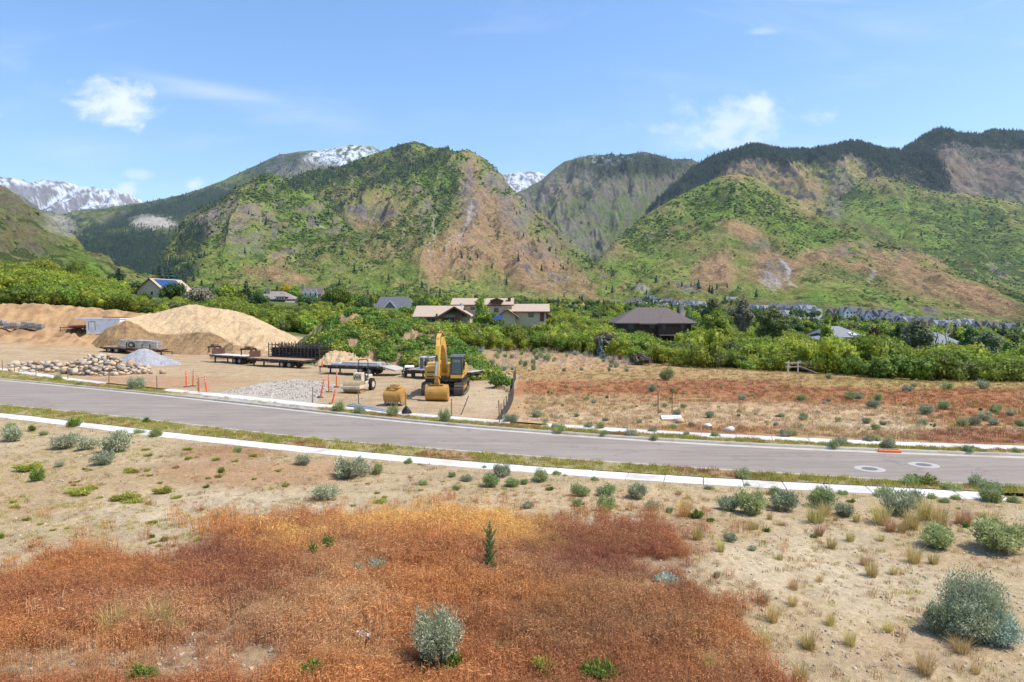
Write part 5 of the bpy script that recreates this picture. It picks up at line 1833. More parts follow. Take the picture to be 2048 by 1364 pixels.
# dotted over the field across the road
far_f = [(1332, 760, 34), (1305, 783, 22), (1483, 800, 22), (1601, 803, 28), (1311, 812, 12), (1330, 814, 12), (1367, 816, 14), (1354, 830, 20), (1420, 836, 24), (1478, 825, 12), (1511, 829, 10), (1561, 833, 14), (1608, 836, 18),
         (1552, 851, 12), (1602, 855, 14), (1533, 845, 9), (1211, 842, 14), (1279, 846, 14), (1200, 860, 22), (1250, 860, 14), (1306, 866, 22), (1346, 858, 20), (1320, 825, 10), (1437, 815, 8), (1658, 758, 18), (1648, 807, 12), (1658, 803, 12),
         (1700, 800, 26), (1716, 798, 24), (1726, 792, 12), (1757, 801, 22), (1746, 816, 28), (1635, 826, 10), (1677, 843, 16), (1606, 840, 18), (1732, 847, 20), (1752, 859, 22), (1765, 850, 16), (1854, 828, 32), (1888, 818, 28), (1819, 830, 12),
         (1846, 850, 20), (1923, 852, 26), (1950, 850, 26), (1969, 841, 28), (1991, 824, 26), (2021, 831, 20), (1987, 850, 24), (2040, 852, 24), (1814, 783, 24), (1829, 774, 16), (1895, 779, 26), (1965, 778, 26), (1809, 811, 9), (1010, 715, 14),
         (1022, 846, 32), (1073, 834, 26), (1154, 833, 14), (1109, 808, 9), (1125, 812, 8), (1173, 800, 14), (1188, 806, 14), (1160, 775, 9), (1104, 788, 9), (1090, 845, 12)]
for i, (px, py, w) in enumerate(far_f):
    k_ = 's' if i % 3 else 'r'
    bush(px, py, w, k_, '%s %s bush %s' % ('large' if w > 25 else 'mid-sized' if w > 15 else 'small', 'silvery' if k_ == 's' else 'greener', where(px, py, True)), 'sagebrush on the field across the road', 1.0)
for i in range(70):
    px, py = random.uniform(1040, 2048), random.uniform(772, 880)
    g = on(px, py)
    if g.y > float(y_on('far_walk', g.x)) + 1:
        bush(px, py, random.uniform(5, 10), random.choice('srg'), 'tiny grey-green plant dotted over the dry red field across the road', 'tiny plants on the field across the road', 1.0)
# upper field, tall pale weeds
for i in range(46):
    px, py = random.uniform(930, 1260), random.uniform(698, 745)
    bush(px, py, random.uniform(8, 15), random.choice('ssrt'), 'grey-green weed standing in dry stalks on the upper field', 'weeds on the upper field', 1.5)
road_far = [(678, 826, 28), (718, 831, 22), (786, 835, 24), (753, 834, 10), (890, 847, 24), (272, 781, 30), (116, 762, 16), (160, 772, 12), (1089, 854, 12), (1109, 858, 14), (1119, 868, 22), (1178, 858, 16), (1208, 874, 18), (1262, 876, 24), (1310, 882, 16),
            (1571, 876, 22), (1587, 874, 16), (1679, 894, 22), (1667, 899, 22), (1777, 901, 28), (1936, 909, 22), (1739, 886, 20), (1755, 886, 14), (1492, 884, 12), (1430, 876, 18), (1713, 896, 10), (2034, 911, 20), (1372, 874, 12), (1968, 909, 14)]
for i, (px, py, w) in enumerate(road_far):
    k_ = 's' if i % 2 else 'r'
    bush(px, py, w * 1.2, k_, '%s %s roadside bush %s' % ('large' if w > 22 else 'mid-sized' if w > 15 else 'small', 'silvery' if k_ == 's' else 'greener', where(px, py, True)), 'bushes along the far footpath', 1.25)
near_s = [(28, 882, 46, 's'), (134, 896, 56, 's'), (172, 899, 42, 's'), (235, 904, 72, 's'), (120, 895, 30, 's'), (209, 928, 50, 's'), (120, 933, 20, 's'), (74, 962, 32, 'g'), (148, 856, 30, 'g'), (313, 876, 30, 'r'), (279, 870, 25, 'r'), (293, 850, 22, 'g'),
          (475, 906, 22, 'r'), (608, 930, 36, 's'), (443, 946, 16, 'g'), (756, 948, 30, 'r'), (847, 970, 22, 'r'), (905, 954, 18, 'r'), (934, 962, 26, 's'), (981, 973, 40, 'r'), (1005, 954, 40, 's'),
          (1025, 973, 36, 'r'), (1049, 968, 20, 'r'), (1083, 964, 40, 'r'), (913, 980, 18, 'r'), (1057, 1016, 26, 's'), (1160, 992, 48, 'r'), (1212, 992, 46, 'r'), (1155, 1012, 26, 'r'), (1274, 997, 44, 's'), (1210, 1023, 44, 'r'), (1304, 1021, 36, 's'),
          (1338, 1025, 18, 'r'), (1115, 953, 22, 'r'), (1131, 956, 14, 'r'), (969, 940, 16, 'r'), (841, 934, 14, 'r'), (817, 930, 22, 'r'), (1190, 964, 20, 'r'), (1456, 1019, 46, 's'), (1502, 1028, 72, 'r'), (1571, 1020, 62, 's'), (1555, 993, 36, 'r'),
          (1641, 1014, 62, 'r'), (1691, 1032, 46, 's'), (1639, 990, 24, 'r'), (1767, 997, 40, 'r'), (1791, 1028, 70, 's'), (1819, 1013, 56, 's'), (1687, 993, 24, 'r'), (1396, 1036, 26, 'g'), (1863, 1001, 24, 'r'), (1886, 1009, 26, 'r'),
          (1912, 1003, 24, 'r'), (1982, 1007, 50, 'r'), (2026, 1009, 30, 'r'), (1460, 1084, 28, 's'), (1434, 1154, 18, 's'), (1504, 1100, 18, 's'), (1488, 962, 36, 'r'), (1496, 977, 18, 'r'), (1418, 982, 24, 'r'), (88, 870, 20, 'r'), (65, 862, 18, 'g'), (20, 856, 22, 'r')]
for px, py, w, k in near_s:
    lab = '%s %s %s' % ('large' if w > 44 else 'mid-sized' if w > 24 else 'small', {'s': 'silvery bush', 'r': 'greener bush', 'g': 'fresh green weed'}[k], where(px, py, False))
    grp = 'bushes on the sandy lot'
    bush(px, py, w, k, lab, grp)
for i in range(190):
    px, py = random.uniform(0, 2048), random.uniform(900, 1100)
    g = on(px, py)
    if g.y < float(y_on('near_walk', g.x)) - 1.2 and not inside(np.array([px]), np.array([py]), RED_POLY)[0]:
        left_ = px < 900
        k = random.choice('yyygn' if left_ else 'nbbgr')
        bush(px, py, random.uniform(8, 20), k, {'y': 'low yellow weed', 'g': 'low green weed', 'n': 'small brown grass tuft', 'b': 'small straw grass tuft', 'r': 'small grey-green plant'}[k] + (' on the bare sand of the left half' if left_ else ' on the bare sand of the right half'), 'small plants on the sandy lot', .7)
for px, py, w in ((250, 1000, 60), (270, 1004, 40), (330, 985, 44), (160, 985, 60), (180, 978, 36), (305, 1046, 26), (265, 945, 34), (60, 940, 60), (30, 1015, 26), (355, 995, 24), (760, 1005, 36), (1000, 1025, 40)):
    bush(px, py, w, 'y', '%s yellow-green weed mat %s' % ('wide' if w > 50 else 'mid-sized' if w > 38 else 'narrow', where(px, py, False)), 'yellow weed mats', .45)

HERO = [
    (648, 1000, 62, 's', 'dense round sagebrush standing alone on the pale sand left of centre', .95),
    (700, 954, 76, 's', 'broad round sagebrush touching the near footpath, left of centre', .85),
    (758, 1145, 38, 't', 'small blue-grey shrub rising from the red grass left of the thistle', 2.1),
    (718, 1152, 26, 't', 'smaller dull blue-grey shrub, left neighbour of the taller one in red grass', 1.9),
    (1334, 1166, 62, 't', 'low teal shrub at the dark right edge of the red grass', .55),
    (1878, 1094, 80, 'r', 'round bright green rabbitbrush, left of the big one at the right border', .95),
    (1994, 1098, 116, 'r', 'wide deep green rabbitbrush at the right border', .9),
    (1843, 972, 76, 'g', 'leafy green bush on the verge touching the road, right side', .42),
    (1820, 975, 44, 'r', 'green bush at the left foot of the leafy verge bush', .8),
    (1906, 984, 46, 'r', 'low bush on the verge between two larger green bushes', .7),
    (1954, 977, 44, 's', 'upright green-grey bush on the verge near the right border', 1.0),
    (1982, 989, 50, 'r', 'rounded green bush on the verge close to the right border', .9),
    (15, 1352, 50, 't', 'pale teal weed cut off by the lower left corner', .8),
]
for px, py, w, k, lab, hs in HERO:
    bush(px, py, w, k, lab, None, hs)


def big_bush(px, py, w, h_px, mat, name, label, seed, nstem=1500, blade=.010, spread=1.0, leafy=9, low=.12, fan=False):
    g = on(px, py)
    m_ = g.y / FPX
    me = sage_mesh(name, w * m_, h_px * m_ * 1.1, nstem, seed, mat, blade, leafy, spread, low, fan)
    o = link(name, me, None, None, (g.x, g.y, g.z - .02))
    return tag(o, label, 'shrub')


big_bush(880, 1346, 118, 128, M_SAGE2, 'tall_sagebrush', 'tall feathery sagebrush in the red grass at the bottom centre', 5, 1000, .009, low=.30, fan=True)
big_bush(1935, 1268, 178, 116, M_SAGE2, 'big_sagebrush', 'largest sprawling grey sagebrush at the lower right', 6, 2700, .009, leafy=9, low=.05)
big_bush(1995, 1288, 90, 70, M_TEAL, 'big_sagebrush', 'bluish sagebrush joined to the lower right side of the largest one', 7, 1300, .009, low=.05)
big_bush(1878, 1266, 76, 66, M_SAGE2, 'big_sagebrush', 'lower grey sagebrush at the left foot of the largest one', 8, 900, .009, low=.05)
big_bush(900, 1345, 50, 40, M_GREENW, 'green_weed', 'bright green weed at the right foot of the tall bottom-centre sagebrush', 9, 300, .016)
big_bush(622, 1365, 60, 40, M_GREENW, 'green_weed', 'bright green weed in the red grass at the lower edge, left of the litter', 19, 300, .016)
big_bush(1005, 1310, 50, 26, M_GREENW, 'green_weed', 'fresh green sprig in red grass right of the tall sagebrush', 29, 120, .014)
big_bush(1200, 1366, 80, 40, M_GREENW, 'green_weed', 'bright green weed at the lower edge, right of centre', 39, 260, .014)
big_bush(1087, 1358, 60, 50, M_YELW, 'yellow_weed', 'thin yellow-flowered weed at the lower edge beside the green one', 49, 200, .010)
big_bush(656, 1112, 28, 60, M_GREENW, 'green_weed', 'dark green upright sprig in the golden grass, left of the small blue shrub', 59, 60, .014)
big_bush(626, 1124, 28, 40, M_GREENW, 'green_weed', 'small green sprig left of the dark upright sprig', 69, 60, .012)
big_bush(290, 1368, 60, 46, M_GREENW, 'green_weed', 'green grassy tuft at the lower edge, left part', 79, 200, .010)
BUNCH = [(1637, 1071, 30), (1539, 1039, 16), (1510, 1059, 22), (1743, 1153, 30), (1729, 1131, 24), (1787, 1149, 20), (1827, 1125, 40), (1867, 1127, 26), (1526, 1209, 34), (1585, 1211, 26), (1545, 1243, 30), (1777, 1263, 26), (1922, 1303, 44), (1617, 1295, 44), (1442, 1103, 26),
         (1639, 1163, 18), (1587, 1179, 22), (1529, 1295, 40), (1600, 1366, 44), (1763, 1081, 18), (1803, 1065, 24), (1701, 1081, 24), (1663, 1097, 26), (1713, 1043, 20), (1671, 1041, 16), (1631, 1045, 44), (1823, 1057, 46), (1763, 1047, 44), (1926, 1047, 44), (1368, 1031, 34),
         (1500, 1060, 22), (1700, 1290, 30), (1850, 1345, 44), (1420, 1352, 50), (1950, 1345, 30), (1660, 1250, 24), (1475, 1240, 30), (1560, 1120, 18), (1880, 1050, 40), (1980, 1052, 36), (1780, 1062, 30), (1650, 1030, 34), (1850, 1040, 40), (1395, 1080, 26), (540, 1180, 16)]
for i, (px, py, w) in enumerate(BUNCH):
    k = 'n' if i % 4 == 0 else 'b'
    bush(px, py, w * 1.15, k, '%s %s grass tuft %s, %s' % ('wide' if w > 36 else 'mid-sized' if w > 22 else 'small', 'brown' if k == 'n' else 'golden', 'by the wide rabbitbrushes' if py < 1075 else 'beside the bare pale sand' if py < 1180 else 'towards the lower edge', [t_ for a_, b_, t_ in ((0, 1480, 'near the red grass edge'), (1480, 1600, 'just right of the red grass'), (1600, 1720, 'midway to the large sagebrush'), (1720, 1840, 'left of the large sagebrush'), (1840, 2060, 'round the large sagebrush')) if a_ <= px < b_][0]), 'bunch grass tufts on the right sand', 1.0)
for px, py, w in ((225, 1262, 60), (320, 1265, 60), (355, 1270, 50), (850, 1330, 40)):
    bush(px, py, w, 'g' if w == 40 else 'b', {225: 'leftmost pale grass tuft sticking out of the red grass', 320: 'pale grass tuft in red grass, middle of the left three', 355: 'pale grass tuft in red grass, right one of the left three', 850: 'green grassy clump at the left foot of the tall sagebrush'}[px], 'pale tufts in the red grass', 1.0)

# ---- the milk-green thistle in the middle
g = on(979, 1152)
m_ = g.y / FPX
th = thing('thistle', 'tall green thistle with spiny upswept side stems in the red grass', 'thistle', g)
M_TH = leaf_mat('thistle_leaves', (0.10, 0.14, 0.045), (0.17, 0.22, 0.08), (0.30, 0.34, 0.18), .3, 6, rnd=0)
hgt = 112 * m_
stem, lf, hd = MB(), [], MB()
mb = MB().tube((0, 0, -.05), (.01, 0, hgt * .5), .02, .014, 7, False).tube((.01, 0, hgt * .5), (-.01, 0, hgt), .014, .005, 6, False)
mb.build('stem', M_TH, th)
rd = random.Random(3)


def blade_leaf(mb, p, d, L, W):
    d = d.normalized()
    s = d.cross(Vector((0, 0, 1))).normalized()
    mid = p + d * L * .5 + Vector((0, 0, .03))
    tip = p + d * L
    mb.add([p, mid + s * W, tip, mid - s * W, mid - Vector((0, 0, .015))], [(0, 1, 4), (1, 2, 4), (2, 3, 4), (3, 0, 4)])


for i in range(64):
    z = hgt * (.04 + .95 * (i / 64) ** .95)
    a = i * 2.4
    L = (.20 * (1 - z / hgt) + .07)
    mb = MB()
    for q in range(2):
        blade_leaf(mb, Vector((0, 0, z)), Vector((math.cos(a + q * .5), math.sin(a + q * .5), .9)), L * rd.uniform(.8, 1.2), L * .16)
    mb.build('leaf', M_TH, th)
for i in range(11):
    z = hgt * (.28 + .5 * i / 11)
    a = i * 2.39
    e = Vector((math.cos(a) * .16, math.sin(a) * .16, z + .22))
    mb = MB().tube((0, 0, z), e, .007, .005, 5, False)
    for k in range(7):
        p = Vector((0, 0, z)).lerp(e, k / 6)
        for s in (-1, 1):
            blade_leaf(mb, p, Vector((math.cos(a + s * 1.2), math.sin(a + s * 1.2), 1.3)), .085, .016)
    mb.build('side_stem', M_TH, th)

# ------------------------------------------------------------------ the yard
M_SANDP = ground_mat('loose_sand')


def pile(name, rows, px0, px1, nx, ny, amp, size, colorf, label=None, cat=None, mat=None, **kw):
    o, data = sheet(name, rows, px0, px1, nx, ny, amp, size, colorf=colorf, mat=mat or M_SANDP, skirt=2.0, **kw)
    tag(o, label, cat)
    return o, data


def zs(*a):
    return [(px, py, d) for px, py, d in a]


def base_row(pxs, ys, dz=-0.5):
    out = []
    for px, py in zip(pxs, ys):
        g = G(px, py)
        out.append((px, py + 0.5 * FPX / g.y, g.y))
    return out


def sand_col(X, Y, Z, px, py, st, nz):
    n1, n2 = fbm(X / 3, Y / 3, 4), fbm(X / .8, Y / .8, 3)
    C = np.zeros(px.shape + (3,)) + np.array((0.53, 0.38, 0.215))
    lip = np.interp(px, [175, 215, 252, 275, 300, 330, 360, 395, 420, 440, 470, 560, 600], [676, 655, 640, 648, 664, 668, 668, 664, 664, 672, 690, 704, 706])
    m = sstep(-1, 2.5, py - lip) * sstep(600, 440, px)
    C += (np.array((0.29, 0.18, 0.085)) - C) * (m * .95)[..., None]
    C += (np.array((0.17, 0.105, 0.055)) - C) * (m * np.maximum(sstep(.0, .35, n2 + n1 * .5) * .65, sstep(9, 0, np.abs(py - lip - 3)) * sstep(-.3, .2, n2) * .7))[..., None]  # dark clumps, plus a band under the lip painting in its overhang shade
    C += (np.array((0.42, 0.28, 0.15)) - C) * (sstep(.05, .4, n1) * .5)[..., None]
    return C, None


rows_sand = [
    zs((150, 706, 105), (178, 690, 105), (215, 658, 105.5), (250, 640, 107), (262, 636, 109), (300, 627, 115), (340, 620, 115), (360, 614, 115), (376, 611, 115), (395, 610, 115), (410, 615, 115), (440, 618, 115), (475, 624, 115), (500, 632, 115), (530, 645, 114), (560, 660, 111), (590, 674, 110), (606, 690, 107), (620, 712, 103)),
    zs((150, 710, 104.5), (178, 694, 104.5), (215, 662, 105), (250, 645, 106.5), (300, 645, 110), (395, 636, 110), (475, 645, 110), (560, 678, 106), (600, 695, 105), (620, 714, 102)),
    zs((150, 714, 103.5), (178, 700, 102.5), (215, 663, 103), (252, 647, 103.5), (275, 650, 105), (298, 663, 105.5), (330, 667, 105.5), (360, 668, 105.5), (395, 663, 105), (420, 663, 105), (440, 672, 104.5), (470, 686, 104), (560, 700, 101), (620, 718, 100)),
    zs((150, 720, 100.5), (178, 706, 101.5), (215, 675, 101.5), (252, 668, 101.5), (300, 679, 103.5), (330, 684, 103.5), (395, 684, 103), (440, 686, 103), (470, 696, 103), (560, 706, 100), (620, 722, 99)),
    zs((150, 726, 97.5), (178, 714, 100), (252, 694, 99.5), (330, 706, 100.5), (395, 710, 100), (470, 714, 100), (560, 716, 97), (620, 728, 96)),
]
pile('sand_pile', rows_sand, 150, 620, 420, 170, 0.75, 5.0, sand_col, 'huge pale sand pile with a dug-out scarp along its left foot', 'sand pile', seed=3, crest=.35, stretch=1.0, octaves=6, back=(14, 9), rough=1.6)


def mound_col(X, Y, Z, px, py, st, nz):
    n1, n2 = fbm(X / 3.2, Y / 3.2, 4), fbm(X / .9, Y / .9, 3)
    C = np.zeros(px.shape + (3,)) + np.array((0.16, 0.16, 0.06))
    C += (np.array((0.36, 0.235, 0.13)) - C) * (sstep(-.0, .3, n1) * .9)[..., None]
    return C, None


rows_mound = [
    zs((570, 715, 100), (585, 700, 100), (605, 680, 101), (630, 657, 101), (650, 640, 101), (672, 631, 101), (700, 627, 101), (740, 627, 101), (780, 632, 100), (815, 643, 99), (850, 652, 97), (880, 662, 95), (905, 680, 91), (930, 700, 86), (960, 722, 80), (985, 748, 73), (1004, 768, 67), (1020, 775, 64)),
    zs((570, 722, 95), (605, 700, 95), (650, 665, 96), (700, 650, 96), (780, 655, 95), (850, 675, 92), (905, 705, 86), (960, 742, 76), (1004, 772, 66), (1020, 780, 63)),
    zs((570, 728, 91), (605, 716, 91), (650, 695, 91), (700, 685, 91), (780, 690, 90), (850, 708, 86), (905, 735, 80), (960, 762, 70), (1020, 782, 62)),
    zs((570, 738, 86), (605, 730, 86), (650, 726, 86), (700, 728, 86), (780, 734, 84), (850, 748, 78), (905, 762, 72), (960, 776, 64), (1020, 790, 59)),
    zs((570, 748, 82), (605, 742, 82), (700, 742, 82), (780, 750, 80), (850, 764, 73), (905, 776, 67), (960, 788, 61), (1020, 798, 56)),
]
mound, md_ = pile('earth_mound', rows_mound, 570, 1020, 380, 160, 1.5, 5.5, mound_col, 'long earth mound overgrown with green weeds behind the excavator', 'earth mound', seed=9, crest=.5, stretch=1.0, octaves=6, back=(12, 8), rough=1.5)
# weeds over the mound
X_, Y_, Z_, px_, py_ = md_
wn1 = fbm(X_ / 3.2, Y_ / 3.2, 4)
foot_ = np.interp(px_, [570, 600, 640, 700, 780, 850, 905, 960, 1004, 1020], [690, 698, 700, 706, 722, 738, 752, 762, 772, 770])
bare = ell(px_, py_, 630, 655, 22, 22, wn1, .5, -45) + ell(px_, py_, 860, 672, 18, 9, wn1, .5) + ell(px_, py_, 855, 697, 12, 8, wn1, .5) + ell(px_, py_, 795, 692, 10, 8, wn1, .5) + ell(px_, py_, 690, 650, 10, 5, wn1, .4) + ell(px_, py_, 600, 690, 20, 20, wn1, .5)
prob = (wn1 < .14) * (py_ < foot_ + 6 * wn1) * (bare < .5)
k = (rng.random(px_.shape) < prob * .26) & (Y_ < 104)
P3 = np.stack([X_[k], Y_[k], Z_[k] - .05], 1)
M_WEED = leaf_mat('mound_weeds', (0.095, 0.18, 0.026), (0.18, 0.28, 0.042), (0.31, 0.38, 0.08), .3, .8, rnd=.35)
M_WEEDY = leaf_mat('mound_weeds_yellow', (0.23, 0.27, 0.04), (0.33, 0.36, 0.055), (0.42, 0.43, 0.08), .3, .8, rnd=.2)
wm = [mesh_from('weed', lobes_crown([(0, 0, .22, .5, .5, .3), (.3, .2, .3, .3, .3, .3)], 130, .09, 700 + s, core=False, shell=.4), M_WEED if s < 5 else M_WEEDY) for s in range(7)]
wsrc = source('weed_source', wm)
n = len(P3)
print('mound weeds', n)
pick = rng.integers(0, 5, n)
yel = fbm(P3[:, 0] / 4 + 50, P3[:, 1] / 4, 3) > .08
pick[yel] = rng.integers(5, 7, yel.sum())
S = rng.uniform(.6, 1.35, n)
scatter('mound_weeds', P3, wsrc, pick, np.column_stack([np.zeros((n, 2)), rng.uniform(0, 6.28, n)]), np.column_stack([S, S, S * rng.uniform(.7, 1.3, n)]), label='green leafy weeds covering the long earth mound')


def gravel_col(X, Y, Z, px, py, st, nz):
    n2 = fbm(X / .25, Y / .25, 3)
    return np.zeros(px.shape + (3,)) + np.array((0.36, 0.355, 0.35)) * (1 + .35 * n2)[..., None], None


pile('gravel_pile', [zs((236, 720, 90), (246, 714, 90), (262, 706, 90), (278, 698, 90), (290, 697, 90), (302, 700, 90), (320, 709, 89), (345, 719, 88), (362, 726, 87), (372, 732, 86)),
                     zs((236, 724, 85), (262, 714, 85), (290, 708, 85), (320, 717, 85), (345, 724, 84), (372, 735, 83)), zs((236, 730, 82), (290, 730, 81), (372, 740, 80))],
     236, 372, 110, 40, .25, 1.4, gravel_col, 'low grey gravel pile in front of the bale-loaded trailer', 'gravel pile', seed=4, stretch=1, octaves=5, back=(5, 3), rough=1.5)
pile('spoil_heap', [zs((420, 716, 97), (436, 702, 97), (452, 690, 97), (466, 683, 97), (476, 684, 97), (486, 694, 96), (496, 706, 95), (510, 716, 94)), zs((420, 722, 93), (470, 712, 93), (510, 722, 92))],
     420, 510, 70, 30, .5, 1.8, sand_col, 'small brown spoil heap between the two gooseneck trailers and the sand pile', 'spoil heap', seed=6, stretch=1, octaves=5, back=(3, 3))
pile('spoil_heap', [zs((622, 728, 88), (640, 712, 88), (652, 704, 88), (675, 704, 88), (700, 706, 88), (720, 709, 88), (738, 716, 88), (752, 726, 87)), zs((622, 740, 83), (680, 728, 83), (752, 742, 82))],
     622, 752, 100, 34, .9, 2.0, sand_col, 'crumbly tan spoil bank behind the silver-loaded flatbed trailer', 'spoil heap', seed=16, stretch=1, octaves=6, back=(3, 3))

# ---- boulders
def boulder_mesh(seed, mat, flat=.75):
    import bmesh
    bm = bmesh.new()
    bmesh.ops.create_icosphere(bm, subdivisions=2, radius=.5)
    rg = np.random.default_rng(seed)
    off = rg.uniform(0, 50, 3)
    cuts = [(Vector(unit(rg.normal(size=(1, 3)))[0]), rg.uniform(.30, .42)) for _ in range(5)]
    for v in bm.verts:
        p = v.co
        for nrm, dd_ in cuts:
            e = p.dot(nrm) - dd_
            if e > 0:
                p -= nrm * e * .85
        f = 1 + .10 * float(fbm(np.array(p.x * 3 + off[0]), np.array(p.y * 3 + p.z * 2 + off[1]), 2))
        v.co = Vector((p.x * f, p.y * f * rg.uniform(.98, 1.02), p.z * f * flat))
    me = bpy.data.meshes.new('boulder')
    bm.to_mesh(me)
    bm.free()
    me.polygons.foreach_set('use_smooth', [True] * len(me.polygons))
    me.materials.append(mat)
    return me


M_BOUL = M('boulder_stone', [(0.30, 0.22, 0.145), (0.41, 0.325, 0.23), (0.47, 0.39, 0.29)], 2.2, 6, .85, .4, .04, rnd=.28)
M_BOULG = M('grey_stone', [(0.25, 0.225, 0.19), (0.35, 0.32, 0.275)], 2.2, 6, .85, .4, .04, rnd=.25)
M_BOULT = M('tan_stone', [(0.42, 0.27, 0.15), (0.55, 0.38, 0.23)], 2.2, 6, .85, .4, .04, rnd=.2)
M_WSTONE = M('white_stone', [(0.62, 0.57, 0.50), (0.75, 0.71, 0.65)], 2.2, 6, .85, .4, .03)
bmesh_list = [boulder_mesh(s, [M_BOUL, M_BOUL, M_BOULG, M_BOULT][s % 4], .6 + .1 * (s % 4)) for s in range(10)]


def put_boulder(x, y, z, s, label, group, me=None):
    me = me or random.choice(bmesh_list)
    o = link('boulder', me, None, None, (x, y, z))
    o.rotation_euler = (random.uniform(-.4, .4), random.uniform(-.4, .4), random.uniform(0, 6.28))
    o.scale = (s * random.uniform(.9, 1.25), s * random.uniform(.85, 1.1), s * random.uniform(.8, 1.1))
    return tag(o, label, 'boulder', group)


placed = []


def heap_height(px):
    return np.interp(px, [30, 60, 90, 120, 150, 165, 180, 200, 225, 245, 270, 300], [.35, .6, .8, .65, .8, 1.2, 1.75, 1.85, 1.6, 1.1, .6, .2])


def heap_base(px):
    return np.interp(px, [10, 60, 110, 150, 190, 230, 300], [744, 746, 747, 751, 754, 752, 749])


for k in range(900):
    if len(placed) >= 270:
        break
    px = random.uniform(18, 298) if random.random() < .6 else random.gauss(200, 34)
    if not 14 < px < 300:
        continue
    g = G(px, float(heap_base(px)))
    depth = random.uniform(0, 1)
    hh = float(heap_height(px))
    y = g.y + depth * 4.5
    x = g.x * y / g.y
    s = random.uniform(.36, .72) if random.random() < .80 else random.uniform(.8, 1.15)
    prof = math.sin(min(1, depth * 1.15) * PI * .62)
    z = float(GH(x, y)) + s * .2 + hh * prof * random.uniform(.55, 1.0)
    if any((x - a) ** 2 + (y - b) ** 2 + (z - c) ** 2 < (.36 * (s + s2)) ** 2 for a, b, c, s2 in placed):
        continue
    placed.append((x, y, z, s))
    lab, grp = (('pale rounded boulder in the taller right part of the boulder heap', 'boulders of the taller heap') if px > 150 else ('pale angular boulder in the low left spread of the boulder heap', 'boulders of the low spread'))
    bi = random.randrange(10)
    colr = ('pale', 'cream', 'grey', 'tan')[bi % 4]
    segm = [t_ for a_, t_ in ((0, 'far left end'), (55, 'left part'), (95, 'low middle'), (130, 'rising middle'), (165, 'left flank of the peak'), (190, 'peak'), (215, 'right flank of the peak'), (245, 'right tail'), (275, 'right end')) if px >= a_][-1]
    lev = 'lower' if z - float(GH(x, y)) < .38 * hh + s * .2 else 'upper'
    put_boulder(x, y, z, s, '%s %s boulder, one of the %s stones, %s of the heap' % ('large' if s > .78 else 'mid-sized' if s > .52 else 'small', colr, lev, segm), 'boulders of the heap', bmesh_list[bi])
# core of earth and small stones the boulders lie on
mb_rows = [zs(*[(p, float(heap_base(p)) - 0.68 * float(heap_height(p)) * FPX / 76, 77) for p in (10, 40, 80, 120, 150, 180, 200, 225, 250, 280, 300)]), zs(*[(p, float(heap_base(p)), 73.0) for p in (10, 100, 200, 300)])]
pile('rubble_bed', mb_rows, 10, 300, 120, 20, .3, 1.2, lambda X, Y, Z, px, py, st, nz: (np.zeros(px.shape + (3,)) + np.array((0.33, 0.27, 0.2)), None), 'bed of earth and small stone under the boulder heap', 'rubble', seed=4, stretch=1, back=(2, 3))
bpy.data.objects['rubble_bed']['kind'] = 'stuff'
for px, py, s, lab, me in ((326, 749, .75, 'single tan boulder lying alone right of the boulder heap', 3), (302, 749, .45, 'small flat boulder between the heap and the lone tan boulder', 2),
                           (1386, 853, .62, 'low tan boulder at the far footpath, left of two white ones', 3), (1360, 846, .55, 'flat tan stone just right of the fallen white sign', 3)):
    g = on(px, py)
    put_boulder(g.x, g.y, g.z + s * .22, s, lab, None, bmesh_list[me])
wb = boulder_mesh(88, M_WSTONE, .62)
for px, py, s, lab in ((1414, 854, .5, 'flat white boulder, middle of three by the far footpath'), (1458, 864, .68, 'white domed boulder at the far footpath, rightmost of three'),
                       (60, 612, 1.3, 'white boulder on the bank top at the far left')):
    g = on(px, py)
    put_boulder(g.x, g.y, g.z + s * .2, s, lab, None, wb)
for i in range(26):
    px, py = random.uniform(1003, 1028), random.uniform(748, 778)
    g = on(px, py)
    put_boulder(g.x, g.y, g.z + .08, random.uniform(.22, .5), 'small pale stone in the loose stones at the head of the silt fence', 'loose stones by the silt fence', random.choice(bmesh_list[:2]))
# small loose stones and gravel
st_m = [boulder_mesh(200 + s, M('loose_stone', [(0.34, .27, .2), (.5, .43, .34)], 3, 3, .9, rnd=.3), .6) for s in range(3)]
st_src = source('stone_source', st_m)
pts_, ss_ = [], []
for i in range(7000):
    r_ = random.random()
    if r_ < .30:
        px, py = random.uniform(0, 2048), random.uniform(900, 1364)
        s = random.uniform(.03, .09)
    elif r_ < .33:
        px, py = random.gauss(350, 160), random.uniform(1275, 1364)
        s = random.uniform(.03, .09)
    elif r_ < .80:
        px, py = random.uniform(360, 680), random.uniform(760, 822)
        if not inside(np.array([px]), np.array([py]), GRAVEL_POLY)[0]:
            continue
        s = random.uniform(.07, .2)
    else:
        px, py = random.uniform(0, 2048), random.uniform(725, 880)
        s = random.uniform(.05, .16)
    g = G(px, py)
    if road_band(g.x, g.y) and not (r_ < .80 and r_ > .33):
        continue
    if y_on('near_kerb', g.x) < g.y < y_on('far_kerb', g.x) + .3 or abs(g.y - float(y_on('far_walk', g.x))) < .8:
        continue
    pts_.append((g.x, g.y, float(GH(g.x, g.y)) + s * .1))
    ss_.append(s)
n = len(pts_)
S = np.array(ss_)
scatter('loose_stones', np.array(pts_), st_src, rng.integers(0, 3, n), rng.uniform(0, 6.28, (n, 3)), np.column_stack([S, S, S]), label='loose stones strewn over the sandy ground and the gravel drive')

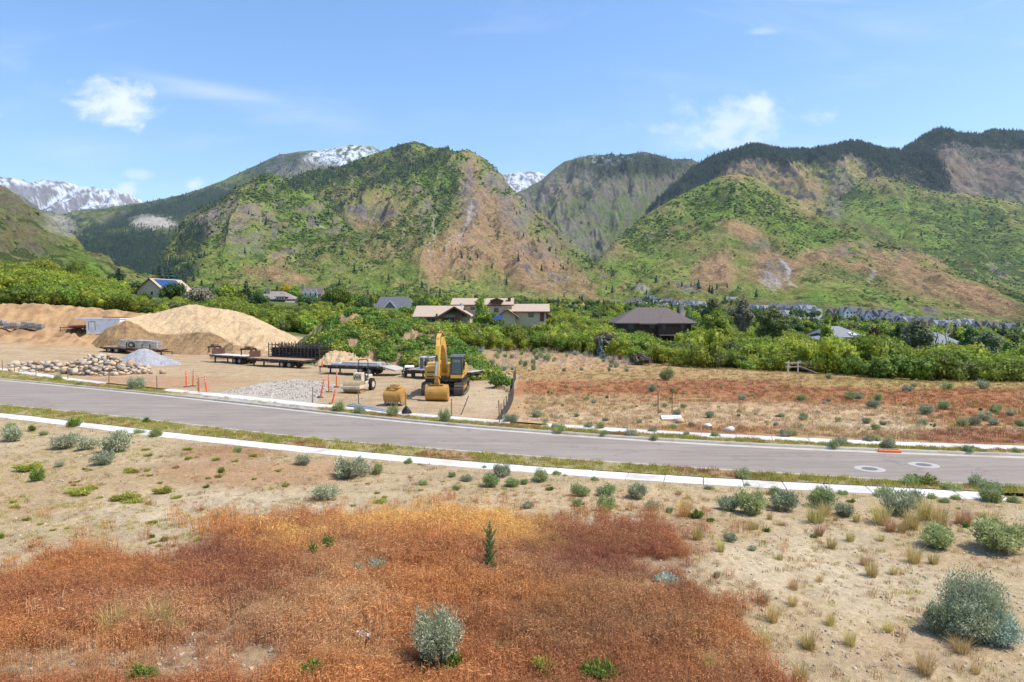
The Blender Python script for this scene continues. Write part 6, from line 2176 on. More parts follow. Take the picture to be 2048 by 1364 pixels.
# ---- paint and metal
M_YELLOW = M('machine_yellow', [(0.60, 0.33, 0.045), (0.68, 0.39, 0.06)], 1.4, 6, .48, .1, .01, spec=.5, dirt=(0.40, 0.26, 0.12), dscale=1.5)
M_YELLOWW = M('worn_yellow', [(0.40, 0.20, 0.04), (0.56, 0.31, 0.06)], 1.8, 6, .6, .2, .01, spec=.4, dirt=(0.24, 0.14, 0.07), dscale=1.4)
M_STEELW = M('worn_steel', [(0.26, 0.19, 0.13), (0.36, 0.28, 0.2)], 3, 6, .55, .2, .01, metal=.3)
M_BLACKM = M('black_paint', [(0.022, 0.021, 0.021), (0.04, 0.037, 0.034)], 3, 5, .5, spec=.4, dirt=(0.10, 0.075, 0.05), dscale=1.5)
M_TRACK = M('track_steel', [(0.13, 0.105, 0.08), (0.2, 0.165, 0.13)], 3, 5, .7, .3, .01, metal=.4, dirt=(0.30, 0.22, 0.14), dscale=2)
M_RUBBER = M('rubber', [(0.022, 0.021, 0.02), (0.035, 0.033, 0.03)], 5, 4, .85, dirt=(0.12, 0.09, 0.06), dscale=2)
M_RIM = M('wheel_rim', [(0.30, 0.29, 0.28), (0.42, 0.41, 0.40)], 5, 4, .6, metal=.3, dirt=(0.2, 0.16, 0.12), dscale=3)
M_CHROME = M('chrome_rod', [(0.75, 0.75, 0.76)], 3, 2, .18, metal=1.0)
M_CREAM = M('cream_paint', [(0.60, 0.51, 0.36), (0.68, 0.59, 0.43)], 1.6, 6, .55, spec=.4, dirt=(0.42, 0.31, 0.19), dscale=1.6)
M_DRUM = M('drum_steel', [(0.40, 0.29, 0.15), (0.50, 0.37, 0.20)], 3, 6, .55, .15, .01, metal=.25)
M_PLANKG = M('grey_plank', [(0.42, 0.36, 0.30), (0.54, 0.47, 0.40)], 3, 6, .85, .2, .01, rnd=.14)
M_PLANKR = M('brown_plank', [(0.34, 0.21, 0.12), (0.44, 0.28, 0.17)], 3, 6, .85, .2, .01, rnd=.14)
M_REDB = M('rusty_red', [(0.22, 0.065, 0.035), (0.30, 0.11, 0.06)], 3, 6, .75, rnd=.1)
M_RUST = M('rust', [(0.19, 0.085, 0.045), (0.27, 0.13, 0.075)], 4, 6, .85)
M_WHITEP = M('white_paint', [(0.72, 0.74, 0.77), (0.80, 0.81, 0.83)], 2, 5, .5, dirt=(0.6, 0.56, 0.5), dscale=1.2)
M_ORANGE = M('orange_plastic', [(0.80, 0.13, 0.035), (0.86, 0.17, 0.05)], 4, 4, .5, rnd=.06)
M_REFL = M('reflective_band', [(0.75, 0.62, 0.55)], 4, 2, .5)
M_GLASS = M('dark_glass', [(0.02, 0.028, 0.032)], 2, 2, .06, spec=.9)
M_SILVER = M('silver_wrap', [(0.45, 0.46, 0.48), (0.6, 0.61, 0.63)], 2, 4, .4, metal=.5)
M_STONEW = M('wrapped_stone', [(0.26, 0.235, 0.21), (0.40, 0.365, 0.33)], 3, 5, .8, rnd=.2)

# ---- excavator
LAT = SUN_DIR


def arc(cx, cz, r0, r1, a0, a1, n):
    return [(cx + r0 * math.cos(R(a0 + (a1 - a0) * i / n)), cz + r1 * math.sin(R(a0 + (a1 - a0) * i / n))) for i in range(n + 1)]


def bucket_parts(root, w, m=None, teeth=0, mat=None, flip=False, wear=None):
    """shell open to +y, curved back towards -y; returns nothing"""
    mat = mat or M_YELLOWW
    out = arc(0, .62, .62, .60, -78, -270, 14)         # outer curve: (y, z)
    out = [(-abs(y) if y < 0 else y, z) for y, z in out]
    prof_o = arc(.05, .60, .66, .60, 270, 95, 14)
    prof_i = arc(.05, .60, .62, .56, 270, 95, 14)
    mb = MB()
    mb.prism([(y, z) for y, z in prof_o] + [(y, z) for y, z in reversed(prof_i)], -w / 2, w / 2, m)
    mb.build('shell', mat, root, bevel=.006)
    side = arc(.05, .60, .64, .59, 270, 95, 12) + [(.30, 1.0), (.42, .5), (.40, .06)]
    for s in (-1, 1):
        MB().prism(side, s * w / 2 - .02 + s * .02, s * w / 2 + .02 + s * .02, m).build('side_plate', mat, root)
    # cutting edge and wear strip
    MB().box(-w / 2 - .03, w / 2 + .03, .02, .50, -.012, .028, m).build('cutting_edge', M_STEELW, root)
    for i in range(teeth):
        x = -w / 2 + .08 + (w - .16) * i / (teeth - 1)
        MB().prism([(-.50, .30), (-.62, .20), (-.56, .12), (-.42, .14)], x - .045, x + .045, m).build('tooth', M('tooth_steel', [(0.62, 0.50, 0.34)], 3, 3, .5), root)
    # ears for the pins
    for s in (-.2, .2):
        MB().prism([(-.35, 1.05), (-.22, 1.42), (.05, 1.45), (.28, 1.16), (.1, 1.1)], s - .025, s + .025, m).build('ear', mat, root)
    mb = MB()
    mb.tube((-.28, -.18, 1.34), (.28, -.18, 1.34), .05)
    mb.tube((-.28, .08, 1.36), (.28, .08, 1.36), .05)
    mb.build('pin', M_STEELW, root)
    MB().box(-w / 2 + .05, w / 2 - .05, -.2, .15, 1.13, 1.2, m).build('top_plate', mat, root)


g = G(883, 790)
EX = Vector(((892 - 1024) / FPX * 57.2, 57.2, 0))
EX.z = float(GH(EX.x, EX.y))
ex = thing('excavator', 'large yellow tracked excavator with its boom raised and bucket resting on the ground', 'excavator', EX, R(-2.0))
for s in (-1, 1):
    x0, x1 = s * 1.30 - .36, s * 1.30 + .36
    L2, rr_, zc = 1.95, .46, .47
    prof = [(-L2 + rr_ * math.cos(R(a)), zc + rr_ * math.sin(R(a))) for a in range(90, 271, 15)] + [(L2 + rr_ * math.cos(R(a)), zc + rr_ * math.sin(R(a))) for a in range(-90, 91, 15)]
    inner = [((y + L2) * .84 - L2 if y < -L2 else ((y - L2) * .84 + L2 if y > L2 else y), zc + (z - zc) * .86) for y, z in prof]
    tr = MB()
    n = len(prof)
    vs = [(x0, y, z) for y, z in prof] + [(x1, y, z) for y, z in prof] + [(x1, y, z) for y, z in inner] + [(x0, y, z) for y, z in inner]
    fs = []
    for i in range(n):
        j = (i + 1) % n
        for a, b in ((0, 1), (1, 2), (2, 3), (3, 0)):
            fs.append((a * n + i, a * n + j, b * n + j, b * n + i))
    tr.add(vs, fs)
    trk = tr.build('track', M_TRACK, ex)
    # shoes round the loop
    per = []
    for i in range(n):
        p, q = Vector((0, *prof[i])), Vector((0, *prof[(i + 1) % n]))
        per.append((p, q, (q - p).length))
    tot = sum(p[2] for p in per)
    ns = 50
    shoe = None
    for k in range(ns):
        u = tot * k / ns
        for p, q, l in per:
            if u <= l:
                break
            u -= l
        c = p.lerp(q, u / l)
        dv = (q - p).normalized()
        nn = Vector((0, dv.z, -dv.y))
        if (c + nn * .1 - Vector((0, 0, zc))).length < (c - nn * .1 - Vector((0, 0, zc))).length and abs(c.y) > L2:
            nn = -nn
        if nn.dot(Vector((0, 0 if abs(c.y) < L2 else c.y - math.copysign(L2, c.y), c.z - zc))) < 0:
            nn = -nn
        if shoe is None:
            shoe = MB().box(-.385, .385, -.075, .075, -.018, .018).box(-.385, .385, -.06, -.035, .018, .055).box(-.385, .385, .0, .02, .018, .045)
            sm = bpy.data.meshes.new('track_shoe')
            sm.from_pydata(shoe.v, [], shoe.f)
            sm.materials.append(M_TRACK)
        sh = link('track_shoe', sm, None, ex)
        sh.location = (s * 1.30, c.y + nn.y * .02, c.z + nn.z * .02)
        sh.rotation_euler = (math.atan2(-nn.y, nn.z), 0, 0)
    MB().box(s * 1.30 - .2, s * 1.30 + .2, -L2, L2, .28, .66).build('track_frame', M_YELLOWW, ex, bevel=.03)
    for i in range(7):
        y = -L2 + .35 + i * (2 * L2 - .7) / 6
        MB().tube((s * 1.30 - .25, y, .2), (s * 1.30 + .25, y, .2), .13, n=12).build('roller', M_BLACKM, ex)
    for y in (-L2, L2):
        MB().tube((s * 1.30 - .14, y, zc), (s * 1.30 + .14, y, zc), .36, n=16).build('sprocket', M_BLACKM, ex)
MB().box(-1.1, 1.1, -.75, .75, .42, .92).box(-1.1, 1.1, -1.2, -.9, .45, .62).box(-1.1, 1.1, .9, 1.2, .45, .62).build('undercarriage', M_BLACKM, ex, bevel=.04)
MB().tube((0, 0, .9), (0, 0, 1.08), .68, n=24).build('slew_ring', M_BLACKM, ex)
MB().box(-1.45, 1.45, -1.65, 2.3, 1.08, 1.32).build('platform', M_BLACKM, ex, bevel=.03)
MB().prism([(1.4, 1.25), (2.55, 1.3), (2.75, 1.7), (2.7, 2.3), (1.4, 2.4)], -1.45, 1.45).build('counterweight', M_YELLOW, ex, bevel=.08)
MB().box(-1.42, .55, .3, 1.4, 1.32, 2.42).box(-1.2, -.3, .5, 1.3, 2.42, 2.56).build('engine_housing', M_YELLOW, ex, bevel=.05)
MB().box(-1.5, -.52, -1.62, -.62, 1.2, 2.28).build('tool_box', M_YELLOW, ex, bevel=.06)
MB().box(-1.5, -.52, -.60, .32, 1.2, 2.50).build('fuel_tank', M_YELLOW, ex, bevel=.06)
MB().box(-1.53, -1.50, -1.5, -.72, 1.35, 2.1).build('side_door', M_YELLOWW, ex)
MB().box(-1.3, -.7, -1.70, -1.62, 1.42, 1.50).box(-1.3, -.7, -1.72, -1.62, 1.78, 1.85).build('step', M_BLACKM, ex)
hr = MB()
for (a, b) in (((-1.45, -1.55, 2.28), (-1.45, -1.55, 2.75)), ((-.6, -1.55, 2.28), (-.6, -1.55, 2.75)), ((-1.45, -1.55, 2.75), (-.6, -1.55, 2.75)), ((-1.45, -1.55, 2.75), (-1.45, .2, 2.9)), ((-1.45, .2, 2.5), (-1.45, .2, 2.9))):
    hr.tube(a, b, .02, n=6)
hr.build('handrail', M_BLACKM, ex)
MB().tube((-.2, 1.1, 2.5), (-.2, 1.1, 2.95), .07, n=10).build('exhaust', M_BLACKM, ex)
# cab
cx0, cx1, cy0, cy1 = .56, 1.52, -1.80, -.05
cab = MB().prism([(cy0, 1.34), (cy1, 1.34), (cy1, 1.9), (cy0 + .02, 1.66)], cx0, cx1).build('cab_base', M_YELLOW, ex, bevel=.03)
fr = MB()
for x in (cx0 + .04, cx1 - .04):
    fr.bar((x, cy0 + .04, 1.62), (x, cy0 + .16, 3.02), .08)
    fr.bar((x, cy1 - .04, 1.34), (x, cy1 - .04, 3.02), .09)
    fr.bar((x, -.9, 1.36), (x, -.9, 3.02), .07)
    fr.bar((x, cy0 + .1, 3.0), (x, cy1, 3.0), .09)
    fr.bar((x, cy0 + .05, 1.68), (x, cy1, 1.68), .08)
for z, y in ((1.68, cy0 + .05), (3.0, cy0 + .16), (1.4, cy1)):
    fr.bar((cx0, y, z), (cx1, y, z), .08)
fr.build('cab_frame', M_BLACKM, ex, bevel=.01)
MB().prism([(cy0 - .06, 3.02), (cy1 + .05, 3.02), (cy1, 3.16), (cy0 + .1, 3.16)], cx0 - .03, cx1 + .03).build('cab_roof', M('cab_roof_grey', [(0.10, 0.12, 0.16)], 3, 3, .35, spec=.6), ex, bevel=.03)
MB().prism([(cy0 + .07, 1.70), (cy0 + .18, 2.98), (cy0 + .19, 2.98), (cy0 + .08, 1.70)], cx0 + .07, cx1 - .07).build('windscreen', M_GLASS, ex)
for x in (cx0 + .03, cx1 - .05):
    MB().box(x, x + .02, cy0 + .14, cy1 - .08, 1.7, 2.97).build('side_window', M_GLASS, ex)
MB().box(cx0 + .05, cx1 - .05, cy1 - .03, cy1 - .01, 1.7, 2.97).build('rear_window', M_GLASS, ex)
MB().box(cx0 + .2, cx1 - .2, cy0 + .10, cy0 + .14, 2.62, 2.82).build('sun_visor', M('visor', [(0.3, 0.3, 0.24)], 3, 2, .5), ex)
for x, y in ((cx1 + .12, cy0 + .1), (-1.45, -1.75)):
    MB().bar((x - .08 if x > 0 else x, y, 2.2), (x, y, 2.6), .03).box(x - .09, x + .09, y - .03, y + .03, 2.35, 2.7).build('mirror', M_BLACKM, ex)
MB().box(cx0 + .1, cx0 + .25, cy0 + .1, cy0 + .2, 3.16, 3.26).box(cx1 - .25, cx1 - .1, cy0 + .1, cy0 + .2, 3.16, 3.26).build('work_light', M_RIM, ex)
# boom: box section swept along a bent line, stick, links
BX = .02


def beam(name, pts, ws, hs, mat, bevel=.02):
    mb = MB()
    vs = []
    pts = [Vector(p) for p in pts]
    for i, p in enumerate(pts):
        a = pts[max(i - 1, 0)]
        b = pts[min(i + 1, len(pts) - 1)]
        dv = (b - a).normalized()
        up = Vector((0, -dv.z, dv.y))
        w, h = ws[i], hs[i]
        for sx, su in ((-1, -1), (1, -1), (1, 1), (-1, 1)):
            vs.append(p + Vector((sx * w / 2, 0, 0)) + up * (su * h / 2))
    fs = []
    for i in range(len(pts) - 1):
        for j in range(4):
            fs.append((4 * i + j, 4 * i + (j + 1) % 4, 4 * i + 4 + (j + 1) % 4, 4 * i + 4 + j))
    fs += [(3, 2, 1, 0), tuple(4 * (len(pts) - 1) + j for j in range(4))]
    mb.add(vs, fs)
    return mb.build(name, mat, ex, bevel=bevel)


beam('boom', [(BX, -.75, 1.75), (BX, -1.1, 2.6), (BX, -1.9, 3.75), (BX, -2.9, 4.30), (BX, -4.0, 4.38), (BX, -4.55, 4.08)], [.46, .44, .42, .42, .40, .38], [.35, .62, .78, .80, .5, .32], M_YELLOW)
beam('stick', [(BX, -3.95, 4.92), (BX, -4.3, 4.58), (BX, -4.75, 3.95), (BX, -5.15, 2.6), (BX, -5.35, 1.42)], [.32, .34, .34, .30, .28], [.22, .55, .62, .42, .26], M_YELLOW)
for s in (-1, 1):
    MB().tube((BX + s * .34, -1.55, 1.5), (BX + s * .34, -2.1, 2.55), .11, n=12).build('boom_cylinder', M_YELLOWW, ex)
    MB().tube((BX + s * .34, -2.1, 2.55), (BX + s * .32, -2.62, 3.75), .055, n=10).build('cylinder_rod', M_CHROME, ex)
MB().tube((BX, -2.1, 4.86), (BX, -3.4, 5.1), .11, n=12).build('stick_cylinder', M_YELLOWW, ex)
MB().tube((BX, -3.4, 5.1), (BX, -3.98, 5.12), .055, n=10).build('cylinder_rod', M_CHROME, ex)
MB().tube((BX - .02, -4.55, 4.55), (BX - .05, -5.30, 2.95), .105, n=12).tube((BX - .02, -4.53, 4.6), (BX - .02, -4.55, 4.5), .13, n=12).build('bucket_cylinder', M_BLACKM, ex)
MB().tube((BX - .05, -5.30, 2.95), (BX - .07, -5.68, 1.95), .058, n=12).build('cylinder_rod', M_CHROME, ex)
for s in (-.2, .2):
    MB().bar((BX + s, -5.15, 1.75), (BX + s, -5.72, 1.95), .06, .13).build('tipping_link', M_YELLOWW, ex)
MB().bar((BX, -5.72, 1.95), (BX, -5.66, 1.35), .24, .16).build('power_link', M_YELLOWW, ex)
hose = MB()
for s in (-.16, -.1, .12):
    pr = [(BX + s, -1.2, 2.9), (BX + s, -2.0, 4.2), (BX + s, -2.9, 4.95), (BX + s * 1.5, -3.8, 5.0), (BX + s * 2, -4.5, 4.9), (BX + s * 1.6, -4.9, 4.2)]
    for a, b in zip(pr, pr[1:]):
        hose.tube(a, b, .025, n=5)
hose.build('hydraulic_hose', M_BLACKM, ex)
MB().box(-.55, -.1, -5.12, -5.0, 4.2, 4.32).build('work_light', M_BLACKM, ex)
bk = bpy.data.objects.new('bucket', None)
# the bucket: its shell hangs below the stick, curved back to the viewer
mk = Matrix.Translation((BX, -5.42, 0.02)) @ Matrix.Rotation(R(0), 4, 'X')
sh = MB()
prof_o = arc(.12, .62, .66, .62, 268, 100, 14)
prof_i = arc(.12, .62, .61, .57, 268, 100, 14)
sh.prism(prof_o + list(reversed(prof_i)), -.80, .80, mk)
bucket = sh.build('bucket', M_YELLOWW, ex, bevel=.005)
side = prof_o + [(.45, 1.0), (.62, .55), (.55, .05)]
for s in (-1, 1):
    MB().prism(side, s * .8, s * .835, mk).build('side_plate', M_YELLOWW, bucket)
for s in (-.17, .17):
    MB().prism([(-.30, 1.08), (-.28, 1.42), (-.1, 1.52), (.15, 1.50), (.32, 1.15)], s - .02, s + .02, mk).build('ear', M_YELLOWW, bucket)
MB().box(-.82, .82, .05, .62, -.005, .03, mk).build('cutting_edge', M_STEELW, bucket)
MB().box(-.5, .5, -.28, .1, 1.19, 1.25, mk).build('top_plate', M_YELLOWW, bucket)

# ---- loose digging bucket
g = on(789, 812)
lb = thing('digging_bucket', 'loose yellow toothed digging bucket standing on the dirt left of the excavator', 'excavator bucket', (g.x, g.y + .4, g.z + .02), R(-16))
lb.scale = (1.02, 1.02, 1.0)
bucket_parts(lb, 1.22, None, 7)
for s in (-1, 1):
    MB().prism([(-.52, .1), (-.3, .02), (.1, .02), (.1, .2), (-.3, .25)], s * .62 - .02, s * .62 + .05).build('wear_plate', M_STEELW, lb)
MB().box(-.42, -.3, -.40, .30, 1.2, 1.30).box(.3, .42, -.40, .30, 1.2, 1.30).box(-.35, .35, -.44, -.34, 1.2, 1.28).build('coupler_frame', M_YELLOWW, lb, bevel=.015)

# ---- roller
g = on(706, 786)
ro = thing('road_roller', 'cream ride-on road roller with a black roll bar and wide tan drum', 'road roller', (g.x + .25, g.y + 1.1, g.z), R(-13))
ro.scale = (.86, .86, .9)
MB().tube((-.84, -1.15, .56), (.84, -1.15, .56), .56, n=36).build('drum', M_DRUM, ro, smooth=False)
fr = MB()
for s in (-1, 1):
    fr.box(s * .93 - .05, s * .93 + .05, -1.85, .1, .42, .72)
fr.box(-.98, .98, -1.92, -1.76, .42, .66)
fr.box(-.98, .98, -.42, -.2, .45, .85)
fr.build('drum_frame', M_CREAM, ro, bevel=.02)
MB().box(-.8, .8, -1.80, -1.74, .3, .42).build('scraper', M_STEELW, ro)
MB().box(-.45, .45, -.35, .35, .85, 1.75).build('water_tank', M_CREAM, ro, bevel=.06)
MB().box(-.6, .6, .3, 1.9, .62, .95).box(-.5, .5, 1.0, 2.1, .9, 1.45).build('rear_body', M_CREAM, ro, bevel=.06)
MB().box(-.55, .55, .3, .9, .95, 1.05).build('operator_deck', M_BLACKM, ro)
MB().box(-.25, .25, .55, .95, 1.05, 1.25).box(-.25, .25, .9, 1.02, 1.2, 1.75).build('seat', M_BLACKM, ro, bevel=.04)
sw = MB()
for i in range(16):
    a, b = 2 * PI * i / 16, 2 * PI * (i + 1) / 16
    sw.tube((.17 * math.cos(a), .33 + .05 * math.sin(a), 1.9 + .15 * math.sin(a)), (.17 * math.cos(b), .33 + .05 * math.sin(b), 1.9 + .15 * math.sin(b)), .018, n=5)
sw.tube((0, .3, 1.7), (0, .35, 1.9), .02, n=6)
sw.build('steering_wheel', M_BLACKM, ro)
rp = MB()
for s in (-1, 1):
    rp.tube((s * .5, 1.0, 1.2), (s * .5, 1.0, 2.75), .045, n=8)
    rp.tube((s * .5, 1.0, 2.75), (s * .40, 1.0, 2.88), .045, n=8)
rp.tube((-.41, 1.0, 2.88), (.41, 1.0, 2.88), .045, n=8)
rp.build('roll_bar', M_BLACKM, ro)
for s in (-1, 1):
    w = MB().tube((s * .72 - .16, 1.35, .56), (s * .72 + .16, 1.35, .56), .56, n=28)
    for i in range(20):
        a = 2 * PI * i / 20
        w.box(s * .72 - .17, s * .72 + .17, -.03, .03, .53, .59, Matrix.Translation((0, 1.35, .56)) @ Matrix.Rotation(a, 4, 'X'))
    w = w.build('wheel', M_RUBBER, ro)
    MB().tube((s * .72 - .17, 1.35, .56), (s * .72 + .175, 1.35, .56), .28, n=20).build('rim', M_CREAM, w)
fc = bpy.data.curves.new('lettering', 'FONT')
fc.body = 'WR'
fc.size = .52
fc.align_x = 'CENTER'
fc.extrude = .004
fc.offset = .008
lt0 = bpy.data.objects.new('lettering', fc)
COL.objects.link(lt0)
bpy.context.view_layer.update()
lme = bpy.data.meshes.new_from_object(lt0.evaluated_get(bpy.context.evaluated_depsgraph_get()))
bpy.data.objects.remove(lt0)
lt = link('lettering', lme, None, ro)
lt.location = (0, -.355, 1.15)
lt.rotation_euler = (PI / 2, 0, 0)
lme.materials.clear()
lme.materials.append(M_BLACKM)

# ---- trailers
def wheel(parent, x, y, z, r, w, axis='y'):
    """tyre with rim; axle along local y"""
    t_ = MB().tube((x, y - w / 2, z), (x, y + w / 2, z), r, n=22)
    t_ = t_.build('wheel', M_RUBBER, parent)
    MB().tube((x, y - w / 2 - .012, z), (x, y + w / 2 + .012, z), r * .52, n=14).build('rim', M_RIM, t_)
    return t_


def flatbed(nm, label, p_nose, p_tail, L, W, hz, plank_mat, planks=11, axles=2, goose=False, legs=True, rail=M_BLACKM, ramp=False, axle_at=.72, group=None, cat='trailer'):
    a, b = on(*p_nose), on(*p_tail)
    dv = (a - b)
    rz = math.atan2(dv.y, dv.x)
    c = (a + b) / 2
    L = L or dv.xy.length
    slope = math.atan2(a.z - b.z, dv.xy.length)
    r = thing(nm, label, cat, c, rz, group, rot=(0, -slope * .8, rz))
    x0, x1 = -L / 2, L / 2
    n = planks
    pw = W / n
    pm = None
    for i in range(n):
        y = -W / 2 + pw * i
        o = MB().box(x0, x1, y + .008, y + pw - .008, hz - .05, hz + random.uniform(0, .012)).build('plank', plank_mat, r)
    fr = MB().box(x0, x1, -W / 2 - .05, -W / 2 - .003, hz - .2, hz + .01).box(x0, x1, W / 2 + .003, W / 2 + .05, hz - .2, hz + .01).box(x0 - .05, x0 - .003, -W / 2, W / 2, hz - .2, hz).box(x1 + .003, x1 + .05, -W / 2, W / 2, hz - .2, hz)
    for y in (-.5, .5):
        fr.box(x0 + .1, x1 - .1, y - .06, y + .06, hz - .42, hz - .055)
    k = int(L / .6)
    for i in range(k):
        x = x0 + .3 + i * (L - .6) / max(k - 1, 1)
        fr.box(x - .03, x + .03, -W / 2, W / 2, hz - .16, hz - .056)
    fr.build('chassis', rail, r)
    sp = MB()
    for i in range(k):
        x = x0 + .3 + i * (L - .6) / max(k - 1, 1)
        for s in (-1, 1):
            sp.box(x - .05, x + .05, s * (W / 2 + .055) - .005, s * (W / 2 + .055) + .02, hz - .14, hz - .02)
    sp.build('stake_pocket', rail, r)
    mk_ = MB()
    for i in range(6):
        x = x0 + .5 + i * (L - 1) / 5
        mk_.box(x - .06, x + .06, -W / 2 - .08, -W / 2 - .06, hz - .12, hz - .06).box(x - .06, x + .06, W / 2 + .06, W / 2 + .08, hz - .12, hz - .06)
    mk_.build('marker_strip', M('marker_strip', [(0.7, 0.3, 0.25)], 2, 2, .5), r)
    ax = x0 + L * (1 - axle_at)
    for i in range(axles):
        x = ax + (i - (axles - 1) / 2) * 1.0
        for s in (-1, 1):
            for q in (0, .30):
                wheel(r, x, s * (W / 2 - .22 - q), .40, .40, .24)
        MB().tube((x, -W / 2 + .2, .4), (x, W / 2 - .2, .4), .06, n=8).build('axle', M_BLACKM, r)
    if legs:
        for s in (-1, 1):
            MB().box(x1 - .75, x1 - .62, s * .9 - .06, s * .9 + .06, .02, hz - .1).box(x1 - .85, x1 - .52, s * .9 - .12, s * .9 + .12, 0, .03).build('landing_leg', M_BLACKM, r)
    if goose:
        gn = MB()
        for s in (-.42, .42):
            gn.bar((x1 - .1, s, hz), (x1 + .1, s, hz + .95), .14, .22)
            gn.bar((x1 + .1, s, hz + .95), (x1 + 1.9, s * .3, hz + .85), .12, .2)
        gn.bar((x1 + 1.8, -.2, hz + .85), (x1 + 1.8, .2, hz + .85), .2)
        gn.build('gooseneck', M_BLACKM, r)
        MB().tube((x1 + 1.85, 0, hz + .85), (x1 + 1.85, 0, hz + .15), .07, n=8).build('coupler', M_BLACKM, r)
        MB().box(x1 - .15, x1 - .08, -W / 2 + .3, W / 2 - .3, hz + .02, hz + .75).build('headboard', M('dark_rust', [(0.07, 0.035, 0.022), (0.14, 0.07, 0.045)], 4, 6, .85), r)
        MB().box(x1 + .3, x1 + 1.0, -.35, .35, hz + 1.0, hz + 1.25).build('tool_tray', M_RUST, r)
    else:
        MB().bar((x1, -.5, hz - .3), (x1 + 1.3, 0, hz - .35), .1).bar((x1, .5, hz - .3), (x1 + 1.3, 0, hz - .35), .1).tube((x1 + 1.2, 0, .05), (x1 + 1.2, 0, hz - .2), .05, n=8).build('drawbar', M_BLACKM, r)
    if ramp:
        MB().add([(x0 - .06, -W / 2, hz), (x0 - .06, W / 2, hz), (x0 - 1.5, W / 2, .62), (x0 - 1.5, -W / 2, .62), (x0 - .06, -W / 2, hz - .2), (x0 - .06, W / 2, hz - .2), (x0 - 1.5, W / 2, .48), (x0 - 1.5, -W / 2, .48)],
                 [(0, 1, 2, 3), (7, 6, 5, 4), (0, 3, 7, 4), (1, 5, 6, 2), (2, 6, 7, 3), (0, 4, 5, 1)]).build('beaver_tail', plank_mat, r)
    MB().box(x0 - .03, x0 + .03, -W / 2 + .1, -W / 2 + .4, hz - .17, hz - .06).box(x0 - .03, x0 + .03, W / 2 - .4, W / 2 - .1, hz - .17, hz - .06).build('tail_light', M('tail_light', [(0.5, 0.03, 0.02)], 2, 2, .3), r)
    print(nm, 'L', round(dv.xy.length, 1), 'rz', round(math.degrees(rz)))
    return r, L


flatbed('gooseneck_trailer', 'gooseneck flatbed trailer with a pale grey deck, the left of two in line', (422, 722), (520, 731), 6.6, 2.4, 1.0, M('pale_plank', [(0.58, 0.50, 0.44), (0.68, 0.60, 0.53)], 3, 6, .85, .2, .01, rnd=.1), 11, 2, True, axle_at=.78)
t2, L2_ = flatbed('gooseneck_trailer', 'gooseneck flatbed trailer with a bare brown plank deck, the right of two in line', (505, 733), (622, 738), 7.6, 2.5, 1.0, M_PLANKR, 11, 2, True, axle_at=.68)
t3, _ = flatbed('flatbed_trailer', 'flatbed trailer stacked with long silver wrapped beams behind the roller', (660, 748), (776, 752), 7.0, 2.4, .95, M_PLANKG, 10, 2, False, ramp=True, axle_at=.70)
t4, _ = flatbed('flatbed_trailer', 'flatbed trailer with white caged pallet at its nose, half hidden by the excavator', (834, 757), (945, 762), 7.2, 2.4, .9, M_PLANKG, 10, 2, False, axle_at=.75)
t5, _ = flatbed('flatbed_trailer', 'rust-edged flatbed trailer loaded with stone pallets behind the gravel pile', (322, 708), (214, 702), 8.0, 2.4, .8, M_PLANKR, 10, 2, False, rail=M_BLACKM, axle_at=.80)
t6, _ = flatbed('flatbed_trailer', 'old brown flatbed trailer parked before the white box container', (144, 673), (206, 671), 4.8, 2.2, .9, M_PLANKR, 9, 2, False, rail=M_REDB, axle_at=.6)


def on_deck(r, nm, label, cat, lx, ly, lz, group=None):
    """a thing resting on a trailer deck"""
    m_ = Matrix.Translation(r.location) @ r.rotation_euler.to_matrix().to_4x4()
    p = m_ @ Vector((lx, ly, lz))
    o = thing(nm, label, cat, p, 0, group, rot=tuple(r.rotation_euler))
    return o


# brushwood stake trailer behind
a, b = on(532, 727), on(648, 733)
a.y += 2.2
b.y += 2.2
dv = a - b
sr = thing('stake_trailer', 'dark stake-sided cage trailer behind the brown-decked gooseneck trailer', 'trailer', (a + b) / 2, math.atan2(dv.y, dv.x))
SL, SW, SH = 8.0, 2.3, 2.65
MB().box(-SL / 2, SL / 2, -SW / 2, SW / 2, .75, .95).build('deck', M_BLACKM, sr)
for s in (-1, 1):
    for i in range(15):
        x = -SL / 2 + .05 + i * (SL - .1) / 14
        MB().box(x - .04, x + .04, s * SW / 2 - .04, s * SW / 2 + .04, .7, SH + (.12 if i % 5 == 0 else 0)).build('stake', M_BLACKM, sr)
    for z in (1.15, 1.45, 1.75, 2.05, 2.38):
        MB().box(-SL / 2, SL / 2, s * (SW / 2 + .05) - .015, s * (SW / 2 + .05) + .015, z - .03, z + .03).build('side_rail', M_BLACKM if z < 2.3 else M_RUST, sr)
for s in (-1, 1):
    for z in (1.15, 1.75, 2.35):
        MB().box(s * SL / 2 - .02, s * SL / 2 + .02, -SW / 2, SW / 2, z - .03, z + .03).build('end_rail', M_BLACKM, sr)
for x in (-2.2, -1.2, 2.2):
    for s in (-1, 1):
        wheel(sr, x, s * .95, .38, .38, .24)
MB().bar((-SL / 2 + 1, -SW / 2 - .12, .95), (-SL / 2 + 2, -SW / 2 - .12, SH), .05).build('loose_board', M_PLANKG, sr)
dl = thing('brushwood_load', 'dark tangled scrap and brushwood filling the stake-sided cage trailer', 'brushwood', sr.location, sr.rotation_euler.z)
dl.location.z += .96
rg = np.random.default_rng(8)
br = MB()
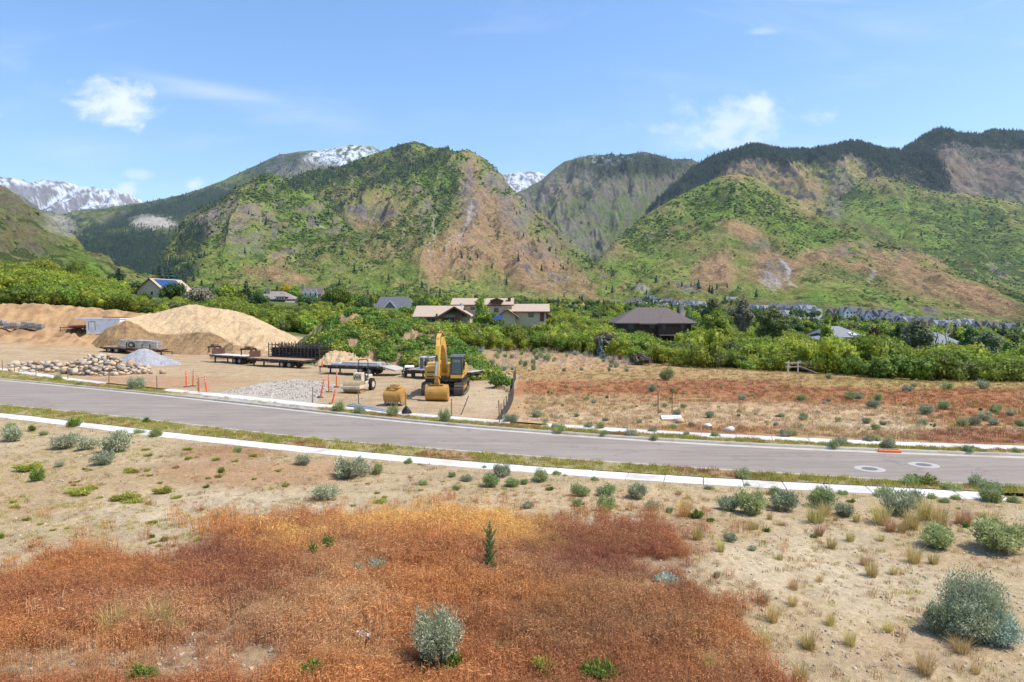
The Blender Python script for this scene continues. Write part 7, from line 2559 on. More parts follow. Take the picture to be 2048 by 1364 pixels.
for i in range(420):
    p = Vector((rg.uniform(-SL / 2 + .2, SL / 2 - .2), rg.uniform(-SW / 2 + .15, SW / 2 - .15), rg.uniform(.02, 1.35)))
    dv_ = Vector((rg.normal(), rg.normal() * .5, rg.normal() * .9)).normalized() * rg.uniform(.3, .8)
    q = p + dv_
    q.x, q.y, q.z = min(max(q.x, -SL / 2 + .1), SL / 2 - .1), min(max(q.y, -SW / 2 + .1), SW / 2 - .1), min(max(q.z, .02), 1.5)
    br.bar(p, q, rg.uniform(.02, .06))
o = br.build('tangled_brush', M('dark_scrap', [(0.035, 0.028, 0.022), (0.10, 0.075, 0.055)], 2, 5, .9), dl)
o['kind'] = 'stuff'
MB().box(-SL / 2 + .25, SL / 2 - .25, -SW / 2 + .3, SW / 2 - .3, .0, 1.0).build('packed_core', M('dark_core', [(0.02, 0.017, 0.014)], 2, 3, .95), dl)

# loads
for i in range(9):
    o = on_deck(t3, 'wrapped_beam', 'long silver-grey wrapped beam in the stack on the flatbed behind the roller', 'beam', random.uniform(-.3, .4), -.95 + .23 * i, .965, 'wrapped beams on the flatbed')
    MB().box(-2.9, 2.9, -.10, .10, 0, .16).build('beam', M_SILVER if i % 3 else M_PLANKG, o, bevel=.01)
    for x in (-2, 0, 2):
        MB().box(x - .03, x + .03, -.105, .105, .0, .168).build('strap', M_WHITEP, o)
for i in range(6):
    o = on_deck(t3, 'wrapped_beam', 'shorter pale beam on the upper layer of the stack behind the roller', 'beam', -.5, -.7 + .27 * i, 1.13, 'upper beams on the flatbed')
    MB().box(-2.2, 2.0, -.11, .11, .005, .14).build('beam', M_PLANKG, o, bevel=.01)
for i in range(5):
    o = on_deck(t5, 'stone_pallet', 'wrapped pallet of grey stone on the trailer behind the gravel pile', 'pallet load', 3.0 - i * 1.05, 0, .815, 'stone pallets on the trailer')
    MB().box(-.46, .46, -.9, .9, 0, .1).build('pallet', M_PLANKR, o)
    for q in range(3):
        for u in range(3):
            MB().box(-.44 + random.uniform(-.03, .03), .44, -.88 + .6 * u, -.31 + .6 * u, .11 + .33 * q, .42 + .33 * q).build('stone_block', M_STONEW, o, bevel=.03)
    MB().box(-.47, .47, -.2, -.12, .1, 1.13).box(-.47, .47, .2, .28, .1, 1.13).build('strap', M_WHITEP if i in (1, 2) else M_STONEW, o)
o = on_deck(t5, 'spare_wheel', 'upright spare wheel leaning before the stone pallets on the trailer', 'wheel', .2, -1.28, .84)
wheel(o, 0, 0, .42, .40, .2)
o = on_deck(t5, 'timber_stack', 'small stack of pale timbers at the rear of the pallet trailer', 'timber', -2.4, 0, .815)
for q in range(4):
    MB().bar((-.5, -.8 + .4 * q, .08), (.5, -.75 + .42 * q, .1 + .1 * (q % 2)), .12).build('timber', M_PLANKG, o)
# white caged pallet and pallets on the flatbed behind the excavator
o = on_deck(t4, 'caged_pallet', 'tall crate with white frame at the nose of the flatbed by the excavator', 'crate', 2.0, -.2, .915)
o.scale = (.72, .8, .85)
cg = MB()
for x in (-.75, 0, .75):
    for y in (-.85, .85):
        cg.box(x - .035, x + .035, y - .035, y + .035, 0, 1.42)
for z in (.03, 1.40):
    for y in (-.85, .85):
        cg.box(-.78, .78, y - .03, y + .03, z - .035, z + .035)
    for x in (-.75, .75):
        cg.box(x - .03, x + .03, -.82, .82, z - .034, z + .034)
cg.build('crate_frame', M_WHITEP, o)
MB().box(-.68, .68, -.78, .78, .07, 1.3).build('contents', M('crate_contents', [(0.14, 0.115, 0.09), (0.22, 0.19, 0.15)], 4, 4, .9), o)
for i in range(3):
    o = on_deck(t4, 'timber_pallet', 'weathered timber pallet in the low stack right of the excavator', 'pallet', -2.2 + .1 * i, .1, .915 + .15 * i, 'timber pallets behind the excavator')
    for q in range(6):
        MB().box(-.6, .6, -.9 + .32 * q, -.68 + .32 * q, .11, .14).build('slat', M_PLANKG, o)
    for x in (-.5, 0, .5):
        MB().box(x - .05, x + .05, -.9, .9, 0, .108).build('bearer', M_PLANKR, o)
# generator with white cover, left of the crate trailer
g = on(817, 757)
ge = thing('generator', 'small dark engine unit with a red tank and white cover between the two flatbeds', 'generator', (g.x, g.y + .5, g.z), R(8))
MB().box(-.55, .55, -.35, .35, .32, .5).tube((-.4, -.4, .22), (-.4, .4, .22), .22, n=12).tube((.4, -.4, .22), (.4, .4, .22), .22, n=12).build('chassis', M_BLACKM, ge)
MB().box(-.45, .1, -.3, .3, .5, .9).tube((-.55, 0, .5), (-.55, 0, .95), .06, n=8).build('engine', M_BLACKM, ge, bevel=.04)
MB().tube((.1, 0, .74), (.5, 0, .74), .2, n=14).build('tank', M('red_tank', [(0.35, 0.03, 0.025)], 3, 3, .4), ge)
MB().prism([(-.4, .95), (-.2, 1.12), (.2, 1.14), (.42, .95)], -.45, .5).build('cover', M_WHITEP, ge, bevel=.04)
# small red cone by the stake trailer
g = on(645, 734)
co = thing('traffic_cone', 'small red-orange cone at the right rear of the stake-sided trailer', 'traffic cone', g)
MB().tube((0, 0, .03), (0, 0, .7), .16, .03, 14).build('cone', M_ORANGE, co)
MB().box(-.2, .2, -.2, .2, 0, .04).build('base', M_ORANGE, co)

# ---- white box container
a = on(208, 672)
bc = thing('box_container', 'white box container with a small framed door, half buried behind the sand pile', 'container', (P(208, 672, 108.5)[0], 108.5, P(208, 672, 108.5)[2]), R(-4))
bw, bh = 5.4, 2.3
MB().box(-2.0, bw - 2.0, -1.2, 1.2, .35, bh + .35).build('body', M_WHITEP, bc, bevel=.02)
MB().box(-2.1 - 1.6, bw - 1.9, -1.35, 1.3, bh + .352, bh + .5).build('roof', M('white_roof', [(0.78, 0.78, 0.78)], 2, 4, .6), bc)
MB().box(-2.1 + 1.8, bw - 1.9, .2, 1.2, bh + .505, bh + .66).build('roof_load', M_REDB, bc)
dr = MB().box(-1.55, -.60, -1.23, -1.203, 1.05, 2.2).build('door', M_WHITEP, bc)
fr = MB().box(-1.62, -1.56, -1.235, -1.202, .98, 2.27).box(-.6, -.54, -1.235, -1.202, .98, 2.27).box(-1.559, -.601, -1.235, -1.202, 2.2, 2.27)
fr.build('door_frame', M_BLACKM, dr)
MB().box(-1.9, bw - 2.1, -1.0, 1.0, .1, .348).build('skid', M_BLACKM, bc)

# ---- stone pallets far left
for i, (px, py) in enumerate(((4, 671), (18, 671), (32, 671), (53, 672), (67, 672), (81, 672))):
    g = on(px, py)
    grp = 'left' if i < 3 else 'right'
    o = thing('stone_bale', 'wire-wrapped pallet of dark stone, %s of the %s row below the cut bank' % (('left end', 'middle', 'right end')[i % 3], grp), 'pallet load', (g.x, g.y, g.z), R(random.uniform(-5, 5)), '%s row of stone pallets' % grp)
    MB().box(-.5, .5, -.5, .5, 0, .12).build('pallet', M_PLANKR, o)
    for q in range(3):
        for u in range(2):
            MB().box(-.5 + .5 * u, -.02 + .5 * u, -.5, .5, .13 + .3 * q, .41 + .3 * q).build('stone_block', M_STONEW if q else M('dark_stone', [(0.1, 0.09, 0.08), (0.2, 0.18, 0.16)], 3, 4, .8, rnd=.2), o, bevel=.02)

# ---- orange delineator posts
dm = MB().tube((0, 0, .04), (0, 0, 1.12), .055, .05, 12).tube((0, 0, 1.12), (0, 0, 1.2), .05, .02, 12)
bm_ = MB().tube((0, 0, 0), (0, 0, .045), .22, .19, 16)
first = None
DEL = [(373, 773, 0, 'tall orange delineator post, leftmost of the left four'), (386, 772, 3, 'orange delineator post, second from the left of the left four'), (397, 785, -3, 'orange delineator post, third of the left four beside a thin stake'),
       (414, 787, -7, 'leaning orange delineator post nearest the gravel drive on its left side'), (641, 795, 12, 'strongly leaning orange delineator post at the right edge of the gravel drive'), (658, 784, -1, 'upright orange delineator post, middle of the three at the right drive edge'),
       (673, 774, 2, 'orange delineator post standing closest to the roller'), (664, 808, 14, 'tilted orange delineator post in the bushes at the right drive corner')]
for i, (px, py, tilt, lab) in enumerate(DEL):
    g = on(px, py)
    if first is None:
        first = thing('delineator_post', lab, 'delineator', g, 0, 'orange delineator posts')
        dm.build('post', M_ORANGE, first)
        bm_.build('base', M_RUBBER, first)
        for z in (.82, 1.0):
            MB().tube((0, 0, z), (0, 0, z + .06), .0555, n=12, caps=False).build('reflective_band', M_REFL, first)
        o = first
    else:
        o = copy_tree(first, lab, loc=g)
    o.rotation_euler = (0, R(tilt), 0)
    o.scale = (1.25, 1.25, 1.22 if py < 800 else .95)

# ---- stakes along the footpath
sk = MB().box(-.022, .022, -.012, .012, -.1, 1.05)
skm = bpy.data.meshes.new('stake')
skm.from_pydata(sk.v, [], sk.f)
skm.materials.append(M('stake_wood', [(0.17, 0.125, 0.09), (0.27, 0.2, 0.15)], 5, 4, .9))
for px, py, lean, h, lab in [(5, 741, 0, 1.05, 'thin stake at the far left end of the far footpath'), (29, 745, 0, 1.0, 'thin stake before the left end of the boulder spread'), (72, 752, 2, 1.05, 'thin stake with orange ribbon before the low boulders'),
                             (136, 760, 0, 1.1, 'thin stake below the middle of the boulder heap'), (218, 768, 1, 1.15, 'thin stake below the tall part of the boulder heap'), (314, 778, 0, 1.15, 'thin stake alone between boulder heap and orange posts'),
                             (625, 808, 2, 1.2, 'thin stake at the right corner of the gravel drive'), (717, 812, 0, 1.1, 'thin stake behind the silver pipes'), (811, 818, 0, 1.1, 'thin stake above the black hooded bundle'),
                             (903, 836, 0, 1.15, 'thin stake behind the footpath below the excavator'), (921, 832, 22, 1.35, 'green leaning stake over the weeds right of the excavator bucket'), (999, 848, -2, 1.35, 'thin stake at the near end of the silt fence'),
                             (1316, 828, 0, 1.25, 'thin rusty stake left of the weed-topped stake'), (1790, 806, 0, .5, 'short dark stake on the right part of the red field'), (398, 788, 0, 1.3, 'thin dark stake beside the third orange post')]:
    g = on(px, py)
    o = link('survey_stake', skm, None, None, g)
    o.rotation_euler = (0, R(lean), 0)
    o.scale = (1.5, 1.5, h)
    tag(o, lab, 'stake', 'thin stakes along the far side')
g = on(1344, 831)
st = thing('weed_topped_stake', 'rusty stake topped with a green tuft, standing behind the fallen white sign', 'stake', g)
MB().box(-.02, .02, -.015, .015, -.1, 1.55).build('stake', M_RUST, st)
link('tuft', mesh_from('tuft', lobes_crown([(0, 0, 1.65, .16, .16, .18)], 130, .05, 5), M_OLIVE), None, st)
# fallen sign
g = on(1343, 838)
fs_ = thing('fallen_sign', 'flat white sign panel with faint blue marks lying on the ground by the far footpath', 'sign', (g.x, g.y, g.z + .10), R(-6), rot=(R(9), R(-2), R(-8)))
MB().box(-.62, .62, -.42, .42, 0, .02).build('panel', M('sign_white', [(0.80, 0.81, 0.84)], 2, 3, .5), fs_)
MB().box(-.5, -.1, -.1, .02, .021, .024).box(.05, .45, .1, .2, .021, .024).box(-.05, .3, -.22, -.14, .021, .024).build('print', M('sign_blue', [(0.28, 0.32, 0.42)], 2, 2, .6), fs_)
# pipes
for i, (p0, p1, r_, lab) in enumerate((((694, 815), (784, 829), .065, 'thick silver-grey pipe, front one of the bundle by the footpath'), ((698, 812), (786, 826), .055, 'blue-grey pipe lying behind the front one by the footpath'), ((704, 811), (760, 820), .045, 'thin pale pipe at the back of the pipe bundle'))):
    a, b = on(*p0), on(*p1)
    a.z += r_ + .1
    b.z += r_ + .08
    tag(MB().tube(a, b, r_, n=12).build('pipe', M('pipe_grey', [(0.34, 0.35, 0.36), (0.46, 0.46, 0.46)], 2, 3, .4, metal=.2, rnd=.15), None), lab, 'pipe', 'pipes by the footpath')
# black hooded bundle
g = on(813, 830)
hb = thing('tarp_bundle', 'black pointed tarp bundle standing behind the footpath right of the pipes', 'tarp', g)
mb = MB()
n, lv = 14, 6
vs = []
for j in range(lv + 1):
    f = j / lv
    rr_ = .30 * (1 - f ** 1.8) + .02
    for i in range(n):
        a = 2 * PI * i / n
        q = rr_ * (1 + .14 * math.sin(a * 3 + j) + .08 * math.cos(a * 5 - j * 2))
        vs.append((q * math.cos(a) * 1.1, q * math.sin(a), .62 * f))
fs = [(j * n + i, j * n + (i + 1) % n, (j + 1) * n + (i + 1) % n, (j + 1) * n + i) for j in range(lv) for i in range(n)]
mb.add(vs, fs).build('tarp', M('black_tarp', [(0.012, 0.012, 0.013), (0.025, 0.025, 0.026)], 4, 4, .5, .3, .02), hb, smooth=True)
# silt fence
a, b = on(1002, 842), on(1036, 756)
N_ = 17
sf = thing('silt_fence', 'dark silt fence on close stakes running away along the right edge of the dirt yard', 'fence')
M_FAB = M('silt_fabric', [(0.035, 0.034, 0.033), (0.07, 0.066, 0.06)], 3, 5, .85)
prev = None
for i in range(N_):
    f = i / (N_ - 1)
    p = a.lerp(b, f)
    p.x += .25 * math.sin(f * 5)
    p.z = float(GH(p.x, p.y))
    MB().box(p.x - .03, p.x + .03, p.y - .03, p.y + .03, p.z - .1, p.z + 1.05 + random.uniform(-.08, .08)).build('stake', skm.materials[0], sf)
    if prev is not None:
        mb = MB()
        k = 6
        vs = []
        for j in range(k + 1):
            q = prev.lerp(p, j / k)
            q.z = float(GH(q.x, q.y))
            sag = .10 * math.sin(PI * j / k)
            for off in (-.012, .012):
                vs += [(q.x + off + .03, q.y, q.z - .02), (q.x + off + .03, q.y, q.z + .72 - sag)]
        fs = []
        for j in range(k):
            o_ = 4 * j
            fs += [(o_, o_ + 4, o_ + 5, o_ + 1), (o_ + 2, o_ + 3, o_ + 7, o_ + 6), (o_ + 1, o_ + 5, o_ + 7, o_ + 3)]
        mb.add(vs, fs).build('fabric', M_FAB, sf)
    prev = p
# storm drain guard
g = G(1783, 906)
sd_ = thing('drain_guard', 'orange-red filter tube in front of the black storm drain slot at the far kerb', 'drain guard', (g.x, float(y_on('far_kerb', g.x)) - .02, 0), R(-9))
MB().tube((-.50, -.16, .07), (.50, -.16, .07), .075, n=14).build('filter_tube', M_ORANGE, sd_)
MB().box(-.45, .45, -.075, .03, .01, .142).build('drain_slot', M('drain_black', [(0.012, 0.012, 0.012)], 2, 2, .9), sd_)
# gate posts by the hedge (old rail fence)
g = on(1576, 748)
rf = thing('rail_fence', 'weathered grey post and rail fence piece at the right end of the bright thicket', 'fence', g)
for x in (0, 1.1):
    MB().box(x - .07, x + .07, -.07, .07, -.1, 1.35).build('post', M_PLANKG, rf)
for z in (.75, 1.2):
    MB().box(-.3, 1.4, -.10, -.072, z - .05, z + .05).build('rail', M_PLANKG, rf)
MB().bar((1.2, -.1, .85), (3.0, -.6, .1), .1).build('rail', M_PLANKG, rf)
# litter in the red grass
g = on(727, 1292)
lt_ = thing('paper_scrap', 'crumpled white printed scrap caught in the red grass at the lower left of centre', 'litter', (g.x, g.y, g.z + .24), R(-12), rot=(R(12), R(6), R(-12)))
rg = np.random.default_rng(5)
k = 9
vs, fs = [], []
for i in range(k):
    for j in range(6):
        u, v = i / (k - 1) - .5, j / 5 - .5
        vs.append((u * .30 * (1 - .5 * abs(v)), v * .16, .05 * math.sin(u * 9) * math.cos(v * 6) + .02 * rg.normal()))
for i in range(k - 1):
    for j in range(5):
        fs.append((i * 6 + j, (i + 1) * 6 + j, (i + 1) * 6 + j + 1, i * 6 + j + 1))
MB().add(vs, fs).build('sheet', M('scrap_white', [(0.80, 0.78, 0.77)], 6, 3, .6), lt_)
vs, fs = [], []
for i in range(16):
    a = 2 * PI * i / 16
    for r_ in (.03, .045):
        vs.append((r_ * math.cos(a) * 1.3 + .05, r_ * math.sin(a), .065))
fs = [(2 * i, 2 * ((i + 1) % 16), 2 * ((i + 1) % 16) + 1, 2 * i + 1) for i in range(16)]
MB().add(vs, fs).build('print', M_BLACKM, lt_)

# ------------------------------------------------------------------ houses
M_STUCCO = M('tan_stucco', [(0.50, 0.41, 0.27), (0.56, 0.46, 0.31)], 1.0, 5, .9, .1, .02)
M_TROOF = M('tan_shingle', [(0.40, 0.30, 0.215), (0.47, 0.36, 0.27)], 2.0, 6, .9, .3, .03)
M_BRTRIM = M('brown_trim', [(0.10, 0.05, 0.03), (0.15, 0.08, 0.05)], 2, 4, .8)
M_DBROOF = M('dark_brown_shingle', [(0.115, 0.088, 0.078), (0.15, 0.118, 0.105)], 2.0, 6, .9, .3, .03)
M_DBWALL = M('dark_brown_siding', [(0.055, 0.03, 0.02), (0.085, 0.048, 0.034)], 1.2, 5, .85)
M_GROOF = M('grey_shingle', [(0.20, 0.20, 0.21), (0.26, 0.26, 0.275)], 2.0, 6, .9, .3, .03)
M_DGROOF = M('dark_grey_shingle', [(0.10, 0.10, 0.11), (0.14, 0.14, 0.15)], 2.0, 6, .9, .3, .03)
M_WALLW = M('white_wall', [(0.62, 0.61, 0.58), (0.70, 0.69, 0.66)], 1.5, 4, .85)
M_WALLG = M('grey_wall', [(0.30, 0.30, 0.31), (0.38, 0.38, 0.39)], 1.5, 4, .85)
M_WALLT = M('beige_wall', [(0.48, 0.40, 0.30), (0.55, 0.47, 0.37)], 1.5, 4, .85)
M_WALLB = M('taupe_wall', [(0.22, 0.18, 0.15), (0.28, 0.23, 0.2)], 1.5, 4, .85)
M_WALLN = M('navy_wall', [(0.06, 0.075, 0.10), (0.09, 0.11, 0.14)], 1.5, 4, .85)
M_PANE = M('window_pane', [(0.05, 0.07, 0.09)], 2, 2, .08, spec=.8)
M_FRAMEW = M('window_frame_white', [(0.7, 0.7, 0.68)], 3, 2, .6)
M_SOLAR = M('solar_cell', [(0.02, 0.045, 0.14), (0.03, 0.065, 0.19)], 3, 2, .15, spec=.9)
M_ALU = M('aluminium', [(0.5, 0.5, 0.52)], 3, 2, .4, metal=.8)


def gable(root, x0, x1, y0, y1, z0, ze, zr, wall, roof, axis='x', over=.5, fascia=None, th=.18):
    """walls with gable ends and two roof slabs; ridge along axis"""
    w = MB()
    if axis == 'x':
        ym = (y0 + y1) / 2
        prof = [(y0, z0), (y1, z0), (y1, ze), (ym, zr), (y0, ze)]
        w.prism(prof, x0, x1)
    else:
        xm = (x0 + x1) / 2
        pr = [(x0, z0), (x1, z0), (x1, ze), (xm, zr), (x0, ze)]
        n = len(pr)
        vs = [(a, y0, b) for a, b in pr] + [(a, y1, b) for a, b in pr]
        w.add(vs, [(i, (i + 1) % n, n + (i + 1) % n, n + i) for i in range(n)] + [tuple(range(n - 1, -1, -1)), tuple(range(n, 2 * n))])
    w.build('wall', wall, root)
    for s in (-1, 1):
        r = MB()
        if axis == 'x':
            ym, hw = (y0 + y1) / 2, (y1 - y0) / 2
            sl = (zr - ze) / hw
            ya, za = ym + s * (hw + over), ze - sl * over
            a = [(x0 - over, ym, zr + .01), (x1 + over, ym, zr + .01), (x1 + over, ya, za + .01), (x0 - over, ya, za + .01)]
        else:
            xm, hw = (x0 + x1) / 2, (x1 - x0) / 2
            sl = (zr - ze) / hw
            xa, za = xm + s * (hw + over), ze - sl * over
            a = [(xm, y0 - over, zr + .01), (xm, y1 + over, zr + .01), (xa, y1 + over, za + .01), (xa, y0 - over, za + .01)]
        top = [(p[0], p[1], p[2] + th) for p in a]
        r.add(a + top, [(0, 1, 2, 3), (7, 6, 5, 4), (0, 4, 5, 1), (1, 5, 6, 2), (2, 6, 7, 3), (3, 7, 4, 0)])
        r.build('roof_slope', roof, root)
        if fascia:
            e = MB()
            if axis == 'x':
                e.box(x0 - over, x1 + over, ya - .03 if s < 0 else ya, ya if s < 0 else ya + .03, za - .12, za + th - .02)
                for xx in (x0 - over, x1 + over):
                    e.bar((xx, ym, zr + .06), (xx, ya, za + .06), .05, .26)
            else:
                for yy2 in (y0 - over, y1 + over):
                    e.bar((xm, yy2, zr + .06), (xa, yy2, za + .06), .05, .3)
                e.box(xa if s > 0 else xa - .03, xa + .03 if s > 0 else xa, y0 - over, y1 + over, za - .12, za + th - .02)
            e.build('fascia', fascia, root)


def hip(root, x0, x1, y0, y1, z0, ze, zr, wall, roof, over=.7, ridge=None, th=.15, wallname='wall'):
    MB().box(x0, x1, y0, y1, z0, ze).build(wallname, wall, root)
    a0, a1, b0, b1 = x0 - over, x1 + over, y0 - over, y1 + over
    r = (b1 - b0) / 2
    rx0, rx1 = (a0 + r, a1 - r) if ridge is None else ridge
    ym = (b0 + b1) / 2
    vs = [(a0, b0, ze), (a1, b0, ze), (a1, b1, ze), (a0, b1, ze), (a0, b0, ze + th), (a1, b0, ze + th), (a1, b1, ze + th), (a0, b1, ze + th), (rx0, ym, zr), (rx1, ym, zr)]
    MB().add(vs, [(3, 2, 1, 0), (0, 1, 5, 4), (1, 2, 6, 5), (2, 3, 7, 6), (3, 0, 4, 7), (4, 5, 9, 8), (6, 7, 8, 9), (5, 6, 9), (7, 4, 8)]).build('roof', roof, root)


def window(root, x, y, z, w, h, frame=None, bars=1, side='front', mat=None):
    """frame on the wall with its pane; y is the wall face"""
    f = MB()
    t_ = .07
    s = -1 if side == 'front' else 1
    if side in ('front', 'back'):
        f.box(x - w / 2 - t_, x + w / 2 + t_, y + s * .06, y + s * .004, z - t_, z).box(x - w / 2 - t_, x + w / 2 + t_, y + s * .06, y + s * .004, z + h, z + h + t_)
        for xx in [x - w / 2 - t_, x + w / 2]:
            f.box(xx, xx + t_, y + s * .058, y + s * .005, z, z + h)
        for i in range(bars):
            xx = x - w / 2 + w * (i + 1) / (bars + 1)
            f.box(xx - .03, xx + .03, y + s * .05, y + s * .006, z, z + h)
        fo = f.build('window', frame or M_FRAMEW, root)
        MB().box(x - w / 2, x + w / 2, y + s * .03, y + s * .007, z, z + h).build('pane', mat or M_PANE, fo)
    return fo


def house(px, py_base, d, name, label, rz=0, cat='house', group=None):
    x, y, z = [float(v) for v in P(px, py_base, d)]
    return thing(name, label, cat, (x, y, z), R(rz), group)


def m_at(d):
    return d / FPX


# tan-roofed stucco house. 1 px = 0.129 m at 180 m
h = house(965, 662, 182, 'stucco_house', 'wide tan stucco house with long light brown roofs in the middle distance', -2)
k = 182 / FPX


def X(px):
    return (px - 965) * k


def Zz(py):
    return (662 - py) * k


# left wing: long slope roof facing the viewer and a big timber gable on its right end
gable(h, X(845), X(925), -9.5, 1.5, -4, Zz(631), Zz(613) + .0, M_STUCCO, M_TROOF, 'x', .9, M_BRTRIM)
gb = MB()
for (a, b) in (((X(886), -10.6, Zz(634)), (X(918), -10.6, Zz(614.5))), ((X(918), -10.6, Zz(614.5)), (X(948), -10.6, Zz(631)))):
    gb.bar(a, b, .9, .35)
gb.build('gable_beam', M_BRTRIM, h)
MB().add([(X(884), -10.7, Zz(633)), (X(918), -10.7, Zz(613)), (X(949), -10.7, Zz(631)), (X(884), 0, Zz(633)), (X(918), 0, Zz(613)), (X(949), 0, Zz(631)), (X(884), -10.7, Zz(634.5)), (X(918), -10.7, Zz(614.8)), (X(949), -10.7, Zz(632.5)), (X(884), 0, Zz(634.5)), (X(918), 0, Zz(614.8)), (X(949), 0, Zz(632.5))],
         [(0, 1, 4, 3), (1, 2, 5, 4), (6, 9, 10, 7), (7, 10, 11, 8), (0, 6, 7, 1), (1, 7, 8, 2), (0, 3, 9, 6), (2, 8, 11, 5)]).build('porch_roof', M_TROOF, h)
MB().box(X(926), X(946), -8.6, 0, -3, Zz(633)).build('entry_wall', M_STUCCO, h)
MB().box(X(884), X(921), -10.2, -9.6, Zz(654.5), Zz(653)).build('balcony_slab', M_FRAMEW, h)
for px in (884.5, 895.5, 921, 926):
    MB().box(X(px) - .2, X(px) + .2, -10.4, -10.0, -2.5, Zz(627)).build('timber_post', M_BRTRIM, h)
MB().box(X(896), X(917), -9.62, -9.51, Zz(653), Zz(630)).build('recess_wall', M_BRTRIM, h)
window(h, X(908.5), -9.63, Zz(652), 1.5, 2.4, M_BRTRIM, 1)
window(h, X(901), -9.63, Zz(652), .7, 2.2, M_BRTRIM, 0)
for px in (868.5, 877):
    window(h, X(px), -9.5, Zz(642), .85, .95, M_BRTRIM, 0)
# upper middle block
gable(h, X(905), X(1022), 1.6, 9.5, -4, Zz(608.6), Zz(597), M_STUCCO, M_TROOF, 'x', .7, M_BRTRIM)
gable(h, X(984), X(1002), 1.0, 5, Zz(612), Zz(600.5), Zz(597.4), M_BRTRIM, M_TROOF, 'y', .5, M_BRTRIM)
window(h, X(944), 1.6, Zz(619), 1.0, .5, M_BRTRIM, 0)
window(h, X(992), 1.6, Zz(624.5), 1.05, 1.05, M_BRTRIM, 1)
MB().box(X(1014.5), X(1020.5), 3, 4.2, Zz(606), Zz(596)).box(X(1013.8), X(1021.2), 2.9, 4.3, Zz(596), Zz(595)).build('chimney', M_BRTRIM, h)
MB().tube((X(925), -3, Zz(617)), (X(925), -3, Zz(609.5)), .35, n=12).tube((X(925), -3, Zz(611)), (X(925), -3, Zz(607)), .5, .25, 12).build('roof_cowl', M('cowl_steel', [(0.25, .3, .36)], 2, 2, .3, metal=.6), h)
# right wing
gable(h, X(1018), X(1092), .5, 10, -4, Zz(621.5), Zz(609), M_STUCCO, M_TROOF, 'x', 1.0, M_BRTRIM)
gable(h, X(1000), X(1032), -4, 1.2, -4, Zz(631), Zz(619.5), M_STUCCO, M_TROOF, 'y', .8, M_BRTRIM)
window(h, X(1062), .5, Zz(634), 1.2, 1.3, M_BRTRIM, 1)
MB().box(X(1080), X(1088), .38, .49, Zz(642), Zz(624)).build('shutter_panel', M_BRTRIM, h)

# ground solar array before it
x, y, z = [float(v) for v in P(1000, 645, 150)]
so = thing('solar_array', 'small tilted blue solar array standing in the thicket before the tan-roofed house', 'solar panel', (x, y, z), R(-14))
for i in range(2):
    for j in range(2):
        m_ = Matrix.Translation((-.85 + 1.0 * i, .05, 1.0)) @ Matrix.Rotation(R(34), 4, 'X')
        MB().box(-.47, .47, -.8 + .82 * j, -.02 + .82 * j, 0, .05, m_).build('panel', M_SOLAR, so)
MB().bar((-.4, .3, -.5), (-.4, .3, 1.2), .1).bar((-1.3, -.1, .9), (.6, -.1, .9), .08).build('mount', M_ALU, so)

# dark brown hip-roofed house. 1 px = 0.114 m at 160 m
h = house(1309, 696, 160, 'dark_brown_house', 'large dark brown two-storey house with a wide hipped roof above the thicket', 0)
k = 160 / FPX


def X(px):
    return (px - 1309) * k


def Zz(py):
    return (696 - py) * k


MB().box(X(1232), X(1382), 0, 13, -3, Zz(645.5)).build('wall', M_DBWALL, h)
MB().box(X(1314), X(1372), -1.6, -.003, Zz(668), Zz(645.5)).build('bay_wall', M_DBWALL, h)
a0, a1 = X(1228), X(1390)
zb, zt = Zz(645.5), Zz(614.5)
vs = [(a0, -.9, zb), (X(1276.5), -.9, zb), (X(1276.5), -1.3, zb - .12), (X(1315), -1.3, zb - .12), (X(1312), -2.3, zb), (a1, -2.3, zb), (a1, 14, zb), (a0, 14, zb), (X(1282), 6.3, zt), (X(1345), 6.3, zt)]
MB().add(vs + [(v[0], v[1], v[2] - .25) for v in vs[:8]], [(0, 1, 2, 3, 8), (3, 4, 9, 8), (4, 5, 9), (5, 6, 9), (6, 7, 8, 9), (7, 0, 8)] + [(10 + i, 10 + (i + 1) % 8, (i + 1) % 8, i) for i in range(8)] + [(17, 16, 15, 14, 13, 12, 11, 10)]).build('roof', M_DBROOF, h)
MB().box(X(1369), X(1376), 4, 5.2, Zz(640), Zz(612)).box(X(1368), X(1377), 3.8, 5.4, Zz(612), Zz(610)).box(X(1376), X(1378.5), 4, 5.2, Zz(640), Zz(622)).build('chimney', M_WALLT, h)
for px in (1324.5, 1361):
    window(h, X(px), -1.6, Zz(659), .75, 1.15, M_DBWALL, 1)
window(h, X(1304), 0, Zz(657), 1.2, 1.1, M_DBWALL, 1)
window(h, X(1262), 0, Zz(658), 1.4, 1.2, M_DBWALL, 1)
MB().box(X(1314), X(1360), -2.9, 0, Zz(670.5), Zz(668.6)).build('balcony', M('balcony_edge', [(0.2, .17, .17)], 2, 2, .8), h)
for px in (1316, 1337, 1357):
    MB().box(X(px) - .1, X(px) + .1, -2.8, -2.6, -3, Zz(670.5)).build('balcony_post', M_DBWALL, h)
rl = MB()
for i in range(12):
    px = 1315 + i * 4
    rl.box(X(px) - .02, X(px) + .02, -2.86, -2.82, Zz(668.6), Zz(661))
rl.box(X(1314), X(1360), -2.88, -2.8, Zz(661), Zz(660.4))
rl.build('railing', M_DBWALL, h)
for px in (1262, 1258, 1315):
    MB().tube((X(px), 1.5, Zz(643)), (X(px), 1.5, Zz(638)), .08, n=8).build('vent_pipe', M_DBROOF, h)

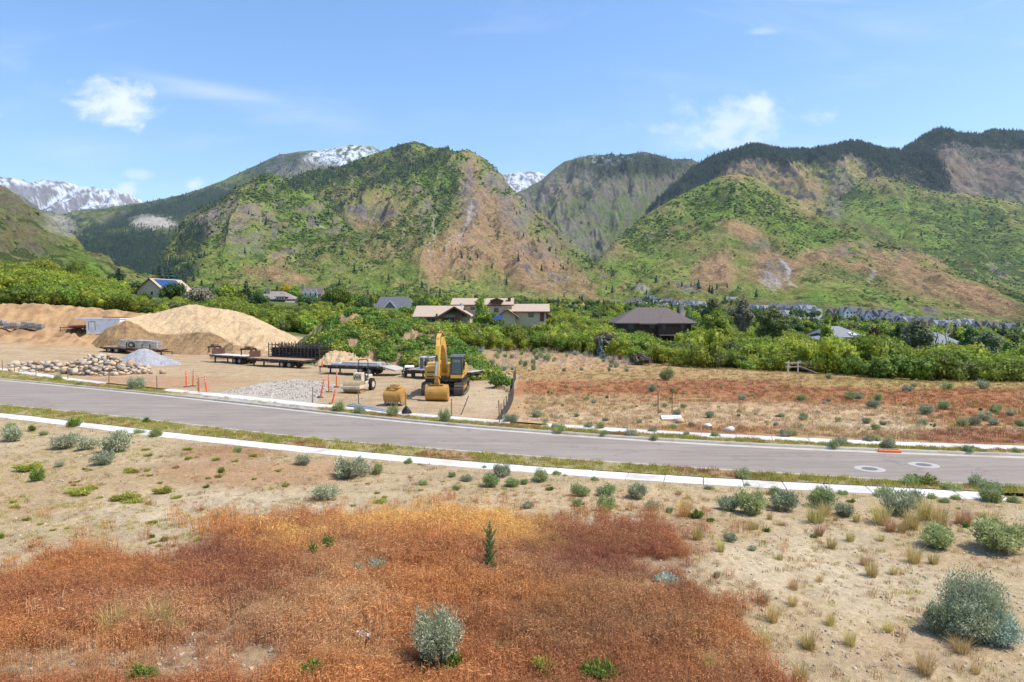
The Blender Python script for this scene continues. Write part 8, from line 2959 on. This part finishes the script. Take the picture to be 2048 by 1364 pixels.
# gabled tan house with roof solar
h = house(300, 596, 230, 'solar_roofed_house', 'tan gabled house end with blue solar panels on its right roof slope', -14)
k = 230 / FPX
gable(h, -5.0, 5.4, 0, 14, -3, (596 - 582) * k, (596 - 557.5) * k, M_STUCCO, M_TROOF, 'y', .6, M_BRTRIM)
fo = window(h, .8, 0, (596 - 590) * k, .9, 1.2, None, 0)
zr, ze = (596 - 557.5) * k, (596 - 582) * k
sl = (zr - ze) / 5.2
for i in range(4):
    for j in range(3):
        xa, xb = .2 + .5 + 1.45 * j, .2 + .5 + 1.45 * j + 1.4
        ya, yb = 1.0 + 2.6 * i, 1.0 + 2.6 * i + 2.5
        za, zb2 = zr - sl * (xa - .2) + .32, zr - sl * (xb - .2) + .32
        MB().add([(xa, ya, za), (xb, ya, zb2), (xb, yb, zb2), (xa, yb, za), (xa, ya, za - .06), (xb, ya, zb2 - .06), (xb, yb, zb2 - .06), (xa, yb, za - .06)],
                 [(0, 1, 2, 3), (7, 6, 5, 4), (0, 4, 5, 1), (1, 5, 6, 2), (2, 6, 7, 3), (3, 7, 4, 0)]).build('solar_panel', M_SOLAR, h)

# bay house
h = house(548, 616, 262, 'bay_house', 'grey-brown hip-roofed house with a square two-storey bay above the sand pile', 4)
k = 262 / FPX
hip(h, -42 * k, 40 * k, 0, 10, -2, 17 * k, 34 * k, M_WALLB, M('taupe_roof', [(0.22, 0.185, 0.165), (0.28, 0.24, 0.21)], 2, 5, .9))
hip(h, 8 * k, 26 * k, -3, 1, -2, 22 * k, 30 * k, M_BRTRIM, MATS['taupe_roof'], .5)
MB().box(8.5 * k, 25.5 * k, -3.3, -3.01, 17 * k, 21 * k).build('white_band', M_FRAMEW, h)
for q in (12, 17, 22):
    window(h, q * k, -3.3, 17.5 * k, .7, .6, M_FRAMEW, 0)
window(h, 17 * k, -3.0, 8 * k, 1.6, 1.2, M_BRTRIM, 1)
gable(h, 26 * k, 42 * k, -4, -.1, -2, 8 * k, 13 * k, M_WALLB, MATS['taupe_roof'], 'x', .4)
MB().box(-20 * k, -12 * k, 3, 4, 25 * k, 39 * k).build('chimney', M_WALLB, h)

# three-gabled house
h = house(622, 602, 330, 'three_gabled_house', 'house with three narrow dormer gables between garden trees', 0)
k = 330 / FPX
gable(h, -20 * k, 20 * k, 0, 9, -2, 14 * k, 27 * k, M_WALLB, M_DBROOF, 'x', .4)
for q in (-10, 0, 10):
    gable(h, (q - 4) * k, (q + 4) * k, -.8, 3.0, 5 * k, 16 * k, 24 * k, M_WALLW, M_DBROOF, 'y', .3, M_WALLW)
    window(h, q * k, -.8, 10 * k, .8, 1.3, M_FRAMEW, 0)
MB().box(-22 * k, -18 * k, 3, 4, 10 * k, 34 * k).build('chimney', M_WALLB, h)

# dark grey roof
h = house(790, 634, 262, 'grey_roofed_house', 'low house showing a broad dark grey roof with a small white gable', 0)
k = 262 / FPX
hip(h, -38 * k, 42 * k, 0, 11, -2, 16 * k, 41 * k, M_WALLB, M_DGROOF, .8, ridge=(-34 * k, 20 * k))
gable(h, -20 * k, 6 * k, -3, 4, -2, 17 * k, 32 * k, M_WALLB, M_DGROOF, 'y', .5, M_WALLW)

# cottage with white gables
h = house(1118, 644, 270, 'white_gabled_cottage', 'small cottage with two white edged gables right of the tan-roofed house', 0)
k = 270 / FPX
gable(h, -12 * k, 15 * k, 0, 8, -2, 8 * k, 17 * k, M_WALLT, M_TROOF, 'x', .4)
for q in (-6, 9):
    gable(h, (q - 5) * k, (q + 5) * k, -1.5, 3, -2, 9 * k, 17 * k, M_WALLT, M_TROOF, 'y', .4, M_FRAMEW)

# grey roofs at right
h = house(1690, 694, 190, 'grey_roofed_house', 'wide house with a pale grey hipped roof behind the right thicket', 6)
k = 190 / FPX
hip(h, -28 * k, 40 * k, 0, 12, -2, 19 * k, 41 * k, M_WALLT, M_GROOF, .8, ridge=(-14 * k, 12 * k))
hip(h, -62 * k, -10 * k, -2, 8, -2, 15 * k, 28 * k, M_WALLT, M_GROOF, .8)
MB().add([(12 * k, -.3, 24 * k), (24 * k, -.3, 24 * k), (24 * k, 1.6, 29.5 * k), (12 * k, 1.6, 29.5 * k), (12 * k, -.3, 23.4 * k), (24 * k, -.3, 23.4 * k), (24 * k, 1.6, 28.9 * k), (12 * k, 1.6, 28.9 * k)],
         [(0, 1, 2, 3), (7, 6, 5, 4), (0, 4, 5, 1), (1, 5, 6, 2), (2, 6, 7, 3), (3, 7, 4, 0)]).build('skylight', M_FRAMEW, h)
h = house(1892, 704, 205, 'grey_roofed_house', 'house with a grey roof partly hidden behind the dead white snags', -6)
k = 205 / FPX
hip(h, -32 * k, 32 * k, 0, 12, -2, 14 * k, 38 * k, M_WALLG, M_GROOF, .8, ridge=(-16 * k, 2 * k))

# the far subdivision
FARW = [M_WALLW, M_WALLG, M_WALLT, M_WALLB, M_WALLN, M_WALLW]
FARR = [M_DGROOF, M_DGROOF, M_GROOF, M_DBROOF, M_DGROOF, M_GROOF]
FARN = ['white', 'grey', 'beige', 'brown', 'navy', 'pale']


def far_house(v):
    rd = random.Random(900 + v)
    r = thing('distant_house', 'x', 'house')
    w, rf = FARW[v], FARR[v]
    W = rd.uniform(13, 17)
    gable(r, -W / 2, W / 2, 0, 9, -4, 5.6, 9.2, w, rf, 'x', .4)
    gable(r, -W / 2 + .6, -W / 2 + 5.6, -2.2, 4, -4, 5.6, 9.0, w, rf, 'y', .4, M_FRAMEW if v in (1, 3, 4) else None)
    gable(r, W / 2 - 5.2, W / 2 - .8, -1.6, 4, -4, 5.4, 8.2, FARW[(v + 2) % 6], rf, 'y', .4)
    gable(r, W / 2 + .2, W / 2 + 6.5, 1, 8, -4, 3.0, 5.6, w, rf, 'x', .4)
    for x in (-W / 2 + 3.1, -1.2, 1.2, W / 2 - 3):
        yw = -2.2 if x < -3 else (-1.6 if x > 3 else 0)
        for z in (.9, 3.7):
            window(r, x, yw, z, 1.3, 1.4, M_FRAMEW, 0)
    window(r, W / 2 + 3.3, 1, .2, 4.0, 2.3, M_FRAMEW, 0, mat=w)
    MB().box(.5, 1.5, 5, 6, 7, 10.2).build('chimney', w, r)
    return r


FH = [  # px, py of the roof top, distance, kind, what singles it out
    (1262, 600, 950, 1, 'leftmost in the far subdivision under the hill'), (1276, 597, 1000, 3, 'at the upper left of the far subdivision'), (1298, 590, 1050, 4, 'highest one at the mouth of the canyon'), (1310, 594, 1040, 1, 'just right of the highest one at the canyon mouth'),
    (1290, 603, 930, 5, 'below the highest one at the canyon mouth'), (1318, 600, 940, 2, 'in the left cluster above the dark brown roof'), (1335, 597, 1000, 4, 'in a row above the dark brown roof, left end'), (1352, 599, 980, 3, 'in a row above the dark brown roof, middle'),
    (1362, 602, 900, 0, 'bright above the right part of the dark brown roof'), (1330, 606, 860, 0, 'low and bright just over the dark brown ridge'), (1385, 600, 950, 1, 'above the chimney of the dark brown house'), (1400, 603, 900, 5, 'right of the chimney of the dark brown house'),
    (1466, 594, 1000, 2, 'alone higher on the green slope'), (1512, 606, 760, 1, 'left end of the middle row between green trees'), (1530, 609, 740, 2, 'second in the middle row, broad and sandy'), (1556, 607, 740, 4, 'third in the middle row with dark roof'),
    (1576, 609, 720, 1, 'fourth in the middle row with dark roof'), (1604, 607, 700, 0, 'near the right end of the middle row'), (1618, 610, 690, 5, 'right end of the middle row before a gap'), (1575, 620, 640, 5, 'in the lower middle behind the broad rounded tree'), (1620, 632, 520, 2, 'low among trees under the middle row'),
    (1678, 617, 610, 3, 'with steep dark roof left of the twin gables'), (1706, 615, 600, 0, 'twin gabled with a bright front, right of the steep dark roof'), (1735, 631, 560, 4, 'dark blue at the left of the large bright group'), (1750, 622, 560, 0, 'upper left of the large bright group'),
    (1772, 620, 560, 1, 'top of the large bright group'), (1788, 625, 545, 0, 'right side of the large bright group'), (1768, 634, 520, 1, 'lower middle of the large bright group'), (1808, 631, 530, 4, 'dark blue right of the large bright group'), (1832, 634, 520, 2, 'sandy one behind the grey-green willow'),
    (1848, 633, 520, 0, 'bright one right above the willow crown'), (1872, 638, 500, 3, 'brownish, left of the bright flat one'), (1896, 640, 490, 5, 'bright flat one behind the dead white snag'), (1918, 642, 480, 1, 'grey one right of the dead white snag'), (1940, 637, 490, 5, 'light green-roofed looking one near the right'),
    (1962, 644, 480, 4, 'long dark roofed one near the right border'), (1982, 643, 480, 3, 'dark roofed one second from the right border'), (2018, 644, 460, 1, 'grey gabled one closest to the right border'), (1655, 636, 520, 2, 'half hidden by yellow-green trees left of the steep dark roof')]
protos = {}
for i, (px, pt, d, v, what) in enumerate(FH):
    x, y, z = [float(q) for q in P(px, pt, d)]
    z0 = z - 9.2
    rz = R(random.uniform(-22, 22))
    lab = '%s distant house %s' % (FARN[v], what)
    if v not in protos:
        o = protos[v] = far_house(v)
        o['label'] = lab
        o.location, o.rotation_euler = (x, y, z0), (0, 0, rz)
    else:
        o = copy_tree(protos[v], lab, None, (x, y, z0), (0, 0, rz))
    o['group'] = 'houses of the far subdivision'
    s = random.uniform(.85, 1.05)
    o.scale = (s, s, s)
# lone houses on the foothill
for px, pt, d, v, lab in ((588, 524, 1700, 2, 'tiny beige distant house high on the green foothill'), (740, 573, 1100, 5, 'tiny pale distant house above the dark grey roof')):
    x, y, z = [float(q) for q in P(px, pt, d)]
    o = copy_tree(protos[v], lab, None, (x, y, z - 9), (0, 0, .3))
    if 'group' in o:
        del o['group']
# trees between the far houses: small ones, a far-off mass
pts_ = []
for i in range(520):
    px, pt, d, v, w_ = random.choice(FH)
    px += random.uniform(-22, 22)
    dd_ = d * random.uniform(.88, .985)
    x, y, _ = P(px, 620, dd_)
    zt = float(P(px, pt, d)[2]) - 9.2 - random.uniform(0, 2)
    pts_.append((float(x), float(y), zt - 1.0))
n = len(pts_)
S = rng.uniform(.45, .95, n)
scatter('subdivision_trees', np.array(pts_), vsrc, rng.choice(6, n, p=[.3, .3, .1, .15, .1, .05]), np.column_stack([np.zeros((n, 2)), rng.uniform(0, 6.28, n)]), np.column_stack([S, S, S]), label='small garden trees standing among the far subdivision houses')

# ------------------------------------------------------------------ grasses: masses nobody could count
def cheat_mesh(seed, mat, nb=42, h=.31, w=.40, bw=.0034, heads=True):
    """tuft of fine stems bending over with drooping seed heads"""
    rg = np.random.default_rng(seed)
    V, F = [], []
    b = 0
    for i in range(nb):
        a = rg.uniform(0, 2 * PI)
        r0 = w * .5 * math.sqrt(rg.uniform(0, 1))
        p0 = np.array([math.cos(a) * r0, math.sin(a) * r0, 0])
        a2 = rg.uniform(0, 2 * PI)
        hh = h * rg.uniform(.55, 1.15)
        ln = h * rg.uniform(.1, .5)
        dv = np.array([math.cos(a2), math.sin(a2), 0])
        sd = np.array([-math.sin(a2 + .6), math.cos(a2 + .6), 0])
        p1 = p0 + dv * ln * .35 + [0, 0, hh * .7]
        p2 = p0 + dv * ln + [0, 0, hh]
        V += [p0 - sd * bw, p0 + sd * bw, p1 + sd * bw * .8, p1 - sd * bw * .8, p2]
        F += [(b, b + 1, b + 2), (b, b + 2, b + 3), (b + 3, b + 2, b + 4)]
        b += 5
        if heads:
            for q in range(3):
                base = p1 + (p2 - p1) * (.45 + .27 * q)
                e = base + dv * rg.uniform(.02, .06) + np.array([rg.normal() * .02, rg.normal() * .02, -rg.uniform(.0, .045)])
                s = np.array([rg.normal(), rg.normal(), rg.normal()])
                s = s / np.linalg.norm(s) * rg.uniform(.003, .0065)
                V += [base, (base + e) / 2 + s, e, (base + e) / 2 - s]
                F += [(b, b + 1, b + 2), (b, b + 2, b + 3)]
                b += 4
    me = np_mesh('tuft', np.array(V), np.array(F))
    me.materials.append(mat)
    return me


t = NT('dry_grass')
c = t.attr('tint', 'INSTANCER')
ri = t.n.new('ShaderNodeNewGeometry').outputs['Random Per Island']
c = t.value(c, t.step(ri, 0, 1, .62, 1.45))
t.done(c, .7, 0, .2)
tr = t.n.new('ShaderNodeBsdfTranslucent')
t.l.new(c, tr.inputs[0])
mx = t.n.new('ShaderNodeMixShader')
mx.inputs[0].default_value = .35
t.l.new(t.bsdf.outputs[0], mx.inputs[1])
t.l.new(tr.outputs[0], mx.inputs[2])
t.l.new(mx.outputs[0], t.out.inputs[0])
M_DRY = t.m
cheat = source('cheat_source', [cheat_mesh(s, M_DRY) for s in range(6)])

CR, CO, CG, CMa, CSt, CBr = (0.50, 0.21, 0.09), (0.70, 0.34, 0.12), (0.88, 0.58, 0.19), (0.38, 0.155, 0.09), (0.72, 0.52, 0.28), (0.43, 0.24, 0.11)


def red_color(px, py, n1, n2):
    C = np.zeros(px.shape + (3,)) + np.array(CR)

    def over(m, c):
        nonlocal C
        C = C + (np.array(c) - C) * np.clip(m, 0, 1)[..., None]
    over(sstep(-.2, .35, n1 + n2 * .4) * .75, CO)
    over(sstep(.05, .4, -n1 + n2 * .3) * .7, CBr)
    for cx, cy, rx, ry, a, c_ in [(560, 1088, 60, 22, .9, CG), (800, 1052, 140, 32, .9, CG), (980, 1060, 110, 34, .75, CG), (880, 1085, 160, 26, .6, CO), (1030, 1075, 60, 30, .6, CG), (620, 1150, 130, 50, .4, CO), (160, 1150, 220, 30, .6, CO), (900, 1200, 300, 50, .35, CO), (200, 1230, 240, 60, .5, CR),
                                  (420, 1125, 110, 40, .75, CMa), (500, 1180, 110, 40, .5, CMa), (1230, 1140, 150, 32, .85, CMa), (1320, 1070, 90, 30, .7, CMa), (1140, 1060, 60, 26, .55, CMa), (560, 1050, 120, 14, .5, CMa), (840, 1115, 120, 14, .4, CMa), (250, 1117, 120, 10, .5, CMa), (1000, 1130, 40, 16, .4, CMa),
                                  (700, 1220, 90, 50, .55, CSt), (330, 1250, 160, 40, .4, CSt), (700, 1120, 80, 40, .35, CSt), (1030, 1150, 90, 16, .4, CSt), (560, 1240, 70, 40, .4, CSt), (1250, 1190, 90, 24, .45, CSt), (680, 1310, 120, 40, .4, CSt), (200, 1330, 300, 30, .45, CSt), (1330, 1250, 70, 30, .3, CSt), (1480, 1330, 80, 40, .4, CSt),
                                  (1080, 1200, 200, 26, .5, CO), (1150, 1260, 200, 60, .45, CBr), (420, 1300, 200, 30, .3, CMa), (1400, 1210, 80, 30, .5, CR), (1380, 1290, 120, 50, .35, CBr)]:
        over(ell(px, py, cx, cy, rx, ry, .5 * n1 + .5 * n2, .5) * a, c_)
    return C


N_ = 52000
x = rng.uniform(-26, 22, N_)
y = rng.uniform(8.5, 24.5, N_)
z = GH(x, y)
px, py = proj(x, y, z)
n1, n2 = fbm(x / 6.0, y / 6.0, 4), fbm(x / 1.6 + 40, y / 1.6, 4)
qj = rng.exponential(1.0, N_)
jx, jy = px + n1 * 28 + n2 * 14 + rng.normal(size=N_) * 20 * qj, py + (n1 * 0.5 + n2 * 0.5) * 26 + rng.normal(size=N_) * 10 * qj
k = inside(jx, jy, RED_POLY) & (px > -140) & (px < 2150) & (py < 1460)
thin = ell(px, py, 330, 1330, 420, 46, .6 * n1 + .5 * n2, .4) * .75 + ell(px, py, 1370, 1135, 60, 30, n2, .5) * .6 + ell(px, py, 1440, 1330, 100, 40, n2, .5) * .4
thin = thin + .55 * sstep(.22, .45, fbm(x / 2.2 + 90, y / 2.2, 4))
for cx_, cy_, rx_, ry_ in ((880, 1350, 64, 20), (758, 1146, 20, 8), (718, 1153, 16, 7), (980, 1154, 24, 8), (1334, 1170, 40, 14), (656, 1110, 14, 8), (622, 1364, 34, 12), (900, 1350, 30, 12), (727, 1296, 22, 10), (1005, 1312, 20, 8), (1200, 1366, 40, 14), (290, 1366, 30, 14), (225, 1264, 30, 10), (330, 1268, 50, 10)):
    thin = np.maximum(thin, .93 * ell(px, py, cx_, cy_, rx_, ry_))
k &= rng.random(N_) > thin
x, y, z, px, py, n1, n2 = [a[k] for a in (x, y, z, px, py, n1, n2)]
C = red_color(px + rng.normal(size=len(x)) * 34, py + rng.normal(size=len(x)) * 12, n1, n2 + .35 * rng.normal(size=len(x))) * (1 + .2 * fbm(x / .7, y / .7, 2))[:, None]
n = len(x)
print('cheat tufts', n)
S = rng.uniform(.75, 1.35, n) * (1 + .5 * n1) * np.where(rng.random(n) < .02, 1.5, 1)
S *= 1 - .45 * np.clip(thin[k] if len(thin) != n else thin, 0, 1)
scatter('red_grass', np.stack([x, y, z - .01], 1), cheat, rng.integers(0, 6, n), np.column_stack([np.zeros((n, 2)), rng.uniform(0, 6.28, n)]), np.column_stack([S, S, S]), tint=C, label='dense red and orange dry cheatgrass covering the foreground')

# low sparse grass over the sand, verges and the field across the road
low = source('low_grass_source', [cheat_mesh(40 + s, M_DRY, 26, .16, .36, .006, False) for s in range(4)])
P4, C4, S4 = [], [], []


def add_cover(n, gen, dens, colf, sc):
    x, y = gen(n)
    z = GH(x, y)
    px, py = proj(x, y, z)
    n1, n2 = fbm(x / 6.0, y / 6.0, 4), fbm(x / 1.6 + 40, y / 1.6, 4)
    k = (px > -120) & (px < 2170) & (py < 1430) & (rng.random(n) < dens(x, y, px, py, n1, n2))
    x, y, z, px, py, n1, n2 = [a[k] for a in (x, y, z, px, py, n1, n2)]
    P4.append(np.stack([x, y, z - .005], 1))
    C4.append(colf(x, y, px, py, n1, n2))
    S4.append(rng.uniform(*sc, len(x)))


def pick_col(cols, p, n):
    return np.array(cols)[rng.choice(len(cols), n, p=p)]


GY, GO, GN_, GS = (0.50, 0.43, 0.09), (0.28, 0.32, 0.07), (0.40, 0.25, 0.11), (0.55, 0.43, 0.22)


def lot_gen(n):
    y = rng.uniform(9, 44, n)
    x = rng.uniform(-1, 1, n) * (y * .78 + 3)
    return x, y


def lot_d(x, y, px, py, n1, n2):
    ok = (y < y_on('near_walk', x) - .9) & ~inside(px, py, RED_POLY)
    return np.where(ok, .22 + .5 * sstep(.0, .35, n2) + .25 * sstep(0, .4, n1), 0)


def lot_c(x, y, px, py, n1, n2):
    n = len(x)
    c = pick_col([GN_, GS, GO, GY, (0.36, 0.17, 0.09)], [.34, .26, .13, .12, .15], n)
    l = (px < 500) & (n1 > 0)
    c[l] = pick_col([GY, GO, GN_], [.5, .2, .3], int(l.sum()))
    return c


add_cover(30000, lot_gen, lot_d, lot_c, (.25, .75))
rc = (inside(*proj(*(lambda q: (q[:, 0], q[:, 1], q[:, 2]))(P4[0])), RED_POLY))


def verge_gen(a, b, pa, pb):
    def f(n):
        x = rng.uniform(-70, 42, n)
        ya, yb = y_on(a, x) + pa, y_on(b, x) + pb
        return x, ya + (yb - ya) * rng.random(n)
    return f


def vc(x, y, px, py, n1, n2):
    n = len(x)
    c = pick_col([GY, (0.30, 0.30, 0.05), GO, GN_], [.36, .3, .18, .16], n)
    r = n1 > .12
    c[r] = pick_col([(0.33, 0.17, 0.08), GY, GN_], [.5, .25, .25], int(r.sum()))
    return c


def vd(x, y, px, py, n1, n2):
    return np.clip(.55 + 1.1 * n2, .08, 1)


def not_gravel(x, y, px, py, n1, n2):
    return np.where((px > 330) & (px < 640), .04, vd(x, y, px, py, n1, n2))


add_cover(11000, verge_gen('near_walk', 'near_kerb', .65, -.25), vd, vc, (.4, 1.15))
add_cover(12000, verge_gen('far_kerb', 'far_walk', .25, -.7), not_gravel, vc, (.45, 1.0))
add_cover(2600, verge_gen('near_walk', 'near_walk', -.75, -1.6), lambda *a: a[0] * 0 + .6, vc, (.5, 1.1))


def field_gen(n):
    y = np.exp(rng.uniform(math.log(28), math.log(112), n))
    x = rng.uniform(-.08, .80, n) * y
    return x, y


def field_d(x, y, px, py, n1, n2):
    ok = (y > y_on('far_walk', x) + .9) & (px > 1010 + (850 - py) * .0) & ((px > 1050) | (py < 760))
    yard = inside(px, py, YARD_POLY)
    return np.where(ok & ~yard, np.clip(.55 + .8 * n2, .1, 1), 0)


def field_c(x, y, px, py, n1, n2):
    C = zone_color(x, y) * 1.05
    n = len(x)
    m = rng.random(n) < .14
    C[m] = pick_col([GY, GO, GS], [.4, .25, .35], int(m.sum()))
    return C


add_cover(30000, field_gen, field_d, field_c, (.6, 1.4))
P4, C4, S4 = np.concatenate(P4), np.concatenate(C4), np.concatenate(S4)
n = len(P4)
print('low tufts', n)
# tufts on the verges stand on the raised soil
vz = np.zeros(n)
for a, b in (('near_walk', 'near_kerb'), ('far_kerb', 'far_walk')):
    vz = np.where((P4[:, 1] > y_on(a, P4[:, 0])) & (P4[:, 1] < y_on(b, P4[:, 0])), .12, vz)
P4[:, 2] += vz
scatter('low_grass', P4, low, rng.integers(0, 4, n), np.column_stack([np.zeros((n, 2)), rng.uniform(0, 6.28, n)]), np.column_stack([S4, S4, S4 * rng.uniform(.7, 1.3, n)]), tint=C4, label='sparse dry grass and weeds on the sand, the verges and the field')
# pale upright stalks on the upper field
st_ = source('stalk_source', [grass_mesh('stalks', .6, 1.0, 24, 90 + s, M('pale_stalk', [(0.50, 0.42, 0.31), (0.62, 0.54, 0.42)], 4, 3, .9), .012, .6) for s in range(3)])
px, py = rng.uniform(925, 1270, 240), rng.uniform(697, 735, 240)
q = np.array([tuple(on(a, b)) for a, b in zip(px, py)])
S = rng.uniform(.5, 1.2, len(q))
scatter('dry_stalks', q, st_, rng.integers(0, 3, len(q)), np.column_stack([np.zeros((len(q), 2)), rng.uniform(0, 6.28, len(q))]), np.column_stack([S, S, S]), label='pale dry stalks standing on the upper field below the thicket')

# ------------------------------------------------------------------ the air
t = bpy.data.materials.new('air')
t.use_nodes = True
t.node_tree.nodes.clear()
o_ = t.node_tree.nodes.new('ShaderNodeOutputMaterial')
pv = t.node_tree.nodes.new('ShaderNodeVolumePrincipled')
pv.inputs['Color'].default_value = (0.72, 0.86, 1.0, 1)
pv.inputs['Density'].default_value = HAZE
pv.inputs['Anisotropy'].default_value = 0.2
t.node_tree.links.new(pv.outputs[0], o_.inputs['Volume'])
hz = MB().box(-14000, 14000, -200, 12500, -260, 2600).build('haze', t)
tag(hz, kind='stuff')

# things left with one label between two or three of them are told apart by their order
by = {}
for o in scene.objects:
    if o.parent is None and 'label' in o:
        by.setdefault(o['label'], []).append(o)
for lab, L in by.items():
    if len(L) in (2, 3) and len(lab.split()) < 15:
        L.sort(key=lambda o: o.location.x / max(o.location.y, 1))
        for o, w_ in zip(L, ('left one', 'right one') if len(L) == 2 else ('left one', 'middle one', 'right one')):
            o['label'] = lab + ', ' + w_
